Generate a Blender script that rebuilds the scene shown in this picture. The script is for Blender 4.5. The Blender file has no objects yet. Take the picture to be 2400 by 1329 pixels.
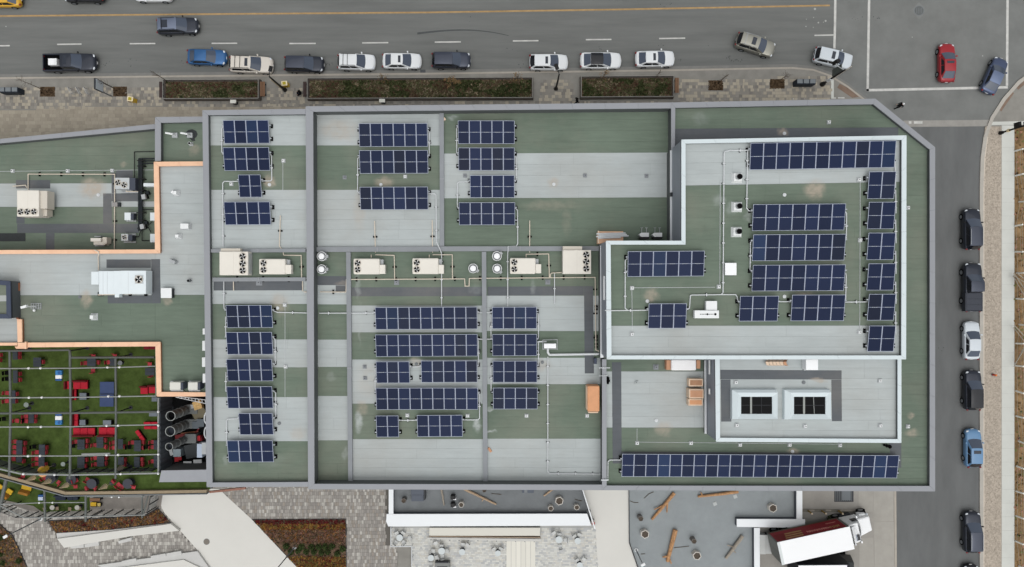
import bpy, math, random
from mathutils import Vector, Matrix
from mathutils.geometry import tessellate_polygon
SC = bpy.context.scene
COL = SC.collection
random.seed(11)
R = math.radians

# ------------------------------------------------------------ camera, sky, sun, exposure
CAM_Z = 80.0          # drone height above the street, metres
FOC = 1600.0          # focal length in survey units (survey plan is 2400 x 1329)
cam = bpy.data.cameras.new('camera')
cam.sensor_width = 36.0
cam.lens = 24.0
cam.clip_end = 1000.0
co = bpy.data.objects.new('camera', cam)
co.location = (0, 0, CAM_Z)
COL.objects.link(co)
SC.camera = co

SUN_EL, SUN_AZ = R(72), R(170)
wd = bpy.data.worlds.new('World')
SC.world = wd
wd.use_nodes = True
wn, wl = wd.node_tree.nodes, wd.node_tree.links
bgn = wn['Background']
sky = wn.new('ShaderNodeTexSky')
sky.sky_type = 'NISHITA'
sky.sun_disc = False
sky.sun_elevation = SUN_EL
sky.sun_rotation = SUN_AZ
sky.dust_density = 4.0
sky.air_density = 1.0
hs = wn.new('ShaderNodeHueSaturation')
hs.inputs['Saturation'].default_value = 0.12      # an overcast, almost grey sky
wl.new(sky.outputs[0], hs.inputs['Color'])
wl.new(hs.outputs[0], bgn.inputs['Color'])
bgn.inputs['Strength'].default_value = 0.132
sl = bpy.data.lights.new('sun', 'SUN')
sl.energy = 0.8
sl.angle = R(90)
sl.color = (1.0, 0.97, 0.93)
so = bpy.data.objects.new('sun', sl)
so.rotation_euler = (R(90) - SUN_EL, 0, math.pi - SUN_AZ)
so.location = (0, 0, 120)
COL.objects.link(so)
vs = SC.view_settings
vs.view_transform = 'Standard'
vs.look = 'None'
vs.gamma = 1.0
vs.use_curve_mapping = False
vs.exposure = 0.0
try:
    SC.cycles.max_bounces = 5
    SC.cycles.diffuse_bounces = 2
    SC.cycles.glossy_bounces = 2
    SC.cycles.transparent_max_bounces = 6
except Exception:
    pass

# ------------------------------------------------------------ helpers
def P(px, py, z=0.0):
    """survey point (plan units) at height z -> world metres"""
    s = (CAM_Z - z) / FOC
    return Vector(((px - 1200) * s, (664.5 - py) * s, z))
def S(n, z=0.0):
    return n * (CAM_Z - z) / FOC
def lin(c):
    r = []
    for v in c:
        v = v / 255.0
        r.append(v / 12.92 if v <= 0.04045 else ((v + 0.055) / 1.055) ** 2.4)
    return (r[0], r[1], r[2], 1.0)

MATS = {}
def mat(name, rgb, rough=0.8, spec=0.15, metal=0.0, var=0.0, vscale=1.0, coat=0.0, bump=0.0, bscale=20.0,
        stretch=None, rgb2=None, objrand=0.0, ior=None, attr=None, island=0.0):
    if name in MATS:
        return MATS[name]
    m = bpy.data.materials.new(name)
    m.use_nodes = True
    N, L = m.node_tree.nodes, m.node_tree.links
    b = N['Principled BSDF']
    b.inputs['Roughness'].default_value = rough
    b.inputs['Specular IOR Level'].default_value = spec
    b.inputs['Metallic'].default_value = metal
    if ior: b.inputs['IOR'].default_value = ior
    if coat:
        b.inputs['Coat Weight'].default_value = coat
        b.inputs['Coat Roughness'].default_value = 0.06
    c = lin(rgb)
    b.inputs['Base Color'].default_value = c
    out = None
    if attr:
        a = N.new('ShaderNodeAttribute'); a.attribute_name = attr
        out = a.outputs['Color']
    if var > 0 or rgb2 or bump > 0:
        g = N.new('ShaderNodeNewGeometry')
        mp = N.new('ShaderNodeMapping')
        L.new(g.outputs['Position'], mp.inputs['Vector'])
        if stretch: mp.inputs['Scale'].default_value = stretch
    if var > 0 or rgb2:
        nz = N.new('ShaderNodeTexNoise')
        nz.inputs['Scale'].default_value = vscale
        nz.inputs['Detail'].default_value = 7.0
        nz.inputs['Roughness'].default_value = 0.65
        L.new(mp.outputs[0], nz.inputs['Vector'])
        rp = N.new('ShaderNodeValToRGB')
        rp.color_ramp.elements[0].position = 0.3
        rp.color_ramp.elements[1].position = 0.7
        if out is None:
            c2 = lin(rgb2) if rgb2 else c
            rp.color_ramp.elements[0].color = tuple(x * (1 - var) for x in c[:3]) + (1,)
            rp.color_ramp.elements[1].color = tuple(min(1, x * (1 + var)) for x in c2[:3]) + (1,)
            L.new(nz.outputs[0], rp.inputs[0])
            out = rp.outputs[0]
        else:
            rp.color_ramp.elements[0].color = (1 - var,) * 3 + (1,)
            rp.color_ramp.elements[1].color = (1.0,) * 3 + (1,)
            L.new(nz.outputs[0], rp.inputs[0])
            mx = N.new('ShaderNodeMix'); mx.data_type = 'RGBA'; mx.blend_type = 'MULTIPLY'
            mx.inputs[0].default_value = 1.0
            L.new(out, mx.inputs[6]); L.new(rp.outputs[0], mx.inputs[7])
            out = mx.outputs[2]
    if objrand or island:
        if out is None:
            rgbn = N.new('ShaderNodeRGB'); rgbn.outputs[0].default_value = c
            out = rgbn.outputs[0]
        if objrand:
            oi = N.new('ShaderNodeObjectInfo'); src = oi.outputs['Random']; amt = objrand
        else:
            gi = N.new('ShaderNodeNewGeometry'); src = gi.outputs['Random Per Island']; amt = island
        mr = N.new('ShaderNodeMapRange')
        mr.inputs[3].default_value = 1 - amt; mr.inputs[4].default_value = 1 + amt
        L.new(src, mr.inputs[0])
        hv = N.new('ShaderNodeHueSaturation')
        L.new(out, hv.inputs['Color']); L.new(mr.outputs[0], hv.inputs['Value'])
        out = hv.outputs[0]
    if out is not None:
        L.new(out, b.inputs['Base Color'])
    if bump > 0:
        n2 = N.new('ShaderNodeTexNoise'); n2.inputs['Scale'].default_value = bscale
        n2.inputs['Detail'].default_value = 3.0
        L.new(mp.outputs[0], n2.inputs['Vector'])
        bp = N.new('ShaderNodeBump'); bp.inputs['Strength'].default_value = bump
        bp.inputs['Distance'].default_value = 0.05
        L.new(n2.outputs[0], bp.inputs['Height'])
        L.new(bp.outputs[0], b.inputs['Normal'])
    MATS[name] = m
    return m

def area2(poly):
    a = 0
    for i in range(len(poly)):
        x0, y0 = poly[i][0], poly[i][1]
        x1, y1 = poly[(i + 1) % len(poly)][0], poly[(i + 1) % len(poly)][1]
        a += x0 * y1 - x1 * y0
    return a
def ccw(poly):
    poly = [(p[0], p[1]) for p in poly]
    return poly if area2(poly) > 0 else poly[::-1]
def inset(poly, d):
    poly = ccw(poly)
    n = len(poly); out = []
    for i in range(n):
        p0, p1, p2 = Vector(poly[i - 1]), Vector(poly[i]), Vector(poly[(i + 1) % n])
        e1, e2 = (p1 - p0).normalized(), (p2 - p1).normalized()
        n1, n2 = Vector((-e1.y, e1.x)), Vector((-e2.y, e2.x))
        k = 1 + n1.dot(n2)
        if k < 0.15: k = 0.15
        q = p1 + (n1 + n2) * (d / k)
        out.append((q.x, q.y))
    return out
def inside(poly, x, y):
    c = False; n = len(poly); j = n - 1
    for i in range(n):
        xi, yi, xj, yj = poly[i][0], poly[i][1], poly[j][0], poly[j][1]
        if (yi > y) != (yj > y) and x < (xj - xi) * (y - yi) / (yj - yi) + xi:
            c = not c
        j = i
    return c

class MB:
    """collects faces and links them as ONE mesh object"""
    def __init__(s):
        s.v = []; s.f = []; s.m = []; s.mats = []; s.c = []; s.usec = False
    def mi(s, m):
        if m not in s.mats: s.mats.append(m)
        return s.mats.index(m)
    def face(s, pts, m, col=None):
        b = len(s.v)
        s.v += [tuple(p) for p in pts]
        s.f.append(tuple(range(b, b + len(pts)))); s.m.append(s.mi(m)); s.c.append(col)
        if col: s.usec = True
    def hexa(s, a, b, m, bottom=True, col=None):
        """a: lower 4 corners ccw, b: upper 4 corners ccw"""
        k = len(s.v); s.v += [tuple(p) for p in a] + [tuple(p) for p in b]
        i = s.mi(m)
        fs = [(4, 5, 6, 7), (0, 1, 5, 4), (1, 2, 6, 5), (2, 3, 7, 6), (3, 0, 4, 7)]
        if bottom: fs.append((3, 2, 1, 0))
        for q in fs:
            s.f.append(tuple(k + x for x in q)); s.m.append(i); s.c.append(col)
        if col: s.usec = True
    def bx(s, x0, x1, y0, y1, z0, z1, m, bottom=True, col=None):
        a = [(x0, y0, z0), (x1, y0, z0), (x1, y1, z0), (x0, y1, z0)]
        b = [(x0, y0, z1), (x1, y0, z1), (x1, y1, z1), (x0, y1, z1)]
        s.hexa(a, b, m, bottom, col)
    def rbox(s, c, size, m, rz=0.0, col=None):
        """box centred at c (z at base), size (x,y,z), turned by rz"""
        hx, hy = size[0] / 2, size[1] / 2
        cs, sn = math.cos(rz), math.sin(rz)
        q = [(-hx, -hy), (hx, -hy), (hx, hy), (-hx, hy)]
        q = [(c[0] + x * cs - y * sn, c[1] + x * sn + y * cs) for x, y in q]
        s.hexa([(x, y, c[2]) for x, y in q], [(x, y, c[2] + size[2]) for x, y in q], m, True, col)
    def prism(s, poly, z0, z1, m, bottom=False, side=None, col=None):
        poly = ccw(poly); n = len(poly); k = len(s.v)
        s.v += [(x, y, z0) for x, y in poly] + [(x, y, z1) for x, y in poly]
        i = s.mi(m); j = s.mi(side or m)
        if n <= 4:
            s.f.append(tuple(range(k + n, k + 2 * n))); s.m.append(i); s.c.append(col)
        else:
            tris = tessellate_polygon([[Vector((x, y, 0)) for x, y in poly]])
            for t in tris:
                a, b, c = [poly[q] for q in t]
                if (b[0]-a[0])*(c[1]-a[1]) - (b[1]-a[1])*(c[0]-a[0]) < 0: t = t[::-1]
                s.f.append(tuple(k + n + q for q in t)); s.m.append(i); s.c.append(col)
        for q in range(n):
            r = (q + 1) % n
            s.f.append((k + q, k + r, k + n + r, k + n + q)); s.m.append(j); s.c.append(col)
        if bottom and n <= 4:
            s.f.append(tuple(range(k + n - 1, k - 1, -1))); s.m.append(j); s.c.append(col)
        if col: s.usec = True
    def tube(s, a, b, r, m, n=8, r2=None, cap=True):
        a, b = Vector(a), Vector(b)
        r2 = r if r2 is None else r2
        d = (b - a)
        if d.length < 1e-6: return
        d.normalize()
        u = d.cross(Vector((0, 0, 1)))
        if u.length < 1e-3: u = Vector((1, 0, 0))
        u.normalize(); w = d.cross(u)
        k = len(s.v); i = s.mi(m)
        for c, rr in ((a, r), (b, r2)):
            for q in range(n):
                t = 2 * math.pi * q / n
                s.v.append(tuple(c + (u * math.cos(t) + w * math.sin(t)) * rr))
        for q in range(n):
            t = (q + 1) % n
            s.f.append((k + q, k + t, k + n + t, k + n + q)); s.m.append(i); s.c.append(None)
        if cap:
            s.f.append(tuple(k + n - 1 - q for q in range(n))); s.m.append(i); s.c.append(None)
            s.f.append(tuple(k + n + q for q in range(n))); s.m.append(i); s.c.append(None)
    def path(s, pts, r, m, n=8):
        for a, b in zip(pts[:-1], pts[1:]):
            s.tube(a, b, r, m, n)
        for p in pts[1:-1]:
            s.ball(p, r * 1.04, m, 6, 4)
    def cyl(s, c, r, z0, z1, m, n=16, r2=None):
        s.tube((c[0], c[1], z0), (c[0], c[1], z1), r, m, n, r2)
    def ring(s, c, r0, r1, z0, z1, m, n=16):
        """hollow ring"""
        k = len(s.v); i = s.mi(m)
        for rr, z in ((r0, z0), (r0, z1), (r1, z1), (r1, z0)):
            for q in range(n):
                t = 2 * math.pi * q / n
                s.v.append((c[0] + rr * math.cos(t), c[1] + rr * math.sin(t), z))
        for e in range(4):
            g = (e + 1) % 4
            for q in range(n):
                t = (q + 1) % n
                s.f.append((k + e * n + q, k + g * n + q, k + g * n + t, k + e * n + t)); s.m.append(i); s.c.append(None)
    def ball(s, c, r, m, n=10, h=6, sz=1.0, col=None):
        k = len(s.v); i = s.mi(m)
        for a in range(1, h):
            p = math.pi * a / h
            for q in range(n):
                t = 2 * math.pi * q / n
                s.v.append((c[0] + r * math.sin(p) * math.cos(t), c[1] + r * math.sin(p) * math.sin(t), c[2] + r * sz * math.cos(p)))
        s.v.append((c[0], c[1], c[2] + r * sz)); s.v.append((c[0], c[1], c[2] - r * sz))
        top, bot = len(s.v) - 2, len(s.v) - 1
        for a in range(h - 2):
            for q in range(n):
                t = (q + 1) % n
                s.f.append((k + a * n + q, k + (a + 1) * n + q, k + (a + 1) * n + t, k + a * n + t)); s.m.append(i); s.c.append(col)
        for q in range(n):
            t = (q + 1) % n
            s.f.append((top, k + q, k + t)); s.m.append(i); s.c.append(col)
            s.f.append((bot, k + (h - 2) * n + t, k + (h - 2) * n + q)); s.m.append(i); s.c.append(col)
        if col: s.usec = True
    def build(s, name, parent=None, local=False, smooth=False, bevel=0.0, label=None):
        off = Vector((0, 0, 0))
        if parent is not None and not local:
            p = parent
            while p is not None:
                off += p.location; p = p.parent
        me = bpy.data.meshes.new(name)
        me.from_pydata([(x - off.x, y - off.y, z - off.z) for x, y, z in s.v], [], s.f)
        for m in s.mats: me.materials.append(m)
        me.polygons.foreach_set('material_index', s.m)
        if smooth:
            me.polygons.foreach_set('use_smooth', [True] * len(s.f))
        if s.usec:
            ca = me.color_attributes.new('Col', 'FLOAT_COLOR', 'CORNER')
            buf = []
            for f, c in zip(s.f, s.c):
                c = c or (0.3, 0.3, 0.3, 1)
                for _ in f: buf += [c[0], c[1], c[2], 1.0]
            ca.data.foreach_set('color', buf)
        me.update()
        o = bpy.data.objects.new(name, me)
        COL.objects.link(o)
        if parent is not None: o.parent = parent
        if bevel > 0:
            bv = o.modifiers.new('bevel', 'BEVEL'); bv.width = bevel; bv.segments = 2; bv.limit_method = 'ANGLE'
        if label: o['label'] = label
        return o

def tag(o, label, cat, group=None):
    o['label'] = label; o['category'] = cat
    if group: o['group'] = group
    return o
def thing(name, label, cat, loc=(0, 0, 0), rz=0.0, group=None):
    o = bpy.data.objects.new(name, None)
    o.empty_display_size = 0.3
    COL.objects.link(o)
    o.location = loc; o.rotation_euler = (0, 0, rz)
    return tag(o, label, cat, group)
def struct(o):
    o['kind'] = 'structure'; return o
def stuff(o):
    o['kind'] = 'stuff'; return o
def copy_tree(o, parent=None):
    c = o.copy(); COL.objects.link(c)
    if parent is not None: c.parent = parent
    for ch in list(o.children): copy_tree(ch, c)
    return c
def place(o, loc, rz=0.0, label=None, group=None):
    o.location = loc; o.rotation_euler = (0, 0, rz)
    if label: o['label'] = label
    if group: o['group'] = group
    return o
def pts(l, z=0.0):
    return [P(x, y, z) for x, y in l]
def xy(l, z=0.0):
    return [(p.x, p.y) for p in pts(l, z)]
def onemesh(name, mb, label, cat, group=None, **k):
    return tag(mb.build(name, **k), label, cat, group)
# ------------------------------------------------------------ materials
ASPH = mat('asphalt', (114, 116, 114), 0.9, 0.1, var=0.14, vscale=0.5, stretch=(0.18, 1.9, 1), bump=0.25, bscale=40)
ASPH2 = mat('asphalt_side', (106, 108, 108), 0.9, 0.1, var=0.12, vscale=0.4, stretch=(1.4, 0.35, 1), bump=0.25, bscale=40)
ASPH3 = mat('asphalt_crossing', (120, 122, 120), 0.9, 0.1, var=0.13, vscale=0.35, bump=0.25, bscale=40)
PAINT = mat('road_paint_white', (196, 196, 192), 0.7, 0.2, var=0.16, vscale=1.5)
YEL = mat('road_paint_yellow', (172, 142, 98), 0.7, 0.2, var=0.22, vscale=1.2)
CONC = mat('concrete', (140, 138, 132), 0.9, 0.1, var=0.12, vscale=0.8)
CONC_L = mat('concrete_light', (200, 202, 196), 0.9, 0.1, var=0.05, vscale=0.5)
CONC_W = mat('concrete_warm', (150, 145, 135), 0.9, 0.1, var=0.12, vscale=0.6)
KERB = mat('kerb_stone', (170, 164, 154), 0.85, 0.1, var=0.1, vscale=1.2)
PAVE = mat('paver_stone', (140, 136, 128), 0.9, 0.1, attr='Col', var=0.12, vscale=3.0)
PBASE = mat('paver_joint', (104, 101, 96), 0.95, 0.05)
GRAVEL = mat('gravel', (172, 162, 149), 0.95, 0.05, var=0.3, vscale=5.0, bump=0.5, bscale=12)
SOIL = mat('soil', (104, 86, 70), 0.95, 0.05, var=0.35, vscale=2.5, bump=0.5, bscale=14)
SOIL_D = mat('bare_soil', (116, 96, 70), 0.95, 0.05, var=0.4, vscale=0.9, rgb2=(134, 110, 80), bump=0.5, bscale=10)
LEAF = mat('leaf', (60, 70, 40), 0.8, 0.1, attr='Col')
BARK = mat('bark', (92, 82, 70), 0.9, 0.05, var=0.2, vscale=8)
STEEL_D = mat('dark_steel', (44, 47, 52), 0.5, 0.3)
STEEL = mat('grey_steel', (112, 117, 120), 0.45, 0.4, var=0.08, vscale=2)
BLACK = mat('black_metal', (18, 19, 20), 0.5, 0.3)
BLACKM = mat('black_matt', (14, 14, 15), 0.85, 0.05)
WHITE = mat('white_paint', (232, 235, 235), 0.55, 0.25, var=0.03, vscale=1.0)
WHITE_B = mat('white_bright', (243, 245, 246), 0.55, 0.25, var=0.015, vscale=1.0)
WOOD = mat('bench_wood', (128, 98, 76), 0.7, 0.2, var=0.2, vscale=4, stretch=(6, 1, 1), objrand=0.15)
YELLOW = mat('yellow_plastic', (214, 176, 60), 0.6, 0.2)
TACT = mat('tactile_plate', (128, 110, 97), 0.8, 0.1, var=0.18, vscale=1.5)

# ------------------------------------------------------------ ground, roads, kerbs
g = MB(); g.bx(-260, 260, -260, 260, -0.6, -0.05, CONC)
struct(g.build('ground'))
m = MB(); m.prism(xy([(-900, -700), (1960, -700), (1957, 330), (-900, 330)]), -0.04, 0.0, ASPH)
struct(m.build('road'))
m = MB(); m.prism(xy([(1960.2, -700), (3300, -700), (3300, 290), (1957.2, 290)]), -0.04, 0.0, ASPH3)
struct(m.build('crossroads'))
m = MB(); m.prism(xy([(2040, 290.5), (2420, 290.5), (2420, 1900), (2040, 1900)]), -0.04, -0.002, ASPH2)
struct(m.build('side_street'))

def strip(mb, line, w, m, z0, z1, zz=0.0, dx=0.0):
    """a band w metres wide along a survey polyline"""
    p = [Vector((q.x, q.y)) for q in pts(line, zz)]
    n = len(p); L = []; Rr = []
    for i in range(n):
        a = p[max(i - 1, 0)]; b = p[min(i + 1, n - 1)]
        d = (b - a).normalized(); nn = Vector((-d.y, d.x))
        L.append(p[i] + nn * w / 2); Rr.append(p[i] - nn * w / 2)
    for i in range(n - 1):
        q = [Rr[i], Rr[i + 1], L[i + 1], L[i]]
        mb.prism(q, z0, z1, m)

mk = MB()
strip(mk, [(-500, 42), (0, 37.5), (480, 33), (1000, 29), (1450, 22), (1945, 12.5)], 0.17, YEL, 0.0, 0.005)
struct(mk.build('centre_line'))
mk = MB()
strip(mk, [(-500, 45), (0, 40), (480, 35.4), (1000, 31.4), (1450, 24.4), (1945, 14.9)], 0.05, mat('old_paint', (140, 128, 110), 0.8, 0.1, var=0.2, vscale=2), 0.0, 0.0045)
struct(mk.build('centre_line_ghost'))
for x0, x1, y0, y1 in [(-40, 23, 108, 107), (134, 191, 104, 103.3), (304, 364, 102.4, 102), (496, 556, 101.6, 101.4), (678, 740, 102, 101.8),
                       (849, 910, 100.6, 100), (1019, 1080, 98.8, 98.2), (1202, 1262, 96, 95.4), (1373, 1433, 93, 92.4),
                       (1545, 1606, 90.4, 89.4), (1909, 1955, 83, 82)]:
    mk = MB(); strip(mk, [(x0, y0), (x1, y1)], 0.15, PAINT, 0.0, 0.006)
    struct(mk.build('lane_dash'))
for line, w in [([(1958.5, -60), (1957, 60), (1955.5, 114)], 0.27), ([(2038, -60), (2036, 60), (2033.5, 214)], 0.28),
                ([(2030.5, 211.5), (2200, 208), (2362, 204.6)], 0.29), ([(2362, -60), (2361, 60), (2360, 201)], 0.28)]:
    mk = MB(); strip(mk, line, w, PAINT, 0.0, 0.006)
    struct(mk.build('crossing_line'))
mk = MB(); strip(mk, [(2118, 290), (2260, 289), (2420, 287)], 0.75, mat('concrete_band', (150, 148, 143), 0.9, 0.1, var=0.12, vscale=1), -0.02, 0.004)
for x0, x1 in ((2130, 2136), (2142, 2162)):
    mk.prism(xy([(x0, 284), (x1, 284), (x1, 290), (x0, 290)]), 0.0, 0.009, PAINT)
struct(mk.build('concrete_band'))
# tyre mark, oil spots and dirt left on the asphalt
SKID = mat('tyre_rubber_mark', (84, 87, 88), 0.9, 0.05, var=0.12, vscale=2)
mk = MB()
for i in range(26):
    t0, t1 = i / 26, (i + 1) / 26
    f = lambda t: (978 + 214 * t, 78.5 - 10 * math.sin(math.pi * t * 0.8) + 11 * t * t * t)
    strip(mk, [f(t0), f(t1)], 0.24 - 0.17 * t0, SKID, 0.0, 0.003)
struct(mk.build('tyre_mark'))
SPOT = mat('oil_stain', (84, 86, 85), 0.75, 0.15, var=0.15, vscale=3)
WSPOT = mat('paint_spatter', (170, 171, 168), 0.8, 0.1)
rs = random.Random(5)
mk = MB()
for cx, cy, r, n in [(1196, 118, 8, 3), (900, 158, 7, 10), (915, 163, 6, 8), (770, 150, 7, 10), (1710, 138, 8, 14), (1730, 140, 6, 10), (1595, 139, 4, 5), (1550, 105, 5, 3), (440, 150, 14, 8),
                     (300, 148, 16, 7), (250, 150, 10, 6), (1260, 124, 6, 3), (1405, 113, 5, 4), (1660, 104, 4, 2), (2050, 40, 12, 6), (2010, 42, 10, 6), (1105, 45, 8, 2), (1215, 150, 10, 5),
                     (1540, 14, 20, 6), (1560, 16, 14, 4), (1750, 215, 5, 2), (2310, 800, 6, 1), (2205, 815, 8, 3), (2240, 1240, 6, 2), (1850, 152, 8, 4)]:
    for _ in range(n):
        a = rs.uniform(0, 6.28); d = r * rs.random() ** 0.6
        x, y = cx + d * math.cos(a) * 1.6, cy + d * math.sin(a)
        q = rs.uniform(0.5, 1.6); k = rs.randint(6, 8)
        mk.prism(xy([(x + q * rs.uniform(0.6, 1.2) * math.cos(6.283 * t / k), y + q * rs.uniform(0.6, 1.2) * math.sin(6.283 * t / k)) for t in range(k)]), 0.0, 0.003, SPOT)
for x, y, q in [(1910, 21, 2.8), (1918, 53, 2), (1935, 49, 2.4), (1889, 62, 1.4), (1907, 41, 1.2), (1930, 52, 1), (1906, 64, 1), (14, 62, 1.4), (2303, 131, 1.5), (2138, 87, 1.2), (1890, 45, 1)]:
    mk.prism(xy([(x + q * math.cos(t * 0.785), y + q * math.sin(t * 0.785)) for t in range(8)]), 0.0, 0.003, WSPOT)
o = mk.build('road_stains'); struct(o)

mh = MB()
c = P(2154, 25)
mh.cyl((c.x, c.y), 0.52, -0.02, 0.010, mat('cast_iron', (98, 101, 100), 0.6, 0.2, var=0.1, vscale=5), 24)
mh.ring((c.x, c.y), 0.52, 0.6, -0.02, 0.012, STEEL, 24)
for k in range(4):
    mh.rbox((c.x - 0.3 + 0.2 * k, c.y, 0.010), (0.05, 0.7, 0.006), STEEL)
onemesh('manhole_cover', mh, 'round grey manhole cover in the middle of the crossroads', 'manhole')
mk = MB()
q = [(2154 + 20, 25), (2154, 45), (2154 - 20, 25), (2154, 5)]
mk.prism(xy(q), -0.02, 0.0035, mat('asphalt_patch', (124, 126, 124), 0.9, 0.1, var=0.1, vscale=1))
struct(mk.build('asphalt_patch'))
mh = MB(); c = P(991, 168)
mh.rbox((c.x, c.y, 0.0), (0.62, 0.45, 0.01), STEEL_D)
for k in range(5): mh.rbox((c.x - 0.24 + k * 0.12, c.y, 0.01), (0.04, 0.4, 0.012), STEEL)
onemesh('storm_drain', mh, 'small dark storm drain grate in the gutter beside a dark grey SUV', 'drain')

# north pavement
curb = [(-260, 184.5), (0, 181.5), (480, 176.5), (1000, 171), (1600, 162.5), (1855, 157.5), (1905, 162), (1945, 176), (1985, 201), (2030, 236), (2075, 272)]
slab = curb + [(2075, 330), (-260, 440)]
m = MB(); m.prism(xy(slab), -0.03, 0.12, CONC)
pv_n = struct(m.build('pavement'))
m = MB(); strip(m, [(x, y + 2.5) for x, y in curb[:-1]], 0.2, KERB, -0.02, 0.135)
m.build('kerb', pv_n)
m = MB(); strip(m, [(x, y - 3.6) for x, y in curb[:-1]], 0.36, mat('gutter_concrete', (128, 128, 125), 0.9, 0.1, var=0.1, vscale=1), -0.02, 0.0065)
struct(m.build('gutter'))

def pavers(mb, poly, z0, z1, w, h, tones, wts, gap=0.02, rs=None, holes=(), rot=0.0, split=0.3, frac=1.0):
    rs = rs or random
    poly = ccw(poly)
    xs = [p[0] for p in poly]; ys = [p[1] for p in poly]
    y = min(ys); row = 0
    while y < max(ys):
        x = min(xs) - rs.random() * w
        while x < max(xs):
            ww = w * (0.55 if rs.random() < split else 1.0)
            cx, cy = x + ww / 2, y + h / 2
            if inside(poly, cx, cy) and not any(inside(q, cx, cy) for q in holes) and rs.random() <= frac:
                t = rs.choices(tones, wts)[0]
                k = rs.uniform(0.93, 1.07)
                c = (t[0] * k, t[1] * k, t[2] * k, 1)
                zz = z1 + rs.uniform(-0.003, 0.003)
                mb.bx(x + gap / 2, x + ww - gap / 2, y + gap / 2, y + h - gap / 2, z0, zz, PAVE, False, c)
            x += ww
        y += h; row += 1
T_L, T_M, T_D = lin((178, 170, 154)), lin((150, 146, 138)), lin((136, 132, 126))
T_B = [lin((166, 158, 143)), lin((161, 153, 139)), lin((170, 162, 147))]
holes = [xy(r) for r in ([(385, 186), (624, 186), (624, 238), (385, 238)], [(712, 182), (1252, 182), (1252, 237), (712, 237)], [(1356, 178), (1590, 178), (1590, 234), (1356, 234)],
                         [(94, 203), (129, 203), (129, 227), (94, 227)], [(265, 203), (298, 203), (298, 226), (265, 226)], [(1660, 188), (1695, 188), (1695, 212), (1660, 212)],
                         [(1804, 185), (1839, 185), (1839, 209), (1804, 209)])]
rp = random.Random(3)
m = MB()
for poly in ([(-60, 206), (378, 205), (380, 250), (-60, 256)],):
    pavers(m, xy(poly), 0.11, 0.135, 0.4, 0.36, [T_L, T_M, T_D], [0.3, 0.5, 0.2], rs=rp, holes=holes)
pavers(m, xy([(626, 206), (712, 206), (712, 250), (626, 250)]), 0.11, 0.135, 0.4, 0.36, [T_L, T_M, T_D], [0.35, 0.45, 0.2], rs=rp, holes=holes)
pavers(m, xy([(1272, 188), (1340, 188), (1350, 245), (1262, 245)]), 0.11, 0.135, 0.4, 0.36, [T_L, T_M, T_D], [0.45, 0.45, 0.1], rs=rp, holes=holes)
pavers(m, xy([(1592, 184), (1946, 182), (1946, 240), (1592, 244)]), 0.11, 0.135, 0.4, 0.36, [T_L, T_M, T_D], [0.42, 0.45, 0.13], rs=rp, holes=holes)
pavers(m, xy([(380, 241), (712, 240), (1262, 240), (1350, 240), (1590, 238), (1590, 247), (380, 252)]), 0.11, 0.135, 0.4, 0.36, [T_L, T_M, T_D], [0.2, 0.5, 0.3], rs=rp, holes=holes, frac=0.85)
pavers(m, xy([(-60, 257), (480, 250), (720, 250), (720, 290), (480, 300), (360, 330), (-60, 360)]), 0.11, 0.134, 0.8, 0.42, T_B, [1, 1, 1], rs=rp, gap=0.012, split=0.4)
stuff(m.build('pavers', pv_n))
# corner ramp with tactile plates, light concrete strip
m = MB(); m.prism(xy([(1946, 190), (1953, 187), (1953, 232), (1947, 232)]), 0.1, 0.128, CONC_L)
m.build('concrete_edging', pv_n)
for q in ([(1967, 197), (1990, 209), (2012, 228), (1996, 230), (1961, 206)],):
    m = MB(); m.prism(xy(q), 0.1, 0.132, TACT); m.build('tactile_plate', pv_n)
m = MB()
for x0, x1, y in ((1857, 1871, 231), (1877, 1888, 230.5), (1911, 1917, 230), (1953, 1958, 229), (1963, 1978, 228.5)):
    m.prism(xy([(x0, y), (x1, y), (x1, y + 3), (x0, y + 3)]), 0.1, 0.134, PAINT)
m.build('light_strip', pv_n)

# north east corner and the east verge
arc = [(2520, 120), (2430, 160), (2385, 192), (2350, 232), (2322, 276), (2306, 320), (2299, 370), (2297, 440), (2297, 1400), (2297, 1800)]
m = MB(); m.prism(xy(arc + [(2900, 1800), (2900, 120)]), -0.03, 0.11, CONC)
vg = struct(m.build('east_pavement'))
m = MB(); strip(m, [(x + 2, y + 1) for x, y in arc], 0.42, mat('kerb_light', (176, 172, 164), 0.85, 0.1, var=0.08, vscale=1), -0.02, 0.13); m.build('kerb', vg)
m = MB(); strip(m, [(x + 7, y + 2) for x, y in arc[5:]], 0.16, mat('kerb_beige', (200, 190, 176), 0.85, 0.1, var=0.08, vscale=1), -0.02, 0.127); m.build('kerb_back', vg)
m = MB(); m.prism(xy([(2308, 297), (2345.5, 297), (2345.5, 1500), (2300, 1500), (2300, 400), (2302, 350)]), 0.0, 0.118, GRAVEL)
o = m.build('gravel_strip'); struct(o)
m = MB()
m.prism(xy([(2322, 286), (2420, 284), (2420, 292.5), (2318, 294)]), 0.0, 0.121, CONC_L)
sw = struct(m.build('footpath'))
y = 294.5
while y < 1420:
    h = 32 if y > 300 else 20
    m = MB(); m.prism(xy([(2346, y), (2375.6, y), (2375.6, y + h - 0.2), (2346, y + h - 0.2)]), 0.0, 0.123, CONC_L)
    m.build('slab', sw); y += h
m = MB(); m.prism(xy([(2376.2, 294), (2700, 294), (2700, 1500), (2376.2, 1500)]), -0.02, 0.125, SOIL_D)
struct(m.build('bare_ground'))
for q in ([(2369, 214), (2375, 219), (2345, 262), (2339, 256)], [(2406, 184), (2410, 190), (2385, 211), (2380, 206)]):
    m = MB(); m.prism(xy(q), 0.05, 0.122, TACT); m.build('tactile_plate', vg)
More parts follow.
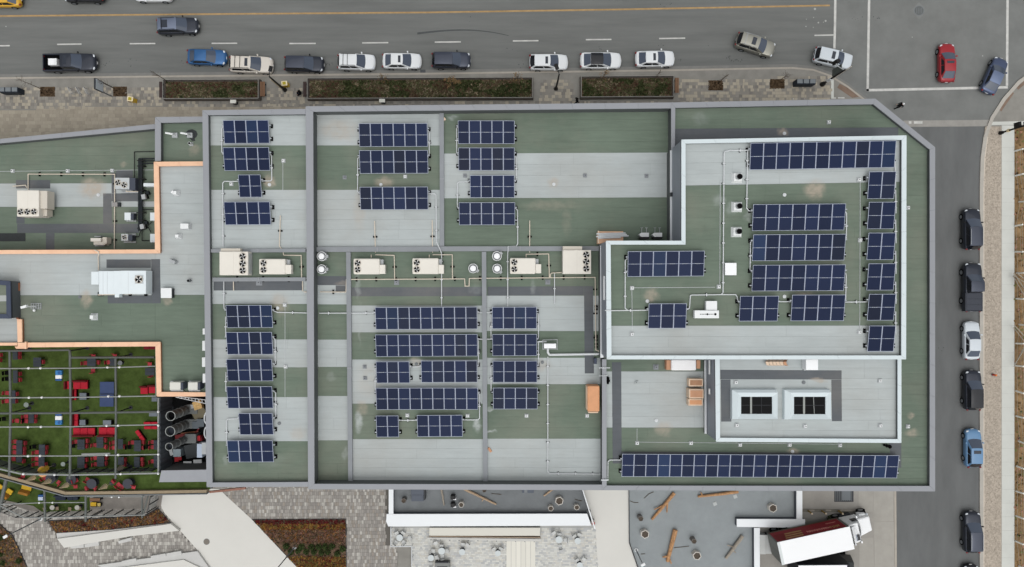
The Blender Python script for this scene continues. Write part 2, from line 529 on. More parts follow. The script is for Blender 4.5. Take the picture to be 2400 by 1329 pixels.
rs = random.Random(9)
m = MB()
for _ in range(1500):
    x, y = rs.uniform(2306, 2344), rs.uniform(300, 1330)
    p = P(x, y, 0.12); r = rs.uniform(0.02, 0.06); k = rs.uniform(0.7, 1.1)
    b = lin((176, 166, 153)); m.rbox((p.x, p.y, 0.1), (r * 1.6, r, r * 0.6 + 0.02), PAVE, rs.uniform(0, 3), (b[0] * k, b[1] * k, b[2] * k, 1))
stuff(tag(m.build('gravel_stones'), 'loose pale stones on the gravel strip beside the east kerb', 'gravel'))
m = MB()
for _ in range(900):
    x, y = rs.uniform(2378, 2440), rs.uniform(300, 1330)
    p = P(x, y, 0.12); r = rs.uniform(0.05, 0.22); b = lin(rs.choice([(120, 95, 60), (150, 120, 85), (95, 75, 50), (160, 120, 100), (110, 110, 70)]))
    m.rbox((p.x, p.y, 0.11), (r * 1.6, r, 0.05), PAVE, rs.uniform(0, 3), b)
stuff(tag(m.build('rubble'), 'brown rubble and dry weeds on the bare ground behind the fence', 'rubble'))

# ------------------------------------------------------------ planting
def tufts(mb, poly, z, n, tone, rs, hmin=0.06, hmax=0.3, size=0.16):
    """little leaf clumps spread through a planted bed"""
    poly = ccw(poly)
    xs = [p[0] for p in poly]; ys = [p[1] for p in poly]
    for _ in range(n):
        x, y = rs.uniform(min(xs), max(xs)), rs.uniform(min(ys), max(ys))
        if not inside(poly, x, y): continue
        c = tone(x, y)
        if c is None: continue
        h = rs.uniform(hmin, hmax); s = size * rs.uniform(0.5, 1.3); a = rs.uniform(0, 6.28); k = rs.uniform(0.55, 1.35)
        col = (c[0] * k, c[1] * k, c[2] * k, 1)
        for j in range(3):
            t = a + j * 2.1 + rs.uniform(-0.4, 0.4); dx, dy = math.cos(t), math.sin(t)
            mb.face([(x - dy * s * 0.35, y + dx * s * 0.35, z + h * 0.3), (x + dx * s, y + dy * s, z + h * rs.uniform(0.5, 1.0)), (x + dy * s * 0.35, y - dx * s * 0.35, z + h * 0.35), (x, y, z + h)], LEAF, col)
from mathutils import noise as mno
G_D, G_M, BRN, RED, TAN, ORG = lin((72, 80, 50)), lin((104, 110, 76)), lin((114, 99, 80)), lin((104, 74, 62)), lin((158, 146, 122)), lin((156, 120, 70))
RAIL = mat('rail_grey', (150, 148, 142), 0.5, 0.3)
TIMBER_D = mat('planter_timber', (84, 78, 72), 0.8, 0.1, var=0.15, vscale=3)
def planter(x0, y0, x1, y1, label, seed, slope=0.0):
    rs = random.Random(seed)
    c = P((x0 + x1) / 2, (y0 + y1) / 2, 0.12)
    t = thing('planter', label, 'planter', c, 0, 'raised planters along the north pavement')
    q = ccw(xy([(x0, y0 + slope), (x1, y0 - slope), (x1, y1 - slope), (x0, y1 + slope)], 0.3))
    qi = inset(q, 0.22)
    n = 4
    for i in range(n):
        j = (i + 1) % n
        m = MB(); m.prism([q[i], q[j], qi[j], qi[i]], 0.12, 0.50, TIMBER_D); m.build('planter_wall', t)
    m = MB(); m.prism(qi, 0.12, 0.42, SOIL); m.build('soil', t)
    rl = inset(q, 0.10)
    m = MB()
    for i in range(n):
        a, b = Vector(rl[i]), Vector(rl[(i + 1) % n]); L = (b - a).length; k = max(1, int(L / 1.0))
        for u in range(k): 
            p = a + (b - a) * (u / k); m.tube((p.x, p.y, 0.5), (p.x, p.y, 0.95), 0.025, STEEL_D, 6)
    m.build('rail_post', t)
    for i in range(n):
        a, b = rl[i], rl[(i + 1) % n]
        m = MB(); m.tube((a[0], a[1], 0.95), (b[0], b[1], 0.95), 0.04, RAIL, 6)
        m.tube((a[0], a[1], 0.72), (b[0], b[1], 0.72), 0.025, STEEL_D, 6); m.build('rail', t)
    m = MB()
    yc = sum(p[1] for p in q) / 4
    def tone(x, y):
        u = mno.noise(Vector((x * 0.25, y * 0.6, seed))) + 0.5 * mno.noise(Vector((x * 0.9, y * 1.2, seed + 4)))
        w = mno.noise(Vector((x * 0.45, y * 0.8, seed + 9)))
        if u > 0.08: return rs.choice([G_D, G_D, G_M])
        if w > 0.18: return rs.choice([RED, BRN, BRN, G_M])
        if w < -0.25: return rs.choice([TAN, G_M, BRN])
        return rs.choice([BRN, BRN, G_M, G_M, TAN]) if rs.random() < 0.75 else None
    tufts(m, inset(q, 0.3), 0.42, int(abs(area2(qi)) / 2 * 95), tone, rs, size=0.17)
    stuff(m.build('ground_cover', t))
    return t
planter(386, 188, 612, 236, 'raised planter of brown and dark green ground cover, shortest one nearest the pickup', 21, 0.5)
planter(722, 184, 1250, 235, 'longest raised planter of brown, red and green ground cover behind rails', 22, 1.0)
planter(1359, 180, 1578, 232, 'raised planter of brown ground cover at the right end, beside a bare brown bench', 23, 0.7)

def bench(x0, y0, x1, y1, label, wood, z=0.12):
    c = P((x0 + x1) / 2, (y0 + y1) / 2, z)
    t = thing('bench', label, 'bench', c, 0, 'timber benches at the planter ends')
    w, l = S(x1 - x0), S(y1 - y0)
    n = 4
    for i in range(n):
        m = MB(); xx = -w / 2 + (i + 0.5) * w / n
        m.bx(xx - w / n * 0.42, xx + w / n * 0.42, -l / 2, l / 2, 0.40, 0.45, wood); m.build('slat', t, local=True)
    for s in (-1, 1):
        m = MB(); m.bx(-w / 2, w / 2, s * l * 0.36 - 0.05, s * l * 0.36 + 0.05, 0, 0.395, STEEL_D); m.build('leg', t, local=True)
    return t
WOOD2 = mat('bench_wood_dark', (70, 58, 56), 0.7, 0.2, var=0.2, vscale=4, objrand=0.1)
bench(613, 194, 624, 228, 'brown slatted bench at the right end of the short planter', WOOD)
bench(377.5, 194, 385.5, 231, 'dark slatted bench at the left end of the short planter', WOOD2)
bench(713, 194, 721, 229, 'dark slatted bench at the left end of the longest planter, person beside it', WOOD2)
bench(1579.5, 185, 1589, 220, 'brown slatted bench at the right end of the last planter', WOOD)

def bare_tree(px, py, h, label, seed, spread=1.0, tint=BARK, leaves=0, z=0.12):
    rs = random.Random(seed)
    c = P(px, py, z)
    t = thing('bare_tree', label, 'tree', c, rs.uniform(0, 6), 'young bare street trees')
    m = MB(); m.tube((0, 0, 0), (0.04, 0.02, h * 0.5), 0.05, tint, 7, 0.035); m.tube((0.04, 0.02, h * 0.5), (0.02, 0.05, h), 0.035, tint, 6, 0.01)
    m.build('trunk', t, local=True)
    m = MB(); lf = MB()
    for k in range(16):
        z0 = h * rs.uniform(0.4, 0.9); a = rs.uniform(0, 6.28); L = spread * rs.uniform(0.45, 1.0) * (1.25 - z0 / h)
        e = (L * math.cos(a), L * math.sin(a), z0 + L * 0.9)
        m.tube((0.03, 0.03, z0), e, 0.014, tint, 4, 0.006)
        for j in range(3):
            b = a + rs.uniform(-0.9, 0.9); u = rs.uniform(0.4, 0.9)
            s0 = tuple(Vector((0.03, 0.03, z0)).lerp(Vector(e), u)); l2 = L * 0.4
            e2 = (s0[0] + l2 * math.cos(b), s0[1] + l2 * math.sin(b), s0[2] + l2 * 0.8)
            m.tube(s0, e2, 0.008, tint, 3, 0.004)
            if leaves and rs.random() < 0.9:
                for _ in range(leaves):
                    v = [e2[i] + rs.uniform(-0.18, 0.18) for i in range(3)]; r = rs.uniform(0.03, 0.07)
                    cc = lin(rs.choice([(124, 104, 74), (140, 112, 78), (108, 90, 66)]))
                    lf.face([(v[0] - r, v[1], v[2]), (v[0], v[1] + r, v[2] + r * 0.5), (v[0] + r, v[1], v[2]), (v[0], v[1] - r, v[2] - r * 0.5)], LEAF, cc)
    m.build('crown', t, local=True)
    if leaves: stuff(lf.build('leaves', t, local=True))
    return t
def tree_pit(x0, y0, x1, y1, seed):
    m = MB(); m.prism(xy([(x0, y0), (x1, y0), (x1, y1), (x0, y1)], 0.12), 0.05, 0.124, mat('bark_mulch', (92, 78, 62), 0.95, 0.05, var=0.35, vscale=4, bump=0.5, bscale=15))
    struct(m.build('tree_pit'))
    rs = random.Random(seed); m = MB()
    for _ in range(260):
        p = P(rs.uniform(x0 + 0.5, x1 - 0.5), rs.uniform(y0 + 0.5, y1 - 0.5), 0.12); k = rs.uniform(0.4, 1.5); b = lin((98, 80, 62))
        m.rbox((p.x, p.y, 0.115), (0.14, 0.05, 0.03), PAVE, rs.uniform(0, 3.1), (b[0] * k, b[1] * k, b[2] * k, 1))
    stuff(tag(m.build('bark_chips'), 'brown bark chips covering a square tree pit in the pavement', 'bark chips', 'bark chips in the tree pits'))
for i, q in enumerate([(94, 203.5, 129, 226.5), (265, 203, 298, 226), (1660, 188.5, 1695, 212), (1804, 185.5, 1839, 208.5)]): tree_pit(*q, 40 + i)
bare_tree(100, 210, 4.2, 'thin bare tree in the leftmost square mulch pit', 51, 1.1)
bare_tree(269, 208, 3.4, 'thin bare tree in the mulch pit beside the tall sign', 52, 0.8)
bare_tree(1684, 194, 3.2, 'thin bare tree in the mulch pit right of the last planter', 53, 0.9)
bare_tree(1828, 188, 2.6, 'twiggy bare tree in the mulch pit beside the dark bins', 54, 0.9)
bare_tree(1062, 205, 2.6, 'brown leafed sapling near the middle of the longest planter', 55, 1.1, leaves=5, z=0.42)
bare_tree(392, 190, 4.0, 'thin bare sapling at the left end of the short planter', 56, 0.7, z=0.42)
bare_tree(1410, 190, 3.6, 'bare sapling near the left end of the right hand planter', 57, 0.8, leaves=1, z=0.42)
bare_tree(1213, 196, 3.0, 'pale twiggy sapling near the right end of the longest planter', 58, 0.9, leaves=2, z=0.42)
bare_tree(1532, 190, 4.0, 'bare sapling near the right end of the right hand planter', 59, 0.7, z=0.42)
bare_tree(905, 196, 2.6, 'small twiggy sapling left of centre in the longest planter', 60, 0.8, leaves=1, z=0.42)
# ------------------------------------------------------------ the buildings
ZM, ZW, ZE, ZC = 12.0, 12.9, 13.0, 13.5       # main roof, west roof, east roof, coping top
ZP, ZPC, ZQ, ZQC = 17.0, 17.45, 16.0, 16.4    # upper and lower penthouse roofs and copings
ZR, ZRC, ZL, ZN = 10.8, 11.2, 8.0, 10.4       # annex roofs
ZT = 4.6                                      # turf terrace

STAINS = [(790, 300, 55, 26, .55), (897, 425, 24, 15, .9), (1298, 425, 14, 15, .7), (632, 425, 15, 14, .9), (655, 712, 24, 28, .6), (217, 441, 36, 27, 1.0),
          (203, 702, 17, 22, .85), (393, 704, 12, 12, .7), (1864, 460, 24, 24, .95), (1832, 310, 14, 10, .8), (1845, 692, 26, 11, .9), (1507, 690, 18, 17, .8),
          (1858, 1056, 16, 9, .8), (2132, 972, 12, 9, .7), (2134, 1014, 17, 11, .8), (838, 490, 16, 55, .4), (1270, 858, 24, 16, .5), (975, 850, 18, 12, .7),
          (860, 890, 40, 45, .35), (1555, 1003, 22, 18, .6), (700, 1015, 22, 20, .45), (1885, 879, 18, 8, .8), (1290, 480, 70, 14, .3), (1330, 515, 12, 40, .2), (452, 350, 14, 14, .5),
          (845, 960, 14, 20, .6), (1115, 650, 20, 20, .15), (290, 385, 12, 6, .5), (800, 665, 20, 8, .4)]
SCUFF = [(837, 992, 10, 26, 1.), (1118, 1000, 9, 20, 1.), (1148, 962, 10, 5, .9), (1722, 512, 13, 18, .55), (1655, 480, 16, 14, .45), (1680, 500, 12, 16, .4), (1150, 1015, 16, 4, .9),
         (1712, 395, 16, 8, .5), (1060, 270, 14, 6, .6), (835, 665, 6, 40, .4), (806, 1068, 8, 16, .4), (500, 1080, 5, 45, .5), (770, 885, 12, 12, .3), (840, 760, 5, 50, .35),
         (1640, 280, 20, 18, .25), (1250, 672, 8, 20, .35), (630, 1075, 40, 20, .15), (530, 1075, 8, 12, .3), (1115, 680, 20, 14, .2)]
def spots_group(name, lst):
    g = bpy.data.node_groups.new(name, 'ShaderNodeTree')
    g.interface.new_socket('Mask', in_out='OUTPUT', socket_type='NodeSocketFloat')
    N, L = g.nodes, g.links
    go = N.new('NodeGroupOutput'); ge = N.new('ShaderNodeNewGeometry')
    nz = N.new('ShaderNodeTexNoise'); nz.inputs['Scale'].default_value = 1.3; nz.inputs['Detail'].default_value = 5
    L.new(ge.outputs['Position'], nz.inputs['Vector'])
    wob = N.new('ShaderNodeVectorMath'); wob.operation = 'MULTIPLY_ADD'
    L.new(nz.outputs['Color'], wob.inputs[0]); wob.inputs[1].default_value = (0.9, 0.9, 0); L.new(ge.outputs['Position'], wob.inputs[2])
    acc = None
    for x, y, rx, ry, st in lst:
        c = P(x, y, 8.0 if (x < 363 and y < 590) else (10.8 if x < 475 else 12.8))
        a = N.new('ShaderNodeVectorMath'); a.operation = 'SUBTRACT'; L.new(wob.outputs[0], a.inputs[0]); a.inputs[1].default_value = (c.x + 0.45, c.y + 0.45, 0)
        b = N.new('ShaderNodeVectorMath'); b.operation = 'MULTIPLY'; L.new(a.outputs[0], b.inputs[0]); b.inputs[1].default_value = (1 / S(rx, 12.8), 1 / S(ry, 12.8), 0)
        d = N.new('ShaderNodeVectorMath'); d.operation = 'LENGTH'; L.new(b.outputs[0], d.inputs[0])
        r = N.new('ShaderNodeMapRange'); r.interpolation_type = 'SMOOTHSTEP'; L.new(d.outputs['Value'], r.inputs[0])
        r.inputs[1].default_value = 0.35; r.inputs[2].default_value = 1.25; r.inputs[3].default_value = st * .8; r.inputs[4].default_value = 0
        if acc is None: acc = r.outputs[0]
        else:
            k = N.new('ShaderNodeMath'); k.operation = 'MAXIMUM'; L.new(acc, k.inputs[0]); L.new(r.outputs[0], k.inputs[1]); acc = k.outputs[0]
    n2 = N.new('ShaderNodeTexNoise'); n2.inputs['Scale'].default_value = 2.2; n2.inputs['Detail'].default_value = 6; L.new(ge.outputs['Position'], n2.inputs['Vector'])
    r = N.new('ShaderNodeMapRange'); L.new(n2.outputs[0], r.inputs[0]); r.inputs[1].default_value = 0.3; r.inputs[2].default_value = 0.6; r.inputs[3].default_value = 0.45
    k = N.new('ShaderNodeMath'); k.operation = 'MULTIPLY'; L.new(acc, k.inputs[0]); L.new(r.outputs[0], k.inputs[1])
    L.new(k.outputs[0], go.inputs[0])
    return g
G_ST, G_SC = spots_group('mud_spots', STAINS), spots_group('scuff_spots', SCUFF)
def membrane(name, rgb, vary, seam):
    m = mat(name, rgb, 0.85, 0.12, island=0.022)
    N, L = m.node_tree.nodes, m.node_tree.links
    b = N['Principled BSDF']
    src = b.inputs['Base Color'].links[0].from_socket
    ge = N.new('ShaderNodeNewGeometry')
    # large soft blotches + fine lengthwise streaks of dirt
    mp = N.new('ShaderNodeMapping'); mp.inputs['Scale'].default_value = (0.16, 0.22, 1); L.new(ge.outputs['Position'], mp.inputs[0])
    n1 = N.new('ShaderNodeTexNoise'); n1.inputs['Scale'].default_value = 1.0; n1.inputs['Detail'].default_value = 6; n1.inputs['Roughness'].default_value = 0.6; L.new(mp.outputs[0], n1.inputs['Vector'])
    m2 = N.new('ShaderNodeMapping'); m2.inputs['Scale'].default_value = (0.35, 3.0, 1); L.new(ge.outputs['Position'], m2.inputs[0])
    n2 = N.new('ShaderNodeTexNoise'); n2.inputs['Scale'].default_value = 1.0; n2.inputs['Detail'].default_value = 7; n2.inputs['Roughness'].default_value = 0.7; L.new(m2.outputs[0], n2.inputs['Vector'])
    ad = N.new('ShaderNodeMath'); ad.operation = 'ADD'; L.new(n1.outputs[0], ad.inputs[0]); L.new(n2.outputs[0], ad.inputs[1])
    mr = N.new('ShaderNodeMapRange'); L.new(ad.outputs[0], mr.inputs[0]); mr.inputs[1].default_value = 0.7; mr.inputs[2].default_value = 1.3
    mr.inputs[3].default_value = 1 - vary; mr.inputs[4].default_value = 1 + vary
    hv = N.new('ShaderNodeHueSaturation'); L.new(src, hv.inputs['Color']); L.new(mr.outputs[0], hv.inputs['Value'])
    out = hv.outputs[0]
    n3 = N.new('ShaderNodeTexNoise'); n3.inputs['Scale'].default_value = .11; n3.inputs['Detail'].default_value = 9; n3.inputs['Roughness'].default_value = .62; L.new(ge.outputs['Position'], n3.inputs['Vector'])
    m3 = N.new('ShaderNodeMapRange'); L.new(n3.outputs[0], m3.inputs[0]); m3.inputs[1].default_value = .46; m3.inputs[2].default_value = .72; m3.inputs[3].default_value = 0; m3.inputs[4].default_value = .26
    d3 = N.new('ShaderNodeMix'); d3.data_type = 'RGBA'; L.new(m3.outputs[0], d3.inputs[0]); L.new(out, d3.inputs[6]); d3.inputs[7].default_value = lin((158, 150, 138)); out = d3.outputs[2]
    for grp, colr in ((G_ST, (178, 166, 151)), (G_SC, (178, 184, 182))):
        gn = N.new('ShaderNodeGroup'); gn.node_tree = grp
        mx = N.new('ShaderNodeMix'); mx.data_type = 'RGBA'; L.new(gn.outputs[0], mx.inputs[0]); L.new(out, mx.inputs[6]); mx.inputs[7].default_value = lin(colr)
        out = mx.outputs[2]
    L.new(out, b.inputs['Base Color'])
    return m
MG = membrane('roof_membrane_green', (107, 120, 107), 0.15, 1)
MY = membrane('roof_membrane_grey', (176, 183, 183), 0.09, 1)
MD = membrane('roof_membrane_dark', (96, 100, 104), 0.10, 1)
DECK = mat('roof_deck', (120, 126, 122), 0.9, 0.1)
COPE = mat('grey_coping', (148, 151, 156), 0.5, 0.25, var=0.025, vscale=0.6)
COPEW = mat('white_coping', (209, 220, 223), 0.5, 0.25, var=0.02, vscale=0.6)
COPPER = mat('copper_coping', (236, 190, 158), 0.55, 0.2, var=0.05, vscale=0.7, rgb2=(240, 200, 168))
COPPER_D = mat('copper_wall', (150, 98, 70), 0.6, 0.2, var=0.1, vscale=1.5)
WALLG = mat('grey_wall', (126, 130, 134), 0.8, 0.15, var=0.05, vscale=0.8)
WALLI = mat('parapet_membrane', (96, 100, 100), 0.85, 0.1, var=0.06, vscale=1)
WALLP = mat('penthouse_cladding', (142, 148, 158), 0.45, 0.3, var=0.04, vscale=0.5)
FLASH = mat('white_flashing', (220, 224, 226), 0.5, 0.25, var=0.02, vscale=1)
GLASSB = mat('window_glass', (26, 32, 40), 0.08, 0.5, ior=1.5)
CURB = mat('roof_curb', (142, 146, 150), 0.75, 0.15, var=0.05, vscale=1)

bld = thing('commercial_building', 'large flat roofed building with grey coping and green and grey striped roofs under solar arrays', 'building', (0, 0, 0))
outer = xy([(474, 258), (716, 255), (716, 249), (1573, 240), (2052, 231), (2192, 345), (2192, 1152), (1411, 1149), (722, 1147), (722, 1141), (484, 1142)], ZC)
outer = inset(outer, 0.06)
m = MB(); m.prism(outer, 0.0, ZM - 0.05, WALLG); m.build('wall', bld)
m = MB(); m.prism(xy([(728, 256), (1578, 247), (1577, 640), (1416, 640), (1416, 1143), (730, 1141)], ZC), ZM - 0.05, ZM, DECK); m.build('roof_deck', bld)
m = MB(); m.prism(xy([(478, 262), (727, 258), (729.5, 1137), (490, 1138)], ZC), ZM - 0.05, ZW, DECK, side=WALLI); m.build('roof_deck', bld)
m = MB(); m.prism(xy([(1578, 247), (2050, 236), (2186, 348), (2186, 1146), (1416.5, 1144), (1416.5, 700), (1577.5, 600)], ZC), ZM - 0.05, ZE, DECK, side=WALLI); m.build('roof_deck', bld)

def parapet(q, ztop, zbase, parent, cope=COPE, wall=WALLI, name='coping', th=0.10, wname='parapet'):
    w = xy(q, ztop)
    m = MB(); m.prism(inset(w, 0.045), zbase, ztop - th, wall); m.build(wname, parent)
    a, b, c_, d = [Vector(p) for p in w]
    n = max(1, round((b - a).length / 3.1))          # metal caps in lengths of about three metres
    for i in range(n):
        u0, u1 = i / n, (i + 1) / n
        q_ = inset([a.lerp(b, u0), a.lerp(b, u1), d.lerp(c_, u1), d.lerp(c_, u0)], 0.007)
        m = MB(); m.prism(q_, ztop - th, ztop, cope, bottom=True); m.build(name, parent)
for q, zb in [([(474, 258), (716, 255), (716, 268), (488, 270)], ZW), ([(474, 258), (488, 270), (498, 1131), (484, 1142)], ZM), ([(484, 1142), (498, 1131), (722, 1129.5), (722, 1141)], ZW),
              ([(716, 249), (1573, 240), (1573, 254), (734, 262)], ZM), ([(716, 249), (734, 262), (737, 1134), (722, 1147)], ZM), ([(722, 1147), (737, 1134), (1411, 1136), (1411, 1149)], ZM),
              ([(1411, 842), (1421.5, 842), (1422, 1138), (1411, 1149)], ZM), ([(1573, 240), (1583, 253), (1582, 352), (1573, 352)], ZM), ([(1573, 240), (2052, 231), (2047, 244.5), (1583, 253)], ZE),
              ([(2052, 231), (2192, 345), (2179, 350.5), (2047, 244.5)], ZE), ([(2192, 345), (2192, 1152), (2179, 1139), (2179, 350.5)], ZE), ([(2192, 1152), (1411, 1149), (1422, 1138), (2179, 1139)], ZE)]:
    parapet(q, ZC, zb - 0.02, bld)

def clip_poly(poly, cp):
    """cut a polygon to a convex outline"""
    out = [Vector(p) for p in poly]; cp = ccw(cp)
    for i in range(len(cp)):
        a, b = Vector(cp[i]), Vector(cp[(i + 1) % len(cp)]); e = b - a
        sd = lambda p: e.x * (p.y - a.y) - e.y * (p.x - a.x)
        src, out = out, []
        for k in range(len(src)):
            p, q = src[k - 1], src[k]; dp, dq = sd(p), sd(q)
            if (dp < 0) != (dq < 0): out.append(p.lerp(q, dp / (dp - dq)))
            if dq >= 0: out.append(q)
        if len(out) < 3: return []
    return out
def sheets(q, z, m, name, parent, dz=0.02, lane=1.03, seed=0, vert=False, joint=9.0, clip=None):
    """roll roofing laid over a survey quad: every roll is a sheet of its own with an open lap joint"""
    rs = random.Random(seed * 7 + int(q[0][0]) + int(q[0][1]))
    w = [Vector((p[0], p[1])) for p in xy(q, z)]     # tl, tr, br, bl
    tl, tr, br, bl = w
    Hh = ((tl - bl).length + (tr - br).length) / 2; Wd = ((tl - tr).length + (bl - br).length) / 2
    if vert: tl, tr, br, bl = bl, tl, tr, br; Hh, Wd = Wd, Hh
    n = max(1, round(Hh / lane)); mb = MB(); gy = 0.005 / max(Hh, .1)
    for i in range(n):
        v0, v1 = i / n + gy, (i + 1) / n - gy
        cuts = [0.0]; x = rs.uniform(0.2, 1.0) * joint
        while x < Wd - 1.0:
            cuts.append(x / Wd); x += joint
        cuts.append(1.0)
        for a, b in zip(cuts[:-1], cuts[1:]):
            gx = 0.004 / Wd
            u0, u1 = a + (gx if a > 0 else 0), b - (gx if b < 1 else 0)
            f = lambda u, v: (tl.lerp(tr, u)).lerp(bl.lerp(br, u), v)
            pl = [f(u0, v0), f(u1, v0), f(u1, v1), f(u0, v1)]
            if clip: pl = clip_poly(pl, clip)
            if pl: mb.prism(pl, z, z + dz + (0.004 if (i + len(cuts)) % 2 else 0), m)
    return mb.build(name, parent)
def bands(x0, x1, ys, z, parent, seed=1, dz=0.02, slant=0.0, clip=None):
    """ys: list of (y, colour of the band below that y); last y closes"""
    for (ya, c), (yb, _) in zip(ys[:-1], ys[1:]):
        m = {'g': MG, 'y': MY, 'd': MD}[c]
        sheets([(x0, ya), (x1, ya - slant), (x1, yb - slant), (x0, yb)], z, m, {'g': 'green_membrane', 'y': 'grey_membrane', 'd': 'dark_walkway'}[c], parent, dz=dz, seed=seed, clip=clip)
# west roof
bands(486, 729, [(262, 'y'), (341, 'g'), (445, 'y'), (584, 'g'), (650, 'y'), (712.5, 'g'), (795.5, 'y'), (861, 'g'), (930.5, 'y'), (1034, 'g'), (1136, 'g')], ZW, bld)
sheets([(501, 660), (710, 658), (710, 680.5), (501, 681)], ZW, MD, 'dark_walkway', bld, dz=0.035)
# main roof, north bays
bands(738, 1035, [(256, 'y'), (341, 'g'), (445, 'y'), (584, 'g')], ZM, bld)
bands(1036, 1580, [(256, 'g'), (360, 'y'), (465, 'g'), (584, 'g')], ZM, bld, slant=2.5)
# main roof, south bays
bands(740, 820, [(586, 'g'), (668, 'y'), (713.5, 'g'), (796, 'y'), (860, 'g'), (928, 'y'), (1032, 'g'), (1141, 'g')], ZM, bld)
sheets([(740, 647), (818, 647), (818, 668.5), (740, 668.5)], ZM, MD, 'dark_walkway', bld, dz=0.035)
sheets([(787, 669), (812, 669), (812, 684), (787, 684)], ZM, MD, 'dark_walkway', bld, dz=0.035)
bands(821, 1137, [(586, 'g'), (716, 'y'), (779, 'g'), (842.5, 'y'), (946, 'g'), (1029, 'y'), (1141, 'y')], ZM, bld)
sheets([(824, 673.5), (1133, 672.5), (1133, 694), (824, 694.5)], ZM, MD, 'dark_walkway', bld, dz=0.035)
bands(1137.5, 1412, [(586, 'g'), (693, 'y'), (776, 'g'), (838.5, 'y'), (900.5, 'g'), (1028, 'y'), (1141, 'y')], ZM, bld)
sheets([(1143, 672), (1368, 670.5), (1368, 692), (1143, 693)], ZM, MD, 'dark_walkway', bld, dz=0.035)
sheets([(1368.5, 670.5), (1390, 670.5), (1392, 875), (1370.5, 875)], ZM, MD, 'dark_walkway', bld, dz=0.035, vert=True)
# low expansion curbs that divide the main roof into bays
def curb(q, z, parent, h=0.32):
    w = xy(q, z + h)
    m = MB(); m.prism(w, z, z + h, CURB); o = m.build('roof_curb', parent)
    c = [(Vector(w[0]) + Vector(w[3])) / 2, (Vector(w[1]) + Vector(w[2])) / 2]
    d = (c[1] - c[0]).normalized(); nn = Vector((-d.y, d.x)) * 0.07
    m = MB(); m.prism([c[0] - nn, c[1] - nn, c[1] + nn, c[0] + nn], z + h, z + h + 0.05, COPE); m.build('curb_cap', parent)
curb([(1030, 262), (1040, 262), (1041, 576.5), (1031, 576.5)], ZM, bld)
curb([(1030, 577.5), (1030, 589), (1408, 588), (1408, 577)], ZM, bld)
curb([(740, 579), (740, 590.5), (1029, 589.5), (1029, 578)], ZM, bld)
curb([(494, 584), (494, 592), (716, 591), (716, 583)], ZW, bld, 0.4)
curb([(811, 591), (821.5, 591), (826, 1134), (816, 1134)], ZM, bld)
curb([(1129, 590), (1139.5, 590), (1143, 1134), (1132.5, 1134)], ZM, bld)
curb([(498, 651), (498, 660), (716, 659), (716, 650)], ZW, bld, 0.3)
EC = inset(xy([(1576, 242), (2050, 235), (2188, 348), (2188, 1148), (1414, 1146), (1414, 600), (1576, 560)], ZC), .02)
EC = inset(xy([(1200, 249), (2050, 235), (2188, 348), (2188, 1148), (1200, 1146)], ZC), .02)
# east roof
bands(1576, 2190, [(238, 'g'), (302, 'd'), (345, 'g')], ZE, bld, slant=4, clip=EC)
sheets([(2105, 262), (2186, 262), (2186, 1146), (2105, 1146)], ZE, MG, 'green_membrane', bld, dz=0.028, clip=EC)
sheets([(1418, 832), (1670, 832), (1670, 870), (1418, 870)], ZE, MG, 'green_membrane', bld)
sheets([(1418, 870.5), (1670, 870.5), (1670, 1002), (1418, 1002)], ZE, MY, 'grey_membrane', bld)
sheets([(1418, 1002.5), (2108, 1002.5), (2108, 1146), (1418, 1146)], ZE, MG, 'green_membrane', bld)
sheets([(1434, 849), (1456, 849), (1457, 1086), (1436, 1086)], ZE, MD, 'dark_walkway', bld, dz=0.04, vert=True)
sheets([(2082, 1026), (2112, 1026), (2112, 1096), (2090, 1096)], ZE, MD, 'dark_walkway', bld, dz=0.04, vert=True)
sheets([(1440, 1058), (2108, 1062), (2108, 1066), (1440, 1064)], ZE, MD, 'dark_walkway', bld, dz=0.035)
# white flashed walls at the penthouse foot
for q, zb in [([(1571, 353), (1577, 353), (1577, 566), (1571, 566)], ZM), ([(1407, 576), (1413.5, 576), (1414, 838), (1407.5, 838)], ZM), ([(1651, 845), (1655, 845), (1656, 1016), (1652, 1016)], ZE)]:
    w = xy(q, ZC if zb == ZM else 13.4)
    zt = ZC if zb == ZM else 13.4
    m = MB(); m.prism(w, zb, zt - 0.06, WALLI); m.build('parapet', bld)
    m = MB(); m.prism(inset(w, -0.02), zt - 0.06, zt, FLASH); m.build('white_flashing', bld)

# ---- penthouses
p1o = [(1597, 327), (2125, 317), (2124, 842.5), (1422, 842.5), (1420, 564), (1597, 564)]
p1i = [(1607, 336.5), (2113.5, 328), (2112.5, 833), (1433.5, 833), (1431.5, 573.5), (1607, 573.5)]
pent = thing('penthouse', 'upper L shaped rooftop block with pale white coping, tallest part of the building', 'building', P(1800, 600, ZE))
m = MB(); m.prism(inset(xy(p1o, ZPC), 0.06), ZM, ZP - 0.04, WALLP); m.build('wall', pent)
m = MB(); m.prism(inset(xy(p1o, ZPC), 0.1), ZP - 0.04, ZP, DECK); m.build('roof_deck', pent)
for i in range(6):
    j = (i + 1) % 6
    parapet([p1o[i], p1o[j], p1i[j], p1i[i]], ZPC, ZP - 0.01, pent, cope=COPEW)
sheets([(1600, 330), (2120, 320), (2120, 426), (1600, 435)], ZP, MY, 'grey_membrane', pent)
sheets([(1600, 435.6), (2120, 426.6), (2120, 762.5), (1600, 763)], ZP, MG, 'green_membrane', pent)
sheets([(1425, 568), (1600, 568), (1600, 763), (1425, 763)], ZP, MG, 'green_membrane', pent)
sheets([(1425, 763.6), (2120, 763), (2120, 839), (1425, 839)], ZP, MY, 'grey_membrane', pent)
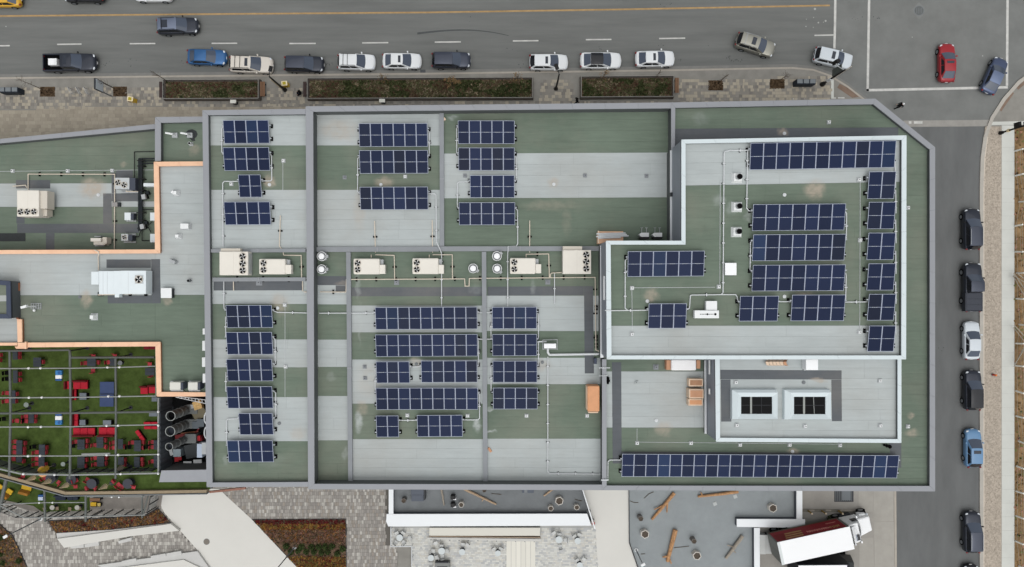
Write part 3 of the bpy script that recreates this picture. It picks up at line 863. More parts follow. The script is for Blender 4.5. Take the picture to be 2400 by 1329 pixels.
# slim wall lights and seams on the west walls
for x, y0, y1 in ((1415.5, 650, 700),):
    m = MB(); a = xy([(1417.5, y0), (1419, y0), (1419, y1), (1417.5, y1)], 16.2); m.prism(inset(a, -0.12), 15.9, 16.15, WHITE); m.build('wall_light', pent)

p2o = [(1676, 838), (2113, 838), (2113, 1038.5), (1678, 1035.5)]
p2i = [(1687, 838), (2104, 838), (2104, 1029), (1688, 1026)]
pent2 = thing('penthouse', 'lower rooftop block with two white framed skylights and pale coping', 'building', P(1890, 940, ZE))
m = MB(); m.prism(inset(xy(p2o, ZQC), 0.06), ZE, ZQ - 0.04, WALLP); m.build('wall', pent2)
m = MB(); m.prism(inset(xy(p2o, ZQC), 0.1), ZQ - 0.04, ZQ, DECK); m.build('roof_deck', pent2)
for i in (1, 2, 3):
    j = (i + 1) % 4
    parapet([p2o[i], p2o[j], p2i[j], p2i[i]], ZQC, ZQ - 0.01, pent2, cope=COPEW)
sheets([(1680, 838), (2110, 838), (2110, 1034), (1681, 1032)], ZQ, MY, 'grey_membrane', pent2)
sheets([(1688, 866.5), (1972, 868), (1972, 889.5), (1688, 889)], ZQ, MD, 'dark_walkway', pent2, dz=0.035)
sheets([(1689, 889.6), (1712, 889.6), (1714, 988), (1690, 988)], ZQ, MD, 'dark_walkway', pent2, dz=0.035, vert=True)
sheets([(1948, 890), (1972, 890), (1973, 987), (1949.5, 987)], ZQ, MD, 'dark_walkway', pent2, dz=0.035, vert=True)
for q in ([(1663, 845), (1664.5, 845), (1664.5, 877), (1663, 877)], [(1663, 912), (1664.5, 912), (1664.5, 924), (1663, 924)]):
    m = MB(); m.prism(inset(xy(q, 15.0), -0.02), 14.7, 14.95, WHITE); m.build('wall_light', pent2)
for i, (x0, y0, x1, y1, gx0, gy0, gx1, gy1, lab) in enumerate([(1716, 913, 1823, 984, 1737, 930, 1810, 970.5, 'left one of the two white framed skylights with dark glass'),
                                             (1839, 913, 1947, 985, 1861, 930, 1935, 971, 'right one of the two white framed skylights with dark glass')]):
    t = thing('skylight', lab, 'skylight', P((x0 + x1) / 2, (y0 + y1) / 2, ZQ), 0, 'skylights on the lower penthouse')
    o4 = ccw(xy([(x0, y0), (x1, y0), (x1, y1), (x0, y1)], ZQ + 0.6)); i4 = ccw(xy([(gx0, gy0), (gx1, gy0), (gx1, gy1), (gx0, gy1)], ZQ + 0.45))
    q4 = inset(i4, -0.42)
    for k in range(4):
        j = (k + 1) % 4
        m = MB()
        a = [(*o4[k], ZQ), (*o4[j], ZQ), (*i4[j], ZQ), (*i4[k], ZQ)]
        b = [(*inset(o4, 0.05)[k], ZQ + 0.45), (*inset(o4, 0.05)[j], ZQ + 0.45), (*q4[j], ZQ + 0.66), (*q4[k], ZQ + 0.66)]
        m.hexa(a, b, COPEW); m.build('curb_frame', t)
        m = MB()
        m.hexa([(*q4[k], ZQ + 0.5), (*q4[j], ZQ + 0.5), (*i4[j], ZQ + 0.3), (*i4[k], ZQ + 0.3)], [(*q4[k], ZQ + 0.655), (*q4[j], ZQ + 0.655), (*i4[j], ZQ + 0.44), (*i4[k], ZQ + 0.44)], COPEW); m.build('inner_frame', t)
    xs = [p[0] for p in i4]; ys = [p[1] for p in i4]
    X0, X1, Y0, Y1 = min(xs), max(xs), min(ys), max(ys)
    GLS = mat('skylight_glass', (8, 10, 12), 0.3, 0.08)
    for u0, u1 in ((0, .3), (.36, .66), (.67, 1)):
        m = MB(); m.bx(X0 + (X1 - X0) * u0, X0 + (X1 - X0) * u1, Y0, Y1, ZQ + 0.3, ZQ + 0.34, GLS); m.build('glass_pane', t)
    m = MB(); m.bx(X0 + (X1 - X0) * .3, X0 + (X1 - X0) * .36, Y0, Y1, ZQ + 0.3, ZQ + 0.37, mat('mullion', (150, 154, 150), 0.5, 0.3)); m.build('mullion', t)
    m = MB(); ym = (Y0 + Y1) / 2; m.bx(X0, X1, ym - 0.02, ym + 0.02, ZQ + 0.341, ZQ + 0.36, STEEL_D)
    m.bx(X0 + (X1 - X0) * .66, X0 + (X1 - X0) * .67, Y0, Y1, ZQ + 0.3, ZQ + 0.36, STEEL_D); m.build('glazing_bar', t)
    if i == 1:
        m = MB(); m.hexa([(X0 + .62 * (X1 - X0), Y1, ZQ + .342), (X0 + .635 * (X1 - X0), Y1, ZQ + .342), (X0 + .665 * (X1 - X0), Y0, ZQ + .342), (X0 + .65 * (X1 - X0), Y0, ZQ + .342)],
                         [(X0 + .62 * (X1 - X0), Y1, ZQ + .36), (X0 + .635 * (X1 - X0), Y1, ZQ + .36), (X0 + .665 * (X1 - X0), Y0, ZQ + .36), (X0 + .65 * (X1 - X0), Y0, ZQ + .36)], mat('mullion', (150, 154, 150)))
        m.build('glazing_bar', t)

# ---- annex on the left with copper coping
anx = thing('annex_building', 'lower left annex with copper coloured coping around its green and grey roof', 'building', P(300, 650, 0))
big = inset(xy([(360, 379), (478, 378), (486, 930), (367, 930), (364, 812), (-300, 812), (-300, 586), (363, 585)], ZRC), 0.05)
m = MB(); m.prism(big, 0.0, ZR, DECK, side=COPPER_D); m.build('wall', anx)
m = MB(); m.prism(inset(xy([(-300, 350), (0, 329), (364, 294), (364, 584), (-300, 585)], 9.0), 0.06), 0.0, ZL, DECK, side=WALLG); m.build('wall', anx)
m = MB(); m.prism(inset(xy([(363, 274), (477, 273), (477, 377), (363, 378)], 11.0), 0.05), 0.0, ZN, DECK, side=WALLG); m.build('wall', anx)
for q in ([(-300, 350), (0, 325.5), (0, 336), (-300, 361)], [(0, 325.5), (363, 290.5), (363, 302), (0, 336)]):
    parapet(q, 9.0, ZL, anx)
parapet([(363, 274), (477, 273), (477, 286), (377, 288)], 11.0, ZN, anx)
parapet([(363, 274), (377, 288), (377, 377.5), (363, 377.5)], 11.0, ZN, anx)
for q in ([(360, 379), (476, 378), (476, 388.5), (372, 390)], [(360, 379), (372, 390), (375.5, 594), (363, 584.5)], [(-300, 587), (363, 584.5), (375.5, 594), (-300, 597)],
          [(41, 803), (376, 801), (364, 812), (41, 814.5)], [(376, 801), (378, 918.5), (367, 929.5), (364, 812)], [(367, 929.5), (378, 918.5), (485, 919.5), (485, 929.5)],
          [(39.5, 748), (51, 748), (52, 802), (41, 802.5)], [(-300, 803), (40, 803), (40, 810), (-300, 811)]):
    parapet(q, ZRC, ZR - 0.02, anx, cope=COPPER, wall=COPPER_D, th=0.12)
# gutter outlet at the copper corner
m = MB(); m.prism(xy([(34, 812), (62, 812), (58, 817.5), (38, 817.5)], 10.9), 10.5, 10.9, COPPER); m.prism(xy([(57.5, 801), (61.5, 801), (61.5, 818), (57.5, 818)], 11.4), 11.2, 11.4, COPPER); m.build('gutter_outlet', anx)
# lower roof of the annex
LC = inset(xy([(-300, 355), (0, 330), (366, 296), (366, 700), (-300, 700)], 9.0), .02)
sheets([(-80, 300), (368, 300), (368, 429), (-80, 430)], ZL, MG, 'green_membrane', anx, clip=LC)
sheets([(-80, 430.5), (320, 429.5), (320, 484.5), (-80, 485)], ZL, MY, 'grey_membrane', anx)
sheets([(-80, 485.5), (372, 485), (372, 600), (-80, 600)], ZL, MG, 'green_membrane', anx)
sheets([(320.5, 429.5), (372, 429.5), (372, 484.5), (320.5, 484.5)], ZL, MG, 'green_membrane', anx)
for i, q in enumerate([[(38, 422), (118, 422), (118, 442), (38, 442)], [(272, 400), (312, 398), (312, 418), (272, 418)], [(262, 405), (271.5, 405), (271.5, 453), (262, 453)], [(262, 453.5), (326, 452.5), (326, 472), (262, 472)],
          [(242, 453.5), (261.5, 453.5), (263, 524), (242, 524)], [(41, 524.5), (326, 524.5), (326, 546), (41, 546)], [(108, 546.5), (128, 546.5), (128, 594), (108, 594)], [(39, 505), (58, 505), (58, 524), (39, 524)]]):
    sheets(q, ZL, MD, 'dark_walkway', anx, dz=0.035, vert=abs(q[0][0] - q[1][0]) < abs(q[0][1] - q[3][1]))
sheets([(263, 472.5), (372, 472), (372, 485), (263, 485)], ZL, MY, 'grey_membrane', anx, dz=0.028)
m = MB(); m.prism(xy([(-60, 547), (60, 546.5), (60, 565.5), (-60, 566)], ZL), ZL, ZL + 0.05, mat('wet_membrane', (46, 50, 52), 0.5, 0.3, var=0.15, vscale=1)); m.build('rubber_mat', anx)
# small north roof, main annex roof
sheets([(366, 276), (480, 276), (480, 380), (366, 380)], ZN, MG, 'green_membrane', anx)
sheets([(364, 382), (482, 382), (482, 691), (364, 691)], ZR, MY, 'grey_membrane', anx)
sheets([(-80, 588), (363.6, 588), (363.6, 692), (-80, 692)], ZR, MY, 'grey_membrane', anx)
sheets([(44, 692.5), (363.6, 691.6), (363.6, 810), (44, 810)], ZR, MG, 'green_membrane', anx)
sheets([(364, 691.6), (484, 691.6), (484, 928), (364, 928)], ZR, MG, 'green_membrane', anx)
sheets([(-80, 692.5), (43.6, 692.5), (43.6, 808), (-80, 808)], ZR, MY, 'grey_membrane', anx)
for q, v in (([(250, 608), (354, 608), (354, 628), (250, 628)], 0), ([(354.6, 607.5), (375.5, 607.5), (377, 711), (355.6, 711)], 1), ([(253, 692.5), (355, 692), (355, 711), (253, 711)], 0)):
    sheets(q, ZR, MD, 'dark_walkway', anx, dz=0.035, vert=bool(v))
# dark clad stair tower at the left edge
tow = thing('stair_tower', 'dark clad stair head with navy coping at the left edge of the annex roof', 'building', P(0, 700, ZR))
tq = [(-60, 652), (24, 659), (26, 747), (-60, 747)]
m = MB(); m.prism(inset(xy(tq, 12.25), 0.05), ZR, 12.0, mat('tower_cladding', (84, 88, 90), 0.7, 0.15, var=0.08, vscale=1)); m.build('wall', tow)
NAVY = mat('navy_coping', (66, 74, 92), 0.5, 0.25)
ti = [(-60, 664), (14, 669), (15, 736), (-60, 736)]
for i in range(3):
    parapet([tq[i], tq[i + 1], ti[i + 1], ti[i]], 12.25, 11.95, tow, cope=NAVY, wall=STEEL_D)
sheets([(-60, 660), (20, 664), (20, 740), (-60, 740)], 12.0, MG, 'green_membrane', tow, dz=0.01)
sheets([(-60, 694), (18, 692), (18, 706), (-60, 708)], 12.0, MY, 'grey_membrane', tow, dz=0.03)
m = MB(); a = xy([(43, 662), (48, 663), (48, 748), (43, 747)], ZR); m.prism(a, ZR, ZR + 0.3, COPPER_D); m.build('base_flashing', tow)
# boxes fixed to the outside of the west wall
for y0, y1, x0 in ((770, 784, 475), (799, 822, 474), (838, 860, 473.5), (876, 897, 475)):
    m = MB(); m.prism(xy([(x0, y0), (484, y0), (484, y1), (x0, y1)], 12.0), 11.6, 12.0, WHITE); m.build('wall_box', bld)

# ------------------------------------------------------------ solar arrays
CELL = mat('solar_cell', (27, 38, 66), 0.35, 0.10, objrand=0.22)
CELL2 = mat('solar_cell_teal', (34, 50, 80), 0.35, 0.10, objrand=0.2)
CELL3 = mat('solar_cell_dark', (29, 37, 58), 0.35, 0.10, objrand=0.2)
PFR = mat('panel_frame', (172, 180, 198), 0.4, 0.3)
PBUS = mat('panel_busbar', (150, 158, 178), 0.5, 0.2)
PDASH = mat('panel_clamp', (176, 182, 188), 0.5, 0.3)
TILT = R(9.5)
panel_mesh = {}
def panel_proto(w, cell):
    """one framed module, low edge at y=-L/2; local z along the tilted normal"""
    k = (round(w, 3), cell.name)
    if k in panel_mesh: return panel_mesh[k]
    L = 2.0 * w; hw, hl = w / 2 - 0.008, L / 2; f = 0.034
    m = MB()
    m.bx(-hw, hw, -hl, -hl + f, 0, 0.04, PFR); m.bx(-hw, hw, hl - f, hl, 0, 0.04, PFR)
    m.bx(-hw, -hw + f, -hl + f, hl - f, 0, 0.04, PFR); m.bx(hw - f, hw, -hl + f, hl - f, 0, 0.04, PFR)
    m.bx(-hw + f, hw - f, -hl + f, -0.02, 0.01, 0.034, cell, False); m.bx(-hw + f, hw - f, 0.02, hl - f, 0.01, 0.034, cell, False)
    m.bx(-hw + f, hw - f, -0.02, 0.02, 0.01, 0.033, PBUS, False)
    for u in (-0.16, -0.02, 0.14): m.bx(w * u - 0.06, w * u + 0.06, -0.022, 0.022, 0.033, 0.038, PDASH, False)
    o = m.build('solar_panel'); me = o.data; bpy.data.objects.remove(o)
    panel_mesh[k] = me
    return me
rsol = random.Random(17)
def array(x0, y0, x1, y1, n, zr, rot, label, group):
    zc = zr + 0.46
    w = round(S(x1 - x0 - 2, zc) / n / 0.01) * 0.01
    c = P((x0 + x1) / 2, (y0 + y1) / 2, zr + 0.02)
    c2 = P((x0 + x1) / 2, (y0 + y1) / 2, zc)
    t = thing('solar_array', label, 'solar array', (c2.x, c2.y, zr + 0.02), R(rot), group)
    L = 2 * w; hl = L / 2
    for k in range(n):
        cell = rsol.choices([CELL, CELL3, CELL2], [0.83, 0.13, 0.04])[0]
        o = bpy.data.objects.new('solar_panel', panel_proto(w, cell)); COL.objects.link(o)
        o.parent = t; o.location = ((k - (n - 1) / 2) * w, 0, 0.44); o.rotation_euler = (TILT, 0, 0)
    # racking: two rails, ballast blocks and end clips
    m = MB()
    hn = n * w / 2
    for yy in (-0.28 * L, 0.28 * L):
        zz = 0.40 + yy * math.tan(TILT)
        m.bx(-hn - 0.08, hn + 0.08, yy - 0.03, yy + 0.03, zz - 0.05, zz - 0.005, STEEL)
        for s in (-1, 1):
            m.bx(s * (hn + 0.09) - 0.07, s * (hn + 0.09) + 0.07, yy - 0.05, yy + 0.05, zz - 0.07, zz + 0.03, PDASH)
    m.build('mounting_rail', t, local=True)
    m = MB()
    for yy in (-0.28 * L, 0.28 * L):
        zz = 0.40 + yy * math.tan(TILT) - 0.055
        for k in range(n + 1):
            xx = (k - n / 2) * w
            s = 0.12 if 0 < k < n else 0.11
            e = 0 if 0 < k < n else (0.13 if k == n else -0.13)
            m.bx(xx + e - s, xx + e + s, yy - 0.2, yy + 0.2, 0, 0.1, BLACKM)
            m.bx(xx + e - 0.03, xx + e + 0.03, yy - 0.03, yy + 0.03, 0.1, zz, STEEL)
    stuff(m.build('ballast_foot', t, local=True))
    return t
gw, gn, gnr = 'solar arrays on the narrow west roof', 'solar arrays on the north bays of the main roof', 'solar arrays on the south bays of the main roof'
gp = 'solar arrays on the upper penthouse'
for a in [
    (523, 282, 632, 336, 4, ZW, .3, 'topmost solar array on the narrow west roof, four panels wide', gw),
    (523.5, 346, 633, 399.5, 4, ZW, .3, 'second solar array from the top on the narrow west roof', gw),
    (559, 410, 613.5, 462, 2, ZW, .3, 'only two panel solar array on the narrow west roof', gw),
    (525.5, 474, 635, 526, 4, ZW, .3, 'solar array just above the big tan rooftop unit on the west roof', gw),
    (530, 715, 639.5, 768, 4, ZW, .2, 'first solar array below the dark walkway on the west roof', gw),
    (530.5, 778, 640, 831, 4, ZW, .2, 'second solar array below the dark walkway on the west roof', gw),
    (531, 841.5, 640, 893, 4, ZW, .2, 'third solar array below the dark walkway on the west roof', gw),
    (531.5, 905.5, 640.5, 957, 4, ZW, .2, 'solar array right above the three panel array on the west roof', gw),
    (560, 968, 641, 1019, 3, ZW, .2, 'only three panel solar array on the narrow west roof', gw),
    (533, 1032, 641.5, 1083, 4, ZW, .2, 'bottom solar array on the narrow west roof', gw),
    (841, 289, 1003, 344, 6, ZM, .2, 'topmost six panel solar array in the bay left of the curb', gn),
    (842, 352, 1004, 407, 6, ZM, .2, 'middle six panel solar array, just above a tan stain', gn),
    (843.5, 438, 1004, 491.5, 6, ZM, .2, 'lowest six panel solar array, just below a tan stain', gn),
    (1072.5, 282, 1207, 338, 5, ZM, 0, 'topmost five panel solar array right of the roof curb', gn),
    (1073.5, 346, 1207, 400, 5, ZM, 0, 'middle five panel solar array right of the roof curb', gn),
    (1100.5, 411, 1207, 463.5, 4, ZM, 0, 'four panel solar array between five panel ones right of the curb', gn),
    (1075, 474, 1208, 528, 5, ZM, .1, 'lowest five panel solar array right of the roof curb', gn),
    (879, 719.5, 1119.5, 772, 9, ZM, .3, 'topmost nine panel solar array in the middle bay, on grey roofing', gnr),
    (880, 783, 1120, 836, 9, ZM, .3, 'second nine panel solar array in the middle bay, on green roofing', gnr),
    (881, 847, 961, 898, 3, ZM, .2, 'three panel solar array left of the gap in the middle bay', gnr),
    (986.5, 845.5, 1119.5, 896, 5, ZM, .2, 'five panel solar array right of the gap in the middle bay', gnr),
    (881, 909, 1121, 960, 9, ZM, .1, 'lowest nine panel solar array in the middle bay', gnr),
    (881, 973, 935.5, 1025.5, 2, ZM, .2, 'two panel solar array at the bottom left of the middle bay', gnr),
    (977, 971.5, 1085, 1024.5, 4, ZM, .3, 'four panel solar array at the bottom of the middle bay', gnr),
    (1152.5, 719, 1259, 771, 4, ZM, .2, 'topmost array of four beside the left curb of the right bay', gnr),
    (1153, 782.5, 1259.5, 834.5, 4, ZM, .2, 'second array of the right bay, level with the white satellite box', gnr),
    (1154, 845.5, 1260, 896.5, 4, ZM, .1, 'third array of the right bay, beside a brown drain spot', gnr),
    (1154.5, 908, 1261, 959.5, 4, ZM, .1, 'lowest array of the right bay, on green roofing', gnr),
    (1456, 1064, 2106, 1120, 23, ZE, -.3, 'longest solar array, one row along the south edge of the east roof', 'solar arrays on the east roof'),
    (1757, 331.5, 2099, 396.5, 11, ZP, 1.0, 'long eleven panel solar array along the top of the penthouse', gp),
    (2033.5, 404, 2098.5, 464, 2, ZP, .3, 'topmost two panel array of the right hand column on the penthouse', gp),
    (2033, 475, 2098, 535, 2, ZP, .3, 'second two panel array of the right hand column on the penthouse', gp),
    (2032, 547, 2097.5, 607.5, 2, ZP, .2, 'third two panel array of the right hand column on the penthouse', gp),
    (2032, 619, 2097.5, 679, 2, ZP, .1, 'fourth two panel array of the right hand column on the penthouse', gp),
    (2033, 690, 2098, 750, 2, ZP, .1, 'fifth two panel array of the right hand column on the penthouse', gp),
    (2033.5, 765, 2097.5, 822, 2, ZP, .0, 'lowest two panel array of the right hand column, alone on grey roofing', gp),
    (1763, 478.5, 1981, 540, 7, ZP, .5, 'topmost seven panel solar array in the middle of the penthouse', gp),
    (1763, 549.5, 1981, 610.5, 7, ZP, .4, 'middle seven panel solar array in the middle of the penthouse', gp),
    (1762, 621, 1980.5, 681.5, 7, ZP, .3, 'lowest seven panel solar array in the middle of the penthouse', gp),
    (1732, 694, 1824.5, 752.5, 3, ZP, .2, 'three panel solar array left of the four panel one on the penthouse', gp),
    (1853.5, 692, 1980.5, 751, 4, ZP, .2, 'four panel solar array below the seven panel ones on the penthouse', gp),
    (1470, 588, 1651.5, 648.5, 6, ZP, .5, 'six panel solar array in the left arm of the penthouse roof', gp),
    (1518.5, 711.5, 1609.5, 769.5, 3, ZP, .3, 'three panel solar array between conduits in the left arm of the penthouse', gp)]:
    array(*a)
# ------------------------------------------------------------ rooftop equipment
TAN = mat('unit_tan', (226, 222, 212), 0.55, 0.2, var=0.03, vscale=0.8)
TAN_S = mat('unit_tan_side', (206, 200, 188), 0.55, 0.2)
UNITW = mat('unit_white', (222, 231, 234), 0.5, 0.25, var=0.02, vscale=0.8)
UNITG = mat('unit_grey', (190, 195, 197), 0.5, 0.25, var=0.03, vscale=1)
BLADE = mat('fan_blade', (206, 206, 202), 0.45, 0.3)
HOLE = mat('fan_well', (13, 13, 15), 0.8, 0.05)
PIPE_W = mat('white_conduit', (208, 212, 214), 0.45, 0.3)
PIPE_Y = mat('beige_gas_pipe', (214, 204, 188), 0.5, 0.2, var=0.05, vscale=2)
COIL = mat('coil_fins', (66, 72, 84), 0.5, 0.3)
GALV = mat('galvanised', (170, 174, 176), 0.4, 0.4, var=0.06, vscale=3)
ORANGE = mat('orange_wrap', (212, 156, 116), 0.6, 0.2, var=0.08, vscale=1.5)
CARD = mat('cardboard', (196, 150, 120), 0.8, 0.1, var=0.1, vscale=1.5)
CARD_L = mat('cardboard_pale', (224, 200, 176), 0.8, 0.1, var=0.06, vscale=2)
PLASTIC_W = mat('white_wrap', (238, 238, 238), 0.45, 0.3, var=0.03, vscale=2, bump=0.4, bscale=3)

def fan(parent, c, r, z, seed=0):
    m = MB(); m.ring((c.x, c.y), r * 0.97, r * 1.12, z, z + 0.07, TAN_S if r > 0.2 else STEEL, 20)
    m.cyl((c.x, c.y), r * 0.985, z + 0.002, z + 0.012, HOLE, 20)
    o = m.build('fan', parent)
    m = MB(); a0 = seed * 0.7
    for k in range(4):
        a = a0 + k * math.pi / 2
        q = []
        for t, rr in ((-0.10, .2), (0.42, .22), (0.62, .95), (0.16, .95)):
            q.append((c.x + r * rr * math.cos(a + t), c.y + r * rr * math.sin(a + t)))
        m.hexa([(x, y, z + 0.02 + 0.02 * (i in (1, 2))) for i, (x, y) in enumerate(q)], [(x, y, z + 0.03 + 0.02 * (i in (1, 2))) for i, (x, y) in enumerate(q)], BLADE)
    m.build('blade', o)
    m = MB(); m.cyl((c.x, c.y), r * 0.2, z + 0.02, z + 0.065, STEEL, 10); m.build('hub', o)
def boxpart(parent, name, x0, y0, x1, y1, z0, z1, mt, bevel=0.0, zp=None):
    a = xy([(x0, y0), (x1, y0), (x1, y1), (x0, y1)], zp if zp is not None else z1)
    m = MB(); m.prism(a, z0, z1, mt, bottom=True)
    return m.build(name, parent, bevel=bevel)

def unit3(label, x0, y0, x1, y1, zr, fans, hood, fr=0.32, h=1.3):
    zt = zr + h
    t = thing('rooftop_unit', label, 'air conditioner', P((x0 + x1) / 2, (y0 + y1) / 2, zr), 0, 'tan rooftop air conditioning units')
    boxpart(t, 'base_curb', x0 + 1, y0 + 1, x1 - 1, y1 - 1, zr, zr + 0.25, GALV, zp=zt)
    boxpart(t, 'housing', x0, y0, x1, y1, zr + 0.25, zt, TAN, 0.05)
    hx0, hy0, hx1, hy1 = hood
    boxpart(t, 'intake_hood', hx0, hy0, hx1, hy1, zr + 0.5, zt - 0.25, TAN_S, 0.03)
    w = xy([(x0, y0), (x1, y0), (x1, y1), (x0, y1)], zt)
    m = MB()
    xm = (w[0][0] + w[1][0]) / 2
    m.bx(xm - 0.008, xm + 0.008, w[3][1] + 0.06, w[0][1] - 0.06, zt, zt + 0.004, TAN_S); m.build('panel_seam', t)
    # louvred side panel
    m = MB()
    for k in range(5):
        zz = zr + 0.4 + k * 0.15
        m.bx(w[1][0], w[1][0] + 0.02, w[2][1] + 0.15, w[1][1] - 0.15, zz, zz + 0.09, GALV)
    stuff(m.build('louvre', t))
    for i, (fx, fy) in enumerate(fans): fan(t, P(fx, fy, zt), fr, zt, i)
    return t
unit3('tan rooftop unit with three fans on the narrow west roof, beside the left parapet', 514, 589.5, 581, 645, ZW, [(569, 601), (569, 617.5), (569, 634)], (517, 582, 563, 590))
unit3('tan rooftop unit with three fans at the foot of the penthouse wall', 1319, 586, 1385.5, 642, ZM, [(1374, 597), (1374, 613.3), (1374, 629.5)], (1319, 577, 1364.5, 588), h=1.4)
t = unit3('big tan rooftop unit with three fans on the low annex roof at left', 39.5, 446, 91, 507.5, ZL, [(49, 496.5), (64.5, 496.5), (80, 496)], (91, 447, 110.5, 489), fr=0.31, h=1.9)
m = MB(); a = xy([(91, 489), (110, 491), (110, 506), (91, 507)], 9.2); m.prism(a, ZL + 0.3, ZL + 1.2, TAN_S); m.build('side_duct', t)

def unit2(label, x0, y0, x1, y1, bx1, by0, by1, zr, fans):
    zt = zr + 1.15
    t = thing('rooftop_unit', label, 'air conditioner', P((x0 + x1) / 2, (y0 + y1) / 2, zr), 0, 'tan rooftop air conditioning units')
    boxpart(t, 'base_curb', x0 + 1.5, y0 + 1.5, x1 - 1, y1 - 1.5, zr, zr + 0.3, GALV, zp=zt)
    boxpart(t, 'housing', x0, y0, x1, y1, zr + 0.3, zt, TAN, 0.12)
    boxpart(t, 'intake_hood', x1 + 0.2, by0, bx1, by1, zr + 0.45, zt - 0.08, TAN, 0.03)
    boxpart(t, 'filter_box', x1 + 0.2, y0 + 2, x1 + 7, by0 - 0.3, zr + 0.3, zr + 0.7, GALV, zp=zt)
    for i, (fx, fy) in enumerate(fans): fan(t, P(fx, fy, zt), 0.30, zt, i + 1)
    return t
unit2('tan rooftop unit with two fans on the west roof, right of the three fan unit', 606.5, 606.5, 668.5, 643, 682.5, 620.5, 642, ZW, [(618, 616.5), (618, 632.5)])
unit2('tan rooftop unit with two fans, left one of the middle bay', 828, 606, 889.5, 643, 902.5, 620.5, 642, ZM, [(838.5, 616.5), (838.5, 632)])
unit2('tan rooftop unit with two fans, right one of the middle bay crossed by a conduit', 966, 605, 1027.5, 642.5, 1040, 620.5, 641.5, ZM, [(977, 615.5), (977, 631.5)])
unit2('tan rooftop unit with two fans in the right bay beside two white exhaust caps', 1195, 604.5, 1255.5, 642, 1268.5, 619, 640.5, ZM, [(1205.5, 614.5), (1205.5, 631)])

def exhaust(label, px, py, zr, ang):
    t = thing('exhaust_fan', label, 'exhaust fan', P(px, py, zr), 0, 'round white exhaust fans')
    c = P(px, py, zr + 0.9)
    m = MB(); m.rbox((c.x, c.y, zr), (0.75, 0.75, 0.35), GALV); m.build('curb', t)
    m = MB(); m.tube((c.x, c.y, zr + 0.35), (c.x, c.y, zr + 0.62), 0.28, GALV, 16, 0.46, cap=False); m.ring((c.x, c.y), 0.42, 0.47, zr + 0.62, zr + 0.70, WHITE, 20); m.ring((c.x, c.y), 0.27, 0.42, zr + .55, zr + .6, STEEL, 20); m.build('windband', t)
    m = MB(); m.tube((c.x, c.y, zr + 0.62), (c.x, c.y, zr + 0.86), 0.30, WHITE_B, 16, 0.29); m.ball((c.x, c.y, zr + 0.86), 0.28, WHITE_B, 16, 6, 0.15); m.build('motor_cap', t, smooth=False)
    m = MB()
    for k in range(3):
        a = ang + k * 2.09
        m.rbox((c.x + 0.38 * math.cos(a), c.y + 0.38 * math.sin(a), zr + 0.62), (0.16, 0.07, 0.12), GALV, a)
    m.build('bracket', t)
    m = MB(); m.rbox((c.x + 0.52 * math.cos(ang), c.y + 0.52 * math.sin(ang), zr + 0.3), (0.18, 0.3, 0.4), GALV, ang); m.build('switch_box', t)
exhaust('upper round white exhaust fan beside the long grey parapet', 752.5, 600.5, ZM, 0)
exhaust('lower round white exhaust fan beside the long grey parapet', 752.5, 631, ZM, 0)
exhaust('lone round white exhaust fan at the right end of the middle bay', 1108.5, 629, ZM, -0.5)
exhaust('upper round white exhaust fan left of the right bay unit', 1164.5, 600, ZM, 0.6)
exhaust('lower round white exhaust fan left of the right bay unit', 1165, 629.5, ZM, -0.8)

# square curb vents on the penthouse
for lab, x, y in (('topmost white square vent with a black pipe mouth, on grey roofing', 1729.5, 415.5), ('middle white square vent with a black pipe mouth on the penthouse', 1729.5, 484), ('lowest white square vent with a black pipe mouth, above the white hatch', 1728.5, 543)):
    t = thing('roof_vent', lab, 'vent', P(x, y, ZP), 0, 'square vents on the penthouse')
    c = P(x, y, ZP + 0.4)
    q = ccw([(c.x - .5, c.y - .48), (c.x + .5, c.y - .48), (c.x + .5, c.y + .48), (c.x - .5, c.y + .48)])
    m = MB(); b = inset(q, 0.14); m.hexa([(*p, ZP) for p in q], [(*p, ZP + 0.4) for p in b], WHITE); m.build('curb', t)
    m = MB(); m.cyl((c.x + .02, c.y), 0.24, ZP + 0.4, ZP + 0.85, GALV, 16); m.ring((c.x + .02, c.y), 0.2, 0.26, ZP + 0.85, ZP + 0.9, BLACK, 16); m.build('stack', t)
    m = MB(); m.cyl((c.x + .02, c.y), 0.2, ZP + 0.851, ZP + 0.86, HOLE, 16); m.build('mouth', t)
t = thing('roof_hatch', 'plain white square hatch beside the long conduit on the penthouse', 'hatch', P(1713, 630.5, ZP))
boxpart(t, 'curb', 1700, 617, 1726, 644.5, ZP, ZP + 0.35, GALV); boxpart(t, 'lid', 1699.5, 616, 1726.5, 645, ZP + 0.35, ZP + 0.5, WHITE_B, 0.03)
m = MB(); c = P(1713, 645.5, ZP + 0.4); m.rbox((c.x, c.y, ZP + 0.3), (0.3, 0.06, 0.08), STEEL); m.build('latch', t)
t = thing('rooftop_unit', 'white air handler with a row of dark slots on the penthouse', 'air conditioner', P(1656, 730, ZP))
boxpart(t, 'housing', 1628, 727.5, 1685.5, 746, ZP + 0.15, ZP + 0.75, WHITE, 0.04); boxpart(t, 'duct', 1655, 705.5, 1681, 727, ZP + 0.1, ZP + 0.6, WHITE, 0.03)
boxpart(t, 'base_rail', 1630, 730, 1683, 744, ZP, ZP + 0.15, STEEL)
m = MB()
for k in range(9):
    c = P(1642 + k * 3.6, 736.5, ZP + .75); m.rbox((c.x, c.y, ZP + .751), (0.1, 0.06, 0.012), HOLE)
c = P(1676.5, 736.5, ZP + .75); m.cyl((c.x, c.y), 0.11, ZP + .751, ZP + .77, HOLE, 10); c = P(1658, 736.5, ZP + .75); m.cyl((c.x, c.y), 0.085, ZP + .751, ZP + .77, HOLE, 10)
stuff(m.build('vent_slot', t))

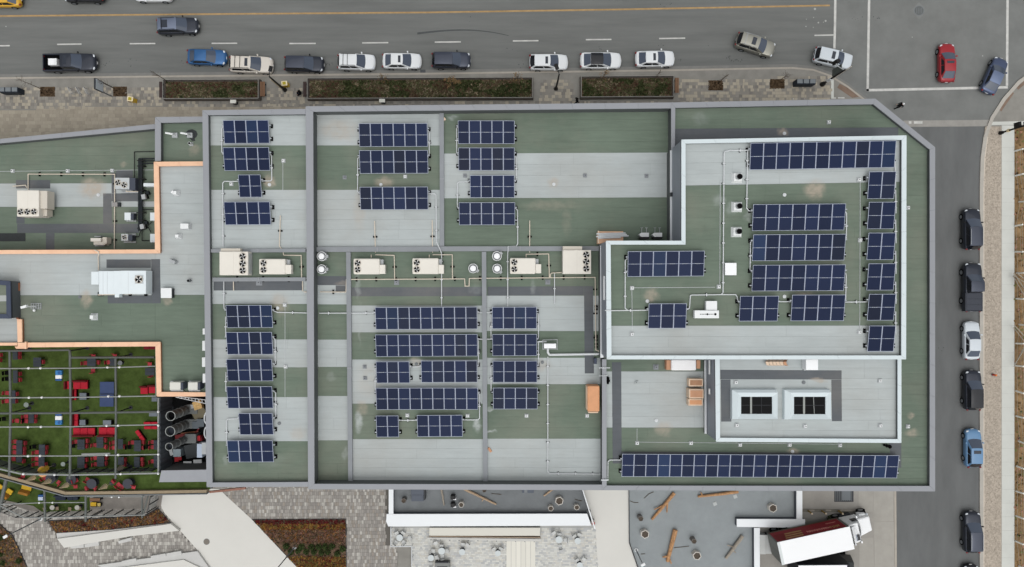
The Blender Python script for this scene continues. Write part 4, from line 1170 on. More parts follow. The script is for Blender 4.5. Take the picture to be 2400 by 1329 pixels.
# ---- annex roof equipment
def condenser(label, x0, y0, x1, y1, zr, h, fans, rails, fr, mt=UNITG, coil=None, grp='small condensers on the annex'):
    zt = zr + h
    t = thing('condenser_unit', label, 'condenser', P((x0 + x1) / 2, (y0 + y1) / 2, zr), 0, grp)
    boxpart(t, 'housing', x0, y0, x1, y1, zr + 0.2, zt, mt, 0.03)
    if coil: boxpart(t, 'coil', *coil, zr + 0.2, zt - 0.06, COIL)
    for r in rails: boxpart(t, 'rail', *r, zr, zr + 0.2, GALV)
    for i, (fx, fy) in enumerate(fans): fan(t, P(fx, fy, zt), fr, zt, i)
    return t
condenser('grey condenser with two fans near the black duct run on the annex', 269.5, 416.5, 303, 443, ZL, 1.2, [(276.8, 428), (291.5, 433.5)], [(283, 444, 322, 447), (285, 449, 324, 452)], 0.29, coil=(303.3, 417, 317, 445))
condenser('small grey condenser with one fan in the bottom right of the annex well', 284, 548, 300, 564.5, ZL, 0.9, [(292, 556)], [(300, 547.5, 318, 551.5), (290, 566, 318, 569)], 0.24, coil=(300.3, 551, 310, 564))
condenser('white boxed condenser with no fan left of the black duct run', 291.5, 498, 306, 516, ZL, 0.8, [], [(306, 497.5, 319, 500), (296, 517, 319, 519)], 0.2, mt=UNITW, coil=(306.3, 501, 313, 514))
condenser('upper white condenser half hidden under the copper coping', 351.5, 498, 368, 517, ZL, 0.8, [], [], 0.2, mt=UNITW)
condenser('lower white condenser half hidden under the copper coping', 351.5, 548, 368, 568, ZL, 0.8, [], [], 0.2, mt=UNITW)
condenser('long white wall unit beside the copper coping above the pipe tangle', 336, 429, 366, 437, ZL, 0.9, [], [], 0.2, mt=UNITW)
t = thing('rooftop_unit', 'beige stepped gas heater on feet by the lower annex parapet', 'heater', P(231, 564, ZL))
boxpart(t, 'housing', 219, 560, 246, 574, ZL + .2, ZL + 1.0, TAN, 0.03); boxpart(t, 'top_box', 212, 558, 236, 566, ZL + 1.0, ZL + 1.4, TAN, 0.02); boxpart(t, 'hood', 240, 556, 250, 571, ZL + .3, ZL + 1.15, TAN_S, 0.02)
boxpart(t, 'stand', 221, 553, 236, 555, ZL, ZL + .6, GALV); boxpart(t, 'stand', 222, 575, 244, 577, ZL, ZL + .2, GALV)
t = thing('rooftop_unit', 'long white rooftop unit with one square fan on the annex roof', 'air conditioner', P(285, 662, ZR))
boxpart(t, 'base_curb', 233, 637, 340, 689, ZR, ZR + .3, GALV)
boxpart(t, 'housing', 232, 635.5, 266.5, 689.5, ZR + .3, ZR + 1.5, UNITW); boxpart(t, 'housing', 266.6, 635, 283.5, 689.5, ZR + .3, ZR + 1.497, UNITW); boxpart(t, 'housing', 283.6, 634.5, 342, 689, ZR + .3, ZR + 1.503, UNITW)
boxpart(t, 'intake_hood', 213.5, 636.5, 231.5, 667, ZR + .5, ZR + 1.3, UNITW, 0.03)
boxpart(t, 'fan_guard', 316, 645, 335, 665, ZR + 1.503, ZR + 1.56, UNITG)
fan(t, P(325.5, 655, ZR + 1.57), 0.36, ZR + 1.571, 3)
m = MB()
for x in (241, 251, 300):
    a = xy([(x, 637), (x + .6, 637), (x + .6, 688), (x, 688)], ZR + 1.52); m.prism(a, ZR + 1.5, ZR + 1.507, UNITG)
m.build('panel_seam', t)
boxpart(t, 'vent_box', 269, 688.8, 279, 697, ZR + .5, ZR + 1.1, UNITW)
m = MB(); m.path([P(230, 691, ZR + .2), P(345, 687, ZR + .2)], 0.06, PIPE_Y); m.build('pipe', t)
m = MB()
for x in (234, 240, 285, 306, 343):
    c = P(x, 688, ZR); m.rbox((c.x, c.y - .05, ZR), (0.28, 0.42, 0.14), BLACKM)
stuff(m.build('pipe_support', t))
t = thing('roof_hatch', 'white square hatch right of the long white unit, dark on one side', 'hatch', P(391, 687, ZR))
boxpart(t, 'curb', 378, 676.5, 403.5, 698, ZR, ZR + .5, STEEL_D); boxpart(t, 'lid', 376.5, 675, 402, 698.5, ZR + .5, ZR + .6, WHITE, 0.03)
def smallvent(label, x, y, zr, w, h, mt, kind='cap', ang=0.0):
    t = thing('roof_vent', label, 'vent', P(x, y, zr), 0, 'small vents on the annex roof')
    c = P(x, y, zr); s = S(w, zr); d = S(h, zr)
    m = MB(); m.rbox((c.x, c.y, zr), (s * 1.25, d * 1.25, 0.05), GALV, ang); m.build('base_plate', t)
    if kind == 'cap':
        m = MB(); q = [(c.x - s / 2, c.y - d / 2), (c.x + s / 2, c.y - d / 2), (c.x + s / 2, c.y + d / 2), (c.x - s / 2, c.y + d / 2)]
        m.hexa([(*p, zr + .05) for p in q], [(*p, zr + .55) for p in inset(q, min(s, d) * 0.2)], mt); m.build('cap', t)
    elif kind == 'box':
        m = MB(); m.rbox((c.x, c.y, zr + .05), (s, d, 0.5), mt, ang); m.build('cap', t, bevel=0.02)
    else:
        m = MB(); m.cyl((c.x, c.y), s / 2, zr + .05, zr + 0.5, mt, 12); m.build('stack', t)
        m = MB(); m.cyl((c.x, c.y), s / 2 * .8, zr + .501, zr + .51, HOLE, 12); m.build('mouth', t)
    return t
t = smallvent('white capped vent with a white ball beside it on the annex roof', 415, 453, ZR, 13, 12, WHITE)
m = MB(); c = P(404.5, 450, ZR + .5); m.cyl((c.x, c.y), 0.07, ZR, ZR + .5, GALV, 8); m.ball((c.x, c.y, ZR + .5), 0.17, WHITE_B, 10, 6); m.build('ball_cap', t)
smallvent('plain white box vent below the ball topped vent on the annex', 438, 531, ZR, 19, 12, WHITE, 'box')
smallvent('small pale pyramid vent under the white box vent', 420.5, 554, ZR, 12, 11, WHITE)
smallvent('slanted grey vent right of the copper corner on the annex', 409, 613, ZR, 15, 7, GALV, 'box', -0.4)
smallvent('dark round pipe vent alone on the grey annex roof', 446.5, 658, ZR, 7, 7, STEEL, 'pipe')
smallvent('white square vent alone on the green annex roof', 222, 742.5, ZR, 13, 13, WHITE)
t = thing('antenna', 'white lattice antenna on a grid base on the green annex roof', 'antenna', P(86, 717, ZR))
m = MB()
for k in range(5):
    m.path([P(73 + k * 5.8, 711, ZR + .1), P(73 + k * 5.8, 724, ZR + .1)], 0.03, GALV); 
for k in range(4):
    m.path([P(73, 711 + k * 4.3, ZR + .1), P(97, 711 + k * 4.3, ZR + .1)], 0.03, GALV)
m.build('ballast_grid', t)
m = MB(); c = P(85, 718, ZR); m.tube((c.x, c.y, ZR), (c.x, c.y, ZR + 1.4), 0.05, WHITE, 8); m.rbox((c.x - .3, c.y, ZR + 1.1), (0.6, 0.22, 0.3), WHITE, .3); m.ball((c.x, c.y - .4, ZR + .3), 0.14, WHITE, 8, 6); m.build('mast', t)
for lab, x0, x1 in (('left white condenser above the alley coping on the annex', 397.5, 423), ('right white condenser above the alley coping, nearest the grey parapet', 440.5, 463)):
    t = thing('condenser_unit', lab, 'condenser', P((x0 + x1) / 2, 905, ZR), 0, 'white condensers above the alley')
    boxpart(t, 'housing', x0, 896, x1, 914, ZR + .25, ZR + 1.2, mat('unit_offwhite', (214, 214, 206), 0.5, 0.25), 0.03); boxpart(t, 'coil', x1 + .2, 897, x1 + 6, 913, ZR + .25, ZR + 1.15, COIL)
    boxpart(t, 'rail', x0 + 2, 914.5, x1 + 6, 917, ZR, ZR + .25, GALV); boxpart(t, 'rail', x0 + 2, 893, x1 + 6, 895, ZR, ZR + .25, GALV)
# gooseneck vents on the small north roof
for lab, x, y, stain in (('left bent white flue on the small north roof', 412, 318, 0), ('right bent white flue on a dark patch of the small north roof', 447, 318, 1)):
    t = thing('flue', lab, 'flue', P(x, y, ZN), 0, 'bent flues on the small north roof')
    c = P(x, y, ZN)
    m = MB(); m.rbox((c.x, c.y, ZN), (0.55, 0.5, 0.25), GALV); m.build('curb', t)
    m = MB(); m.path([(c.x, c.y, ZN + .25), (c.x, c.y, ZN + .8), (c.x - .62, c.y + .1, ZN + .85)], 0.1, WHITE, 8); m.build('pipe', t)
    if stain:
        m = MB(); m.prism([(c.x + .1 + .62 * math.cos(k * .7), c.y + .15 + .5 * math.sin(k * .7)) for k in range(9)], ZN + .02, ZN + .034, mat('wet_membrane', (46, 50, 52))); m.prism(xy([(444, 322), (456, 322), (458, 331), (450, 330)], ZN), ZN + .02, ZN + .036, mat('wet_membrane', (46, 50, 52))); m.build('wet_patch', t)
t = smallvent('pale round flue with a dark mouth on the small north roof', 449, 338, ZN, 7, 7, WHITE, 'pipe')

# ---- black duct and pipe run on the annex
dn = thing('pipe_run', 'black insulated pipe run with branches beside the copper parapet', 'pipes', P(330, 450, ZL))
DUCTB = mat('black_insulation', (42, 47, 50), 0.7, 0.15, var=0.15, vscale=3)
for x in (326.5, 331.5):
    m = MB(); m.path([P(x, 372, ZL + .45), P(x, 541, ZL + .45)], 0.13, DUCTB); m.build('pipe', dn)
for pl in ([(326, 385), (326, 372), (362, 372)], [(331, 383), (362, 383)], [(326, 377), (362, 377)]):
    m = MB(); m.path([P(x, y, ZL + .4) for x, y in pl], 0.07, DUCTB); m.build('branch', dn)
for pl in ([(362, 355), (315, 356), (315, 416), (310, 420)], [(335, 491), (358, 491)], [(333, 540), (333, 564), (352, 564)], [(345, 530), (356, 520)], [(318, 420), (317, 446), (322, 446)], [(333, 448), (345, 450), (352, 456)], [(302, 556), (325, 555), (330, 541)],
           [(331, 460), (345, 452), (348, 446)], [(315, 505), (326, 503)], [(331, 530), (348, 533), (354, 545)], [(314, 440), (322, 440)]):
    m = MB(); m.path([P(x, y, ZL + .3) for x, y in pl], 0.045, BLACK); m.build('branch', dn)
m = MB()
for y in (375, 388, 418, 445, 497, 515, 534):
    a = xy([(321, y), (337, y), (337, y + 2), (321, y + 2)], ZL + .6); m.prism(a, ZL, ZL + .62, BLACK)
stuff(m.build('pipe_support', dn))
for lab, x, y in (('upper grey valve box in the black pipe tangle', 336, 461), ('lower grey valve box in the black pipe tangle', 332.5, 531)):
    t = thing('valve_box', lab, 'valve box', P(x, y, ZL), 0, 'valve boxes in the pipe run')
    c = P(x, y, ZL + .8); m = MB(); m.rbox((c.x, c.y, ZL + .5), (.4, .5, .35), GALV, .2); m.build('housing', t, bevel=.03)
    m = MB(); c2 = P(x + 9, y + 2, ZL); m.rbox((c2.x, c2.y, ZL), (.42, .4, .5), BLACK, .4); m.rbox((c2.x + .2, c2.y + .45, ZL), (.3, .3, .4), DUCTB, .2); m.build('pump', t)
m = MB(); c = P(274, 480, ZL); m.rbox((c.x, c.y, ZL), (.55, .45, .4), mat('vent_greyish', (150, 148, 146))); m.rbox((c.x + .4, c.y, ZL), (.18, .42, .38), STEEL_D); m.build('floor_vent', anx)

# ---- conduits and gas lines (fixed to the building)
def conduit(parent, pl, z, r=0.05, mt=PIPE_W, name='conduit', step=1.7, sup=True, supm=None, seg=7):
    p = [P(x, y, z) for x, y in pl]
    m = MB(); m.path(p, r, mt, seg)
    o = m.build(name, parent)
    if sup:
        m = MB(); zr = z - 0.16
        for a, b in zip(p[:-1], p[1:]):
            L = (b - a).length; k = int(L / step)
            for i in range(k):
                q = a + (b - a) * ((i + .5) / k); ang = math.atan2(b.y - a.y, b.x - a.x)
                if supm:
                    m.rbox((q.x, q.y, zr), (0.16, 0.42, 0.12), supm, ang)
                else:
                    m.rbox((q.x, q.y, zr), (0.12, 0.34, 0.1), BLACKM, ang); m.rbox((q.x, q.y, zr + .1), (0.09, 0.26, 0.10), PIPE_W, ang)
        if m.v: stuff(m.build('pipe_support', o))
    return o
zW, zM, zE, zP = ZW + .18, ZM + .18, ZE + .18, ZP + .18
for pl in ([(523, 296), (520, 302), (520, 356), (523, 362)], [(633, 360), (636.5, 366), (637, 421), (634, 424), (613, 424)], [(558, 425), (526, 425), (522, 429), (523, 578)],
           [(524.5, 654), (525, 722), (530, 728)], [(529, 742), (529, 790)], [(640, 791), (645, 796), (645, 852), (641, 856)], [(530, 872), (529, 916)], [(641, 916), (646, 921), (646.5, 976), (641, 981)],
           [(559, 981), (534, 982), (531, 986), (531, 1040)], [(640, 728), (650, 732), (722, 733.5)]):
    conduit(bld, pl, zW)
for pl in ([(748, 734), (880, 733.5)], [(1119.5, 732.5), (1153, 732)], [(1120, 795), (1154, 795)], [(842, 367), (838.5, 372), (838, 448), (843, 455)], [(1003, 305), (1006, 310), (1006, 360), (1002, 370)], [(1004, 454), (1019, 454), (1022, 458), (1023, 567)],
           [(1073, 296), (1070.5, 301), (1070.5, 358), (1074, 363)], [(1100, 426), (1075, 426.5), (1072, 430), (1072, 484), (1075, 490)], [(1207, 366), (1210, 370), (1210, 421), (1207, 426)], [(1208, 488), (1213, 493), (1213.5, 571), (1210, 577), (1191, 578)],
           [(1190, 592), (1190, 719)], [(1035, 592), (1035, 719)], [(1151, 737), (1151, 794)], [(1151, 857), (1151, 916)], [(1260, 734), (1262, 738), (1262, 790), (1260, 796)], [(1260, 800), (1262, 804), (1262, 858)],
           [(1121, 797), (1121.5, 858)], [(1121, 920), (1124, 925), (1124, 980), (1120, 984), (1086, 984)], [(935, 985), (977, 985)], [(961, 860), (987, 859)], [(881, 862), (879.5, 866), (879.5, 920)], [(1299.5, 641), (1300, 712)], [(1284, 836), (1284, 1104), (1288, 1110), (1410, 1111)]):
    conduit(bld, pl, zM)
conduit(bld, [(1191, 577), (1190.5, 592)], ZM + .5, sup=False); conduit(bld, [(1023, 567), (1031, 584), (1035, 594)], ZM + .5, sup=False)
conduit(bld, [(722, 733.5), (727, 733.6)], ZW + .2, sup=False); 
for pl in ([(1456, 1078), (1429, 1078), (1425, 1082), (1424.5, 1121)],):
    conduit(bld, pl, zE)
conduit(bld, [(1426, 1124.5), (1409, 1125)], ZC + .08, 0.08, sup=False)
conduit(bld, [(1404, 862), (1430, 862)], ZC + .08, 0.05, sup=False); conduit(bld, [(1404, 881), (1424, 880)], ZC + .08, 0.03, sup=False)
for pl in ([(1757, 352.5), (1712, 352.5), (1699, 355), (1697, 360), (1694.5, 686), (1690, 690.5)], [(1752, 354), (1750, 488), (1755, 494), (1764, 495)], [(1470, 606), (1465.5, 611), (1465, 722), (1470, 726.5)], [(1436, 728), (1519, 727)],
           [(1609, 727), (1616, 722), (1618, 692.5), (1622, 691.5), (1690, 690.5), (1724, 690.5), (1728, 696), (1729, 704), (1733, 709)], [(1764, 563), (1759, 568), (1758, 632), (1763, 638)], [(1824, 707), (1854, 707)], [(1981, 708), (2033, 707.5)],
           [(1981, 496), (1984, 500), (1983.5, 560)], [(1982, 640), (1983, 645), (1982, 702)], [(2098, 380), (2099, 440)], [(2099, 445), (2100, 500)], [(2099, 515), (2100, 570)], [(2099, 588), (2100, 642)], [(2099, 660), (2100, 712)], [(2099, 730), (2099.5, 784)]):
    conduit(pent, pl, zP)
conduit(pent, [(1418, 727.5), (1437, 728)], ZPC + .06, 0.05, sup=False)
for pl in ([(1688, 425), (1687, 668)], [(1688, 425), (1696, 424)], [(1483, 674.5), (1676, 673)], [(1481, 677), (1482, 781)], [(2016, 421), (2015, 776)], [(2008, 420), (2016, 420)], [(1482, 783), (1489, 782)], [(2007, 777), (2015, 777)]):
    conduit(pent, pl, ZP + .06, 0.022, name='lightning_cable', sup=False, seg=5)
for pl in ([(1493, 1004), (1493, 1036), (1970, 1041)], [(668, 716), (668, 860)], [(663, 380), (663, 445)], [(668, 862), (668, 930)]):
    conduit(bld, pl, (ZE if pl[0][0] > 1400 else ZW) + .05, 0.02, name='lightning_cable', sup=False, seg=5)
conduit(anx, [(-40, 402), (360, 398)], ZL + .05, 0.02, name='lightning_cable', sup=False, seg=5)
# beige gas lines
gas = dict(r=0.05, mt=PIPE_Y, name='gas_pipe', step=1.9, supm=BLACKM)
for pl in ([(525, 652), (706, 652), (709, 655), (709.5, 683)], [(657, 505), (655, 577)], [(655, 577), (663, 588), (665, 598), (706, 598.5), (707, 652)], [(547, 655), (547.5, 681)], [(527, 656), (706, 656)], [(712, 684), (720, 684.5)]):
    conduit(bld, pl, zW, **gas)
for pl in ([(750, 684), (811, 684.5), (812, 655), (1089, 653.5), (1090, 670.5), (1099.5, 670.5), (1100, 652.5), (1395, 650), (1396.5, 820), (1406, 824)], [(878, 518), (880, 592)], [(880, 597), (924, 598.5), (925, 653)], [(1013, 516), (1014, 592)], [(1014, 597), (1060, 597), (1060.5, 653)],
           [(1241.5, 517), (1241.5, 592)], [(1233, 603), (1233, 596), (1286, 595), (1287.5, 650)], [(870, 604), (870, 597)], [(1006, 604), (1006, 597)], [(1319, 638.5), (1293, 640), (1290, 643), (1290, 650)]):
    conduit(bld, pl, zM, **gas)
for pl in ([(66, 446), (66, 408), (269, 408.5), (268, 584)], [(30, 436.5), (60, 434), (63, 440)], [(296, 446), (296, 449), (325, 449)]):
    conduit(anx, pl, ZL + .2, **gas)
conduit(anx, [(230, 600), (231, 634)], ZR + .18, **gas)
conduit(anx, [(222, 586), (231, 590), (231, 600)], ZRC + .08, r=0.06, mt=PIPE_Y, name='gas_pipe', sup=False)
# black pipe ends in pairs along the dark walkway by the penthouse wall
m = MB()
for y in (718, 725, 787, 797, 806, 813):
    c = P(1397, y, ZM); m.rbox((c.x, c.y, ZM + .02), (.3, .2, .18), BLACKM)
stuff(m.build('pipe_support', bld))

# ---- white inverter box with its frame and big conduit
t = thing('inverter_box', 'white electrical box on a stand with a thick white conduit to the penthouse', 'electrical box', P(1290, 812, ZM))
boxpart(t, 'housing', 1275, 805.5, 1303.5, 816.5, ZM + .6, ZM + 1.1, WHITE_B, 0.04)
m = MB(); m.path([P(1272, 797, ZM + .5), P(1306, 796, ZM + .5), P(1306, 818, ZM + .5), P(1272, 818, ZM + .5), P(1272, 797, ZM + .5)], 0.035, GALV)
for x, y in ((1272, 797), (1306, 796), (1306, 818), (1272, 818)): a = P(x, y, ZM); m.tube((a.x, a.y, ZM), (a.x, a.y, ZM + .5), 0.035, GALV, 6)
m.build('stand', t)
m = MB(); m.path([P(1284, 816, ZM + .6), P(1284, 826, ZM + .3), P(1288, 831.5, ZM + .3), P(1406, 829.5, ZM + .3)], 0.115, PIPE_W, 10); m.build('conduit', t)
m = MB(); m.path([P(1260, 801, ZM + .35), P(1281, 800.5, ZM + .35)], 0.07, PIPE_W, 8); m.build('conduit', t)
# ---- stored material
def crate(name, label, cat, x0, y0, x1, y1, z0, h, mt, top=None, lip=None, grp=None, bevel=.05):
    t = thing(name, label, cat, P((x0 + x1) / 2, (y0 + y1) / 2, z0), 0, grp)
    boxpart(t, 'body', x0, y0, x1, y1, z0, z0 + h, mt, bevel)
    if top:
        i = 3; boxpart(t, 'top_sheet', x0 + i, y0 + i, x1 - i, y1 - i, z0 + h, z0 + h + .03, top, zp=z0 + h)
    if lip: boxpart(t, 'edge_flap', *lip, z0 + h - .02, z0 + h + .05, CARD_L)
    return t
t = crate('wrapped_pallet', 'long orange wrapped bundle standing beside the divider parapet', 'pallet', 1377, 904, 1405.5, 965, ZM, 1.3, ORANGE, bevel=.12)
boxpart(t, 'pale_side', 1375, 906, 1377, 960, ZM, ZM + 1.1, CARD_L); boxpart(t, 'pale_end', 1379, 965.2, 1402, 968, ZM, ZM + 1.0, CARD_L)
t = crate('pipe_crate', 'copper coloured crate with white pipes lying across it at the penthouse corner', 'crate', 1402, 542, 1461, 571, ZM, 1.2, mat('crate_copper', (216, 176, 146), 0.7, 0.15, var=.06, vscale=2))
boxpart(t, 'rim', 1401, 541, 1404, 570, ZM + 1.2, ZM + 1.3, CARD_L)
for i, (y, xa, xb) in enumerate([(547, 1398, 1466), (550.5, 1403, 1469), (553.5, 1397, 1473), (557, 1402, 1455)]):
    m = MB(); m.path([P(xa, y + 1, ZM + 1.33), P(xb, y - .5, ZM + 1.33)], 0.075, PIPE_W, 8)
    onemesh('loose_pipe', m, ['topmost loose white pipe on the copper crate', 'second loose white pipe on the copper crate', 'longest loose white pipe on the copper crate', 'shortest loose white pipe on the copper crate'][i], 'pipe', 'loose white pipes on the crate')
t = crate('wrapped_pallet', 'white wrapped pallet with copper ends against the penthouse wall', 'pallet', 1573.5, 843, 1632, 868.5, ZE, 1.1, PLASTIC_W, bevel=.1)
boxpart(t, 'end_board', 1562, 844, 1573, 867, ZE, ZE + .8, CARD, .02); boxpart(t, 'end_board', 1632.5, 844, 1641.5, 864, ZE, ZE + .8, CARD, .02)
g_ = 'cardboard boxes beside the lower penthouse'
crate('cardboard_box', 'topmost brown cardboard box beside the lower penthouse, open top', 'box', 1614.5, 888, 1648, 906, ZE, .8, CARD_L, mat('cardboard_dark', (176, 136, 108), .8, .1, var=.1, vscale=1.5), grp=g_)
crate('cardboard_box', 'middle cardboard box with a torn pale top beside the lower penthouse', 'box', 1615, 912, 1649.5, 934, ZE, 1.1, CARD_L, CARD, grp=g_)
crate('cardboard_box', 'lowest orange cardboard box beside the lower penthouse', 'box', 1613.5, 935, 1647.5, 951, ZE, .8, CARD_L, ORANGE, grp=g_)
for lab, x in (('left small white condenser in the shaded corner under the penthouse', 1498), ('right small white condenser in the shaded corner under the penthouse', 1529)):
    t = thing('condenser_unit', lab, 'condenser', P(x + 12, 550, ZM), 0, 'small condensers under the penthouse wall')
    a = xy([(x, 550), (x + 5, 545.5), (x + 23, 545.5), (x + 23, 555), (x + 5, 555)], ZM + 1.0); m = MB(); m.prism(a, ZM + .15, ZM + 1.0, WHITE); m.build('housing', t)
    boxpart(t, 'coil', x + 2, 555.5, x + 23, 560, ZM + .15, ZM + .9, BLACK)  # black block put in as the shadow below the unit
    for dx in (6, 17):
        m = MB(); m.path([P(x + dx, 545, ZM + .2), P(x + dx, 534, ZM + .2)], .03, GALV, 6); m.path([P(x + dx - 3, 534, ZM + .2), P(x + dx + 3, 534, ZM + .2)], .03, GALV, 6); m.build('bracket', t)
# copper hoops and white box on the lower penthouse
for i in range(6):
    x = 1800 + i * 8.2
    p = [P(x + 2, 842, ZQ + .1), P(x - 2, 848, ZQ + .55), P(x, 855, ZQ + .5), P(x + 4, 857, ZQ + .1)]
    m = MB()
    for a, b in zip(p[:-1], p[1:]): m.hexa([a + Vector((-.16, 0, 0)), a + Vector((.12, 0, 0)), b + Vector((.12, 0, 0)), b + Vector((-.16, 0, 0))], [a + Vector((-.16, 0, .05)), a + Vector((.12, 0, .05)), b + Vector((.12, 0, .05)), b + Vector((-.16, 0, .05))], CARD_L if i < 5 else CARD)
    onemesh('copper_hoop', m, 'bent copper strip in a row of six, %s from the left, below the penthouse coping' % ['first', 'second', 'third', 'fourth', 'fifth', 'last'][i], 'copper strip', 'row of bent copper strips')
t = crate('storage_box', 'white storage box below the penthouse coping, above the right skylight', 'box', 1889, 842, 1918, 867.5, ZQ, .9, WHITE_B)
boxpart(t, 'side_flange', 1884, 844, 1888.5, 868.5, ZQ, ZQ + .3, GALV)
# dark bags left on the roof
def tarp(label, pl, z, h, seed):
    rs = random.Random(seed); m = MB()
    for x, y, r in pl: p = P(x, y, z); m.ball((p.x, p.y, z + h * .5), S(r, z), BLACKM, 10, 6, .8)
    o = onemesh('black_bag', m, label, 'bag', None, smooth=True); return o
tarp('black bag lying against the divider parapet on the east roof', [(1424, 886, 4), (1425, 892, 4.5), (1424, 897, 3)], ZE, .4, 1)
tarp('black bag under the corner coping of the lower penthouse', [(2076, 1044, 4), (2083, 1046, 4.5), (2070, 1042, 3)], ZE, .4, 2)
m = MB(); a = xy([(1393, 840), (1399, 840), (1399, 853), (1393, 853)], ZM + .6); m.prism(a, ZM, ZM + .6, NAVY); onemesh('junction_box', m, 'dark navy junction box on the walkway end by the divider parapet', 'junction box')
m = MB(); a = xy([(1572, 451), (1578, 451), (1578, 460), (1572, 460)], ZC + .3); m.prism(a, ZC, ZC + .3, STEEL_D); m.build('junction_box', bld)

# ---- roof anchors, drains (fixed to the roofs)
anc = {}
def anchor(parent, x, y, z, tone=GALV, w=.38):
    c = P(x, y, z); k = tone.name + str(w)
    if k not in anc:
        m = MB(); m.rbox((0, 0, 0), (w, w, .06), tone); m.rbox((0, 0, .06), (w * .62, w * .62, .14), WHITE if tone is GALV else tone); m.cyl((0, 0), .04, .2, .3, STEEL_D, 8)
        o = m.build('roof_anchor'); anc[k] = o.data; bpy.data.objects.remove(o)
    o = bpy.data.objects.new('roof_anchor', anc[k]); COL.objects.link(o); o.parent = parent
    o.location = Vector((c.x, c.y, z + .02)) - parent.location
for x, y in ((665, 377), (543, 431.5), (668, 714.5), (670, 859)): anchor(bld, x, y, ZW)
for x, y in ((950, 414), (955, 973), (1096, 974), (1234, 974), (1376, 974)): anchor(bld, x, y, ZM)
for x, y in ((1942, 287), (2127, 487), (2127, 999), (1493, 1038), (1619, 1038), (1734, 1042), (1850, 1042), (1968, 1043)): anchor(bld, x, y, ZE)
for x, y in ((1090, 412), (1371, 411.5), (1515, 412.5), (808, 416), (855, 859.5), (856, 886)): anchor(bld, x, y, ZM, CURB)
for x, y in ((930, 662), (1284, 661)): anchor(bld, x, y, ZM, CURB, .5)
anchor(bld, 608, 662, ZW, CURB, .6); anchor(bld, 1537, 860, ZE, CURB, .5); anchor(bld, 1491, 896, ZE, MY)
for x, y in ((2015, 563), (1684, 672), (1481, 675), (1481, 783), (2013, 778), (2012, 422)): anchor(pent, x, y, ZP)
for x, y in ((1724, 896), (1726, 996), (1886, 998), (2061, 892), (2062, 997)): anchor(pent2, x, y, ZQ)
for x, y in ((31, 401), (160, 401), (264, 400)): anchor(anx, x, y, ZL)
def drain(parent, x, y, z, tone):
    c = P(x, y, z); m = MB(); m.cyl((c.x, c.y), .17, z + .02, z + .09, tone, 12); m.cyl((c.x, c.y), .08, z + .09, z + .14, tone, 10); m.build('roof_drain', parent)
for x, y, t_ in ((1271, 849, STEEL), (976, 853, STEEL), (1298, 432, PIPE_W), (893, 433, PIPE_W)): drain(bld, x, y, ZM, t_)
for x, y, t_ in ((655, 992, STEEL), (632, 433, PIPE_W), (651, 722, PIPE_W)): drain(bld, x, y, ZW, t_)
for x, y, t_ in ((1538, 985, PIPE_W), (1838, 313, PIPE_W), (1857, 1058, PIPE_W)): drain(bld, x, y, ZE, t_)
for x, y, t_ in ((1838, 457, PIPE_W), (1838, 695, PIPE_W), (1517, 706, PIPE_W)): drain(pent, x, y, ZP, t_)
drain(pent2, 1883, 896, ZQ, STEEL); drain(anx, 231, 457, ZL, PIPE_W); drain(anx, 188, 696, ZR, STEEL)
m = MB(); c = P(1148, 1054, ZM); m.rbox((c.x, c.y, ZM + .02), (.22, .5, .12), CARD, .6); onemesh('timber_offcut', m, 'small brown offcut beside the bay curb near the south parapet', 'offcut')
m = MB(); c = P(1041.5, 280, ZM); m.rbox((c.x, c.y, ZM + .02), (.25, .25, .2), CARD_L, .6); onemesh('sandbag', m, 'tiny pale sandbag in the corner of the roof curb under the north parapet', 'sandbag')
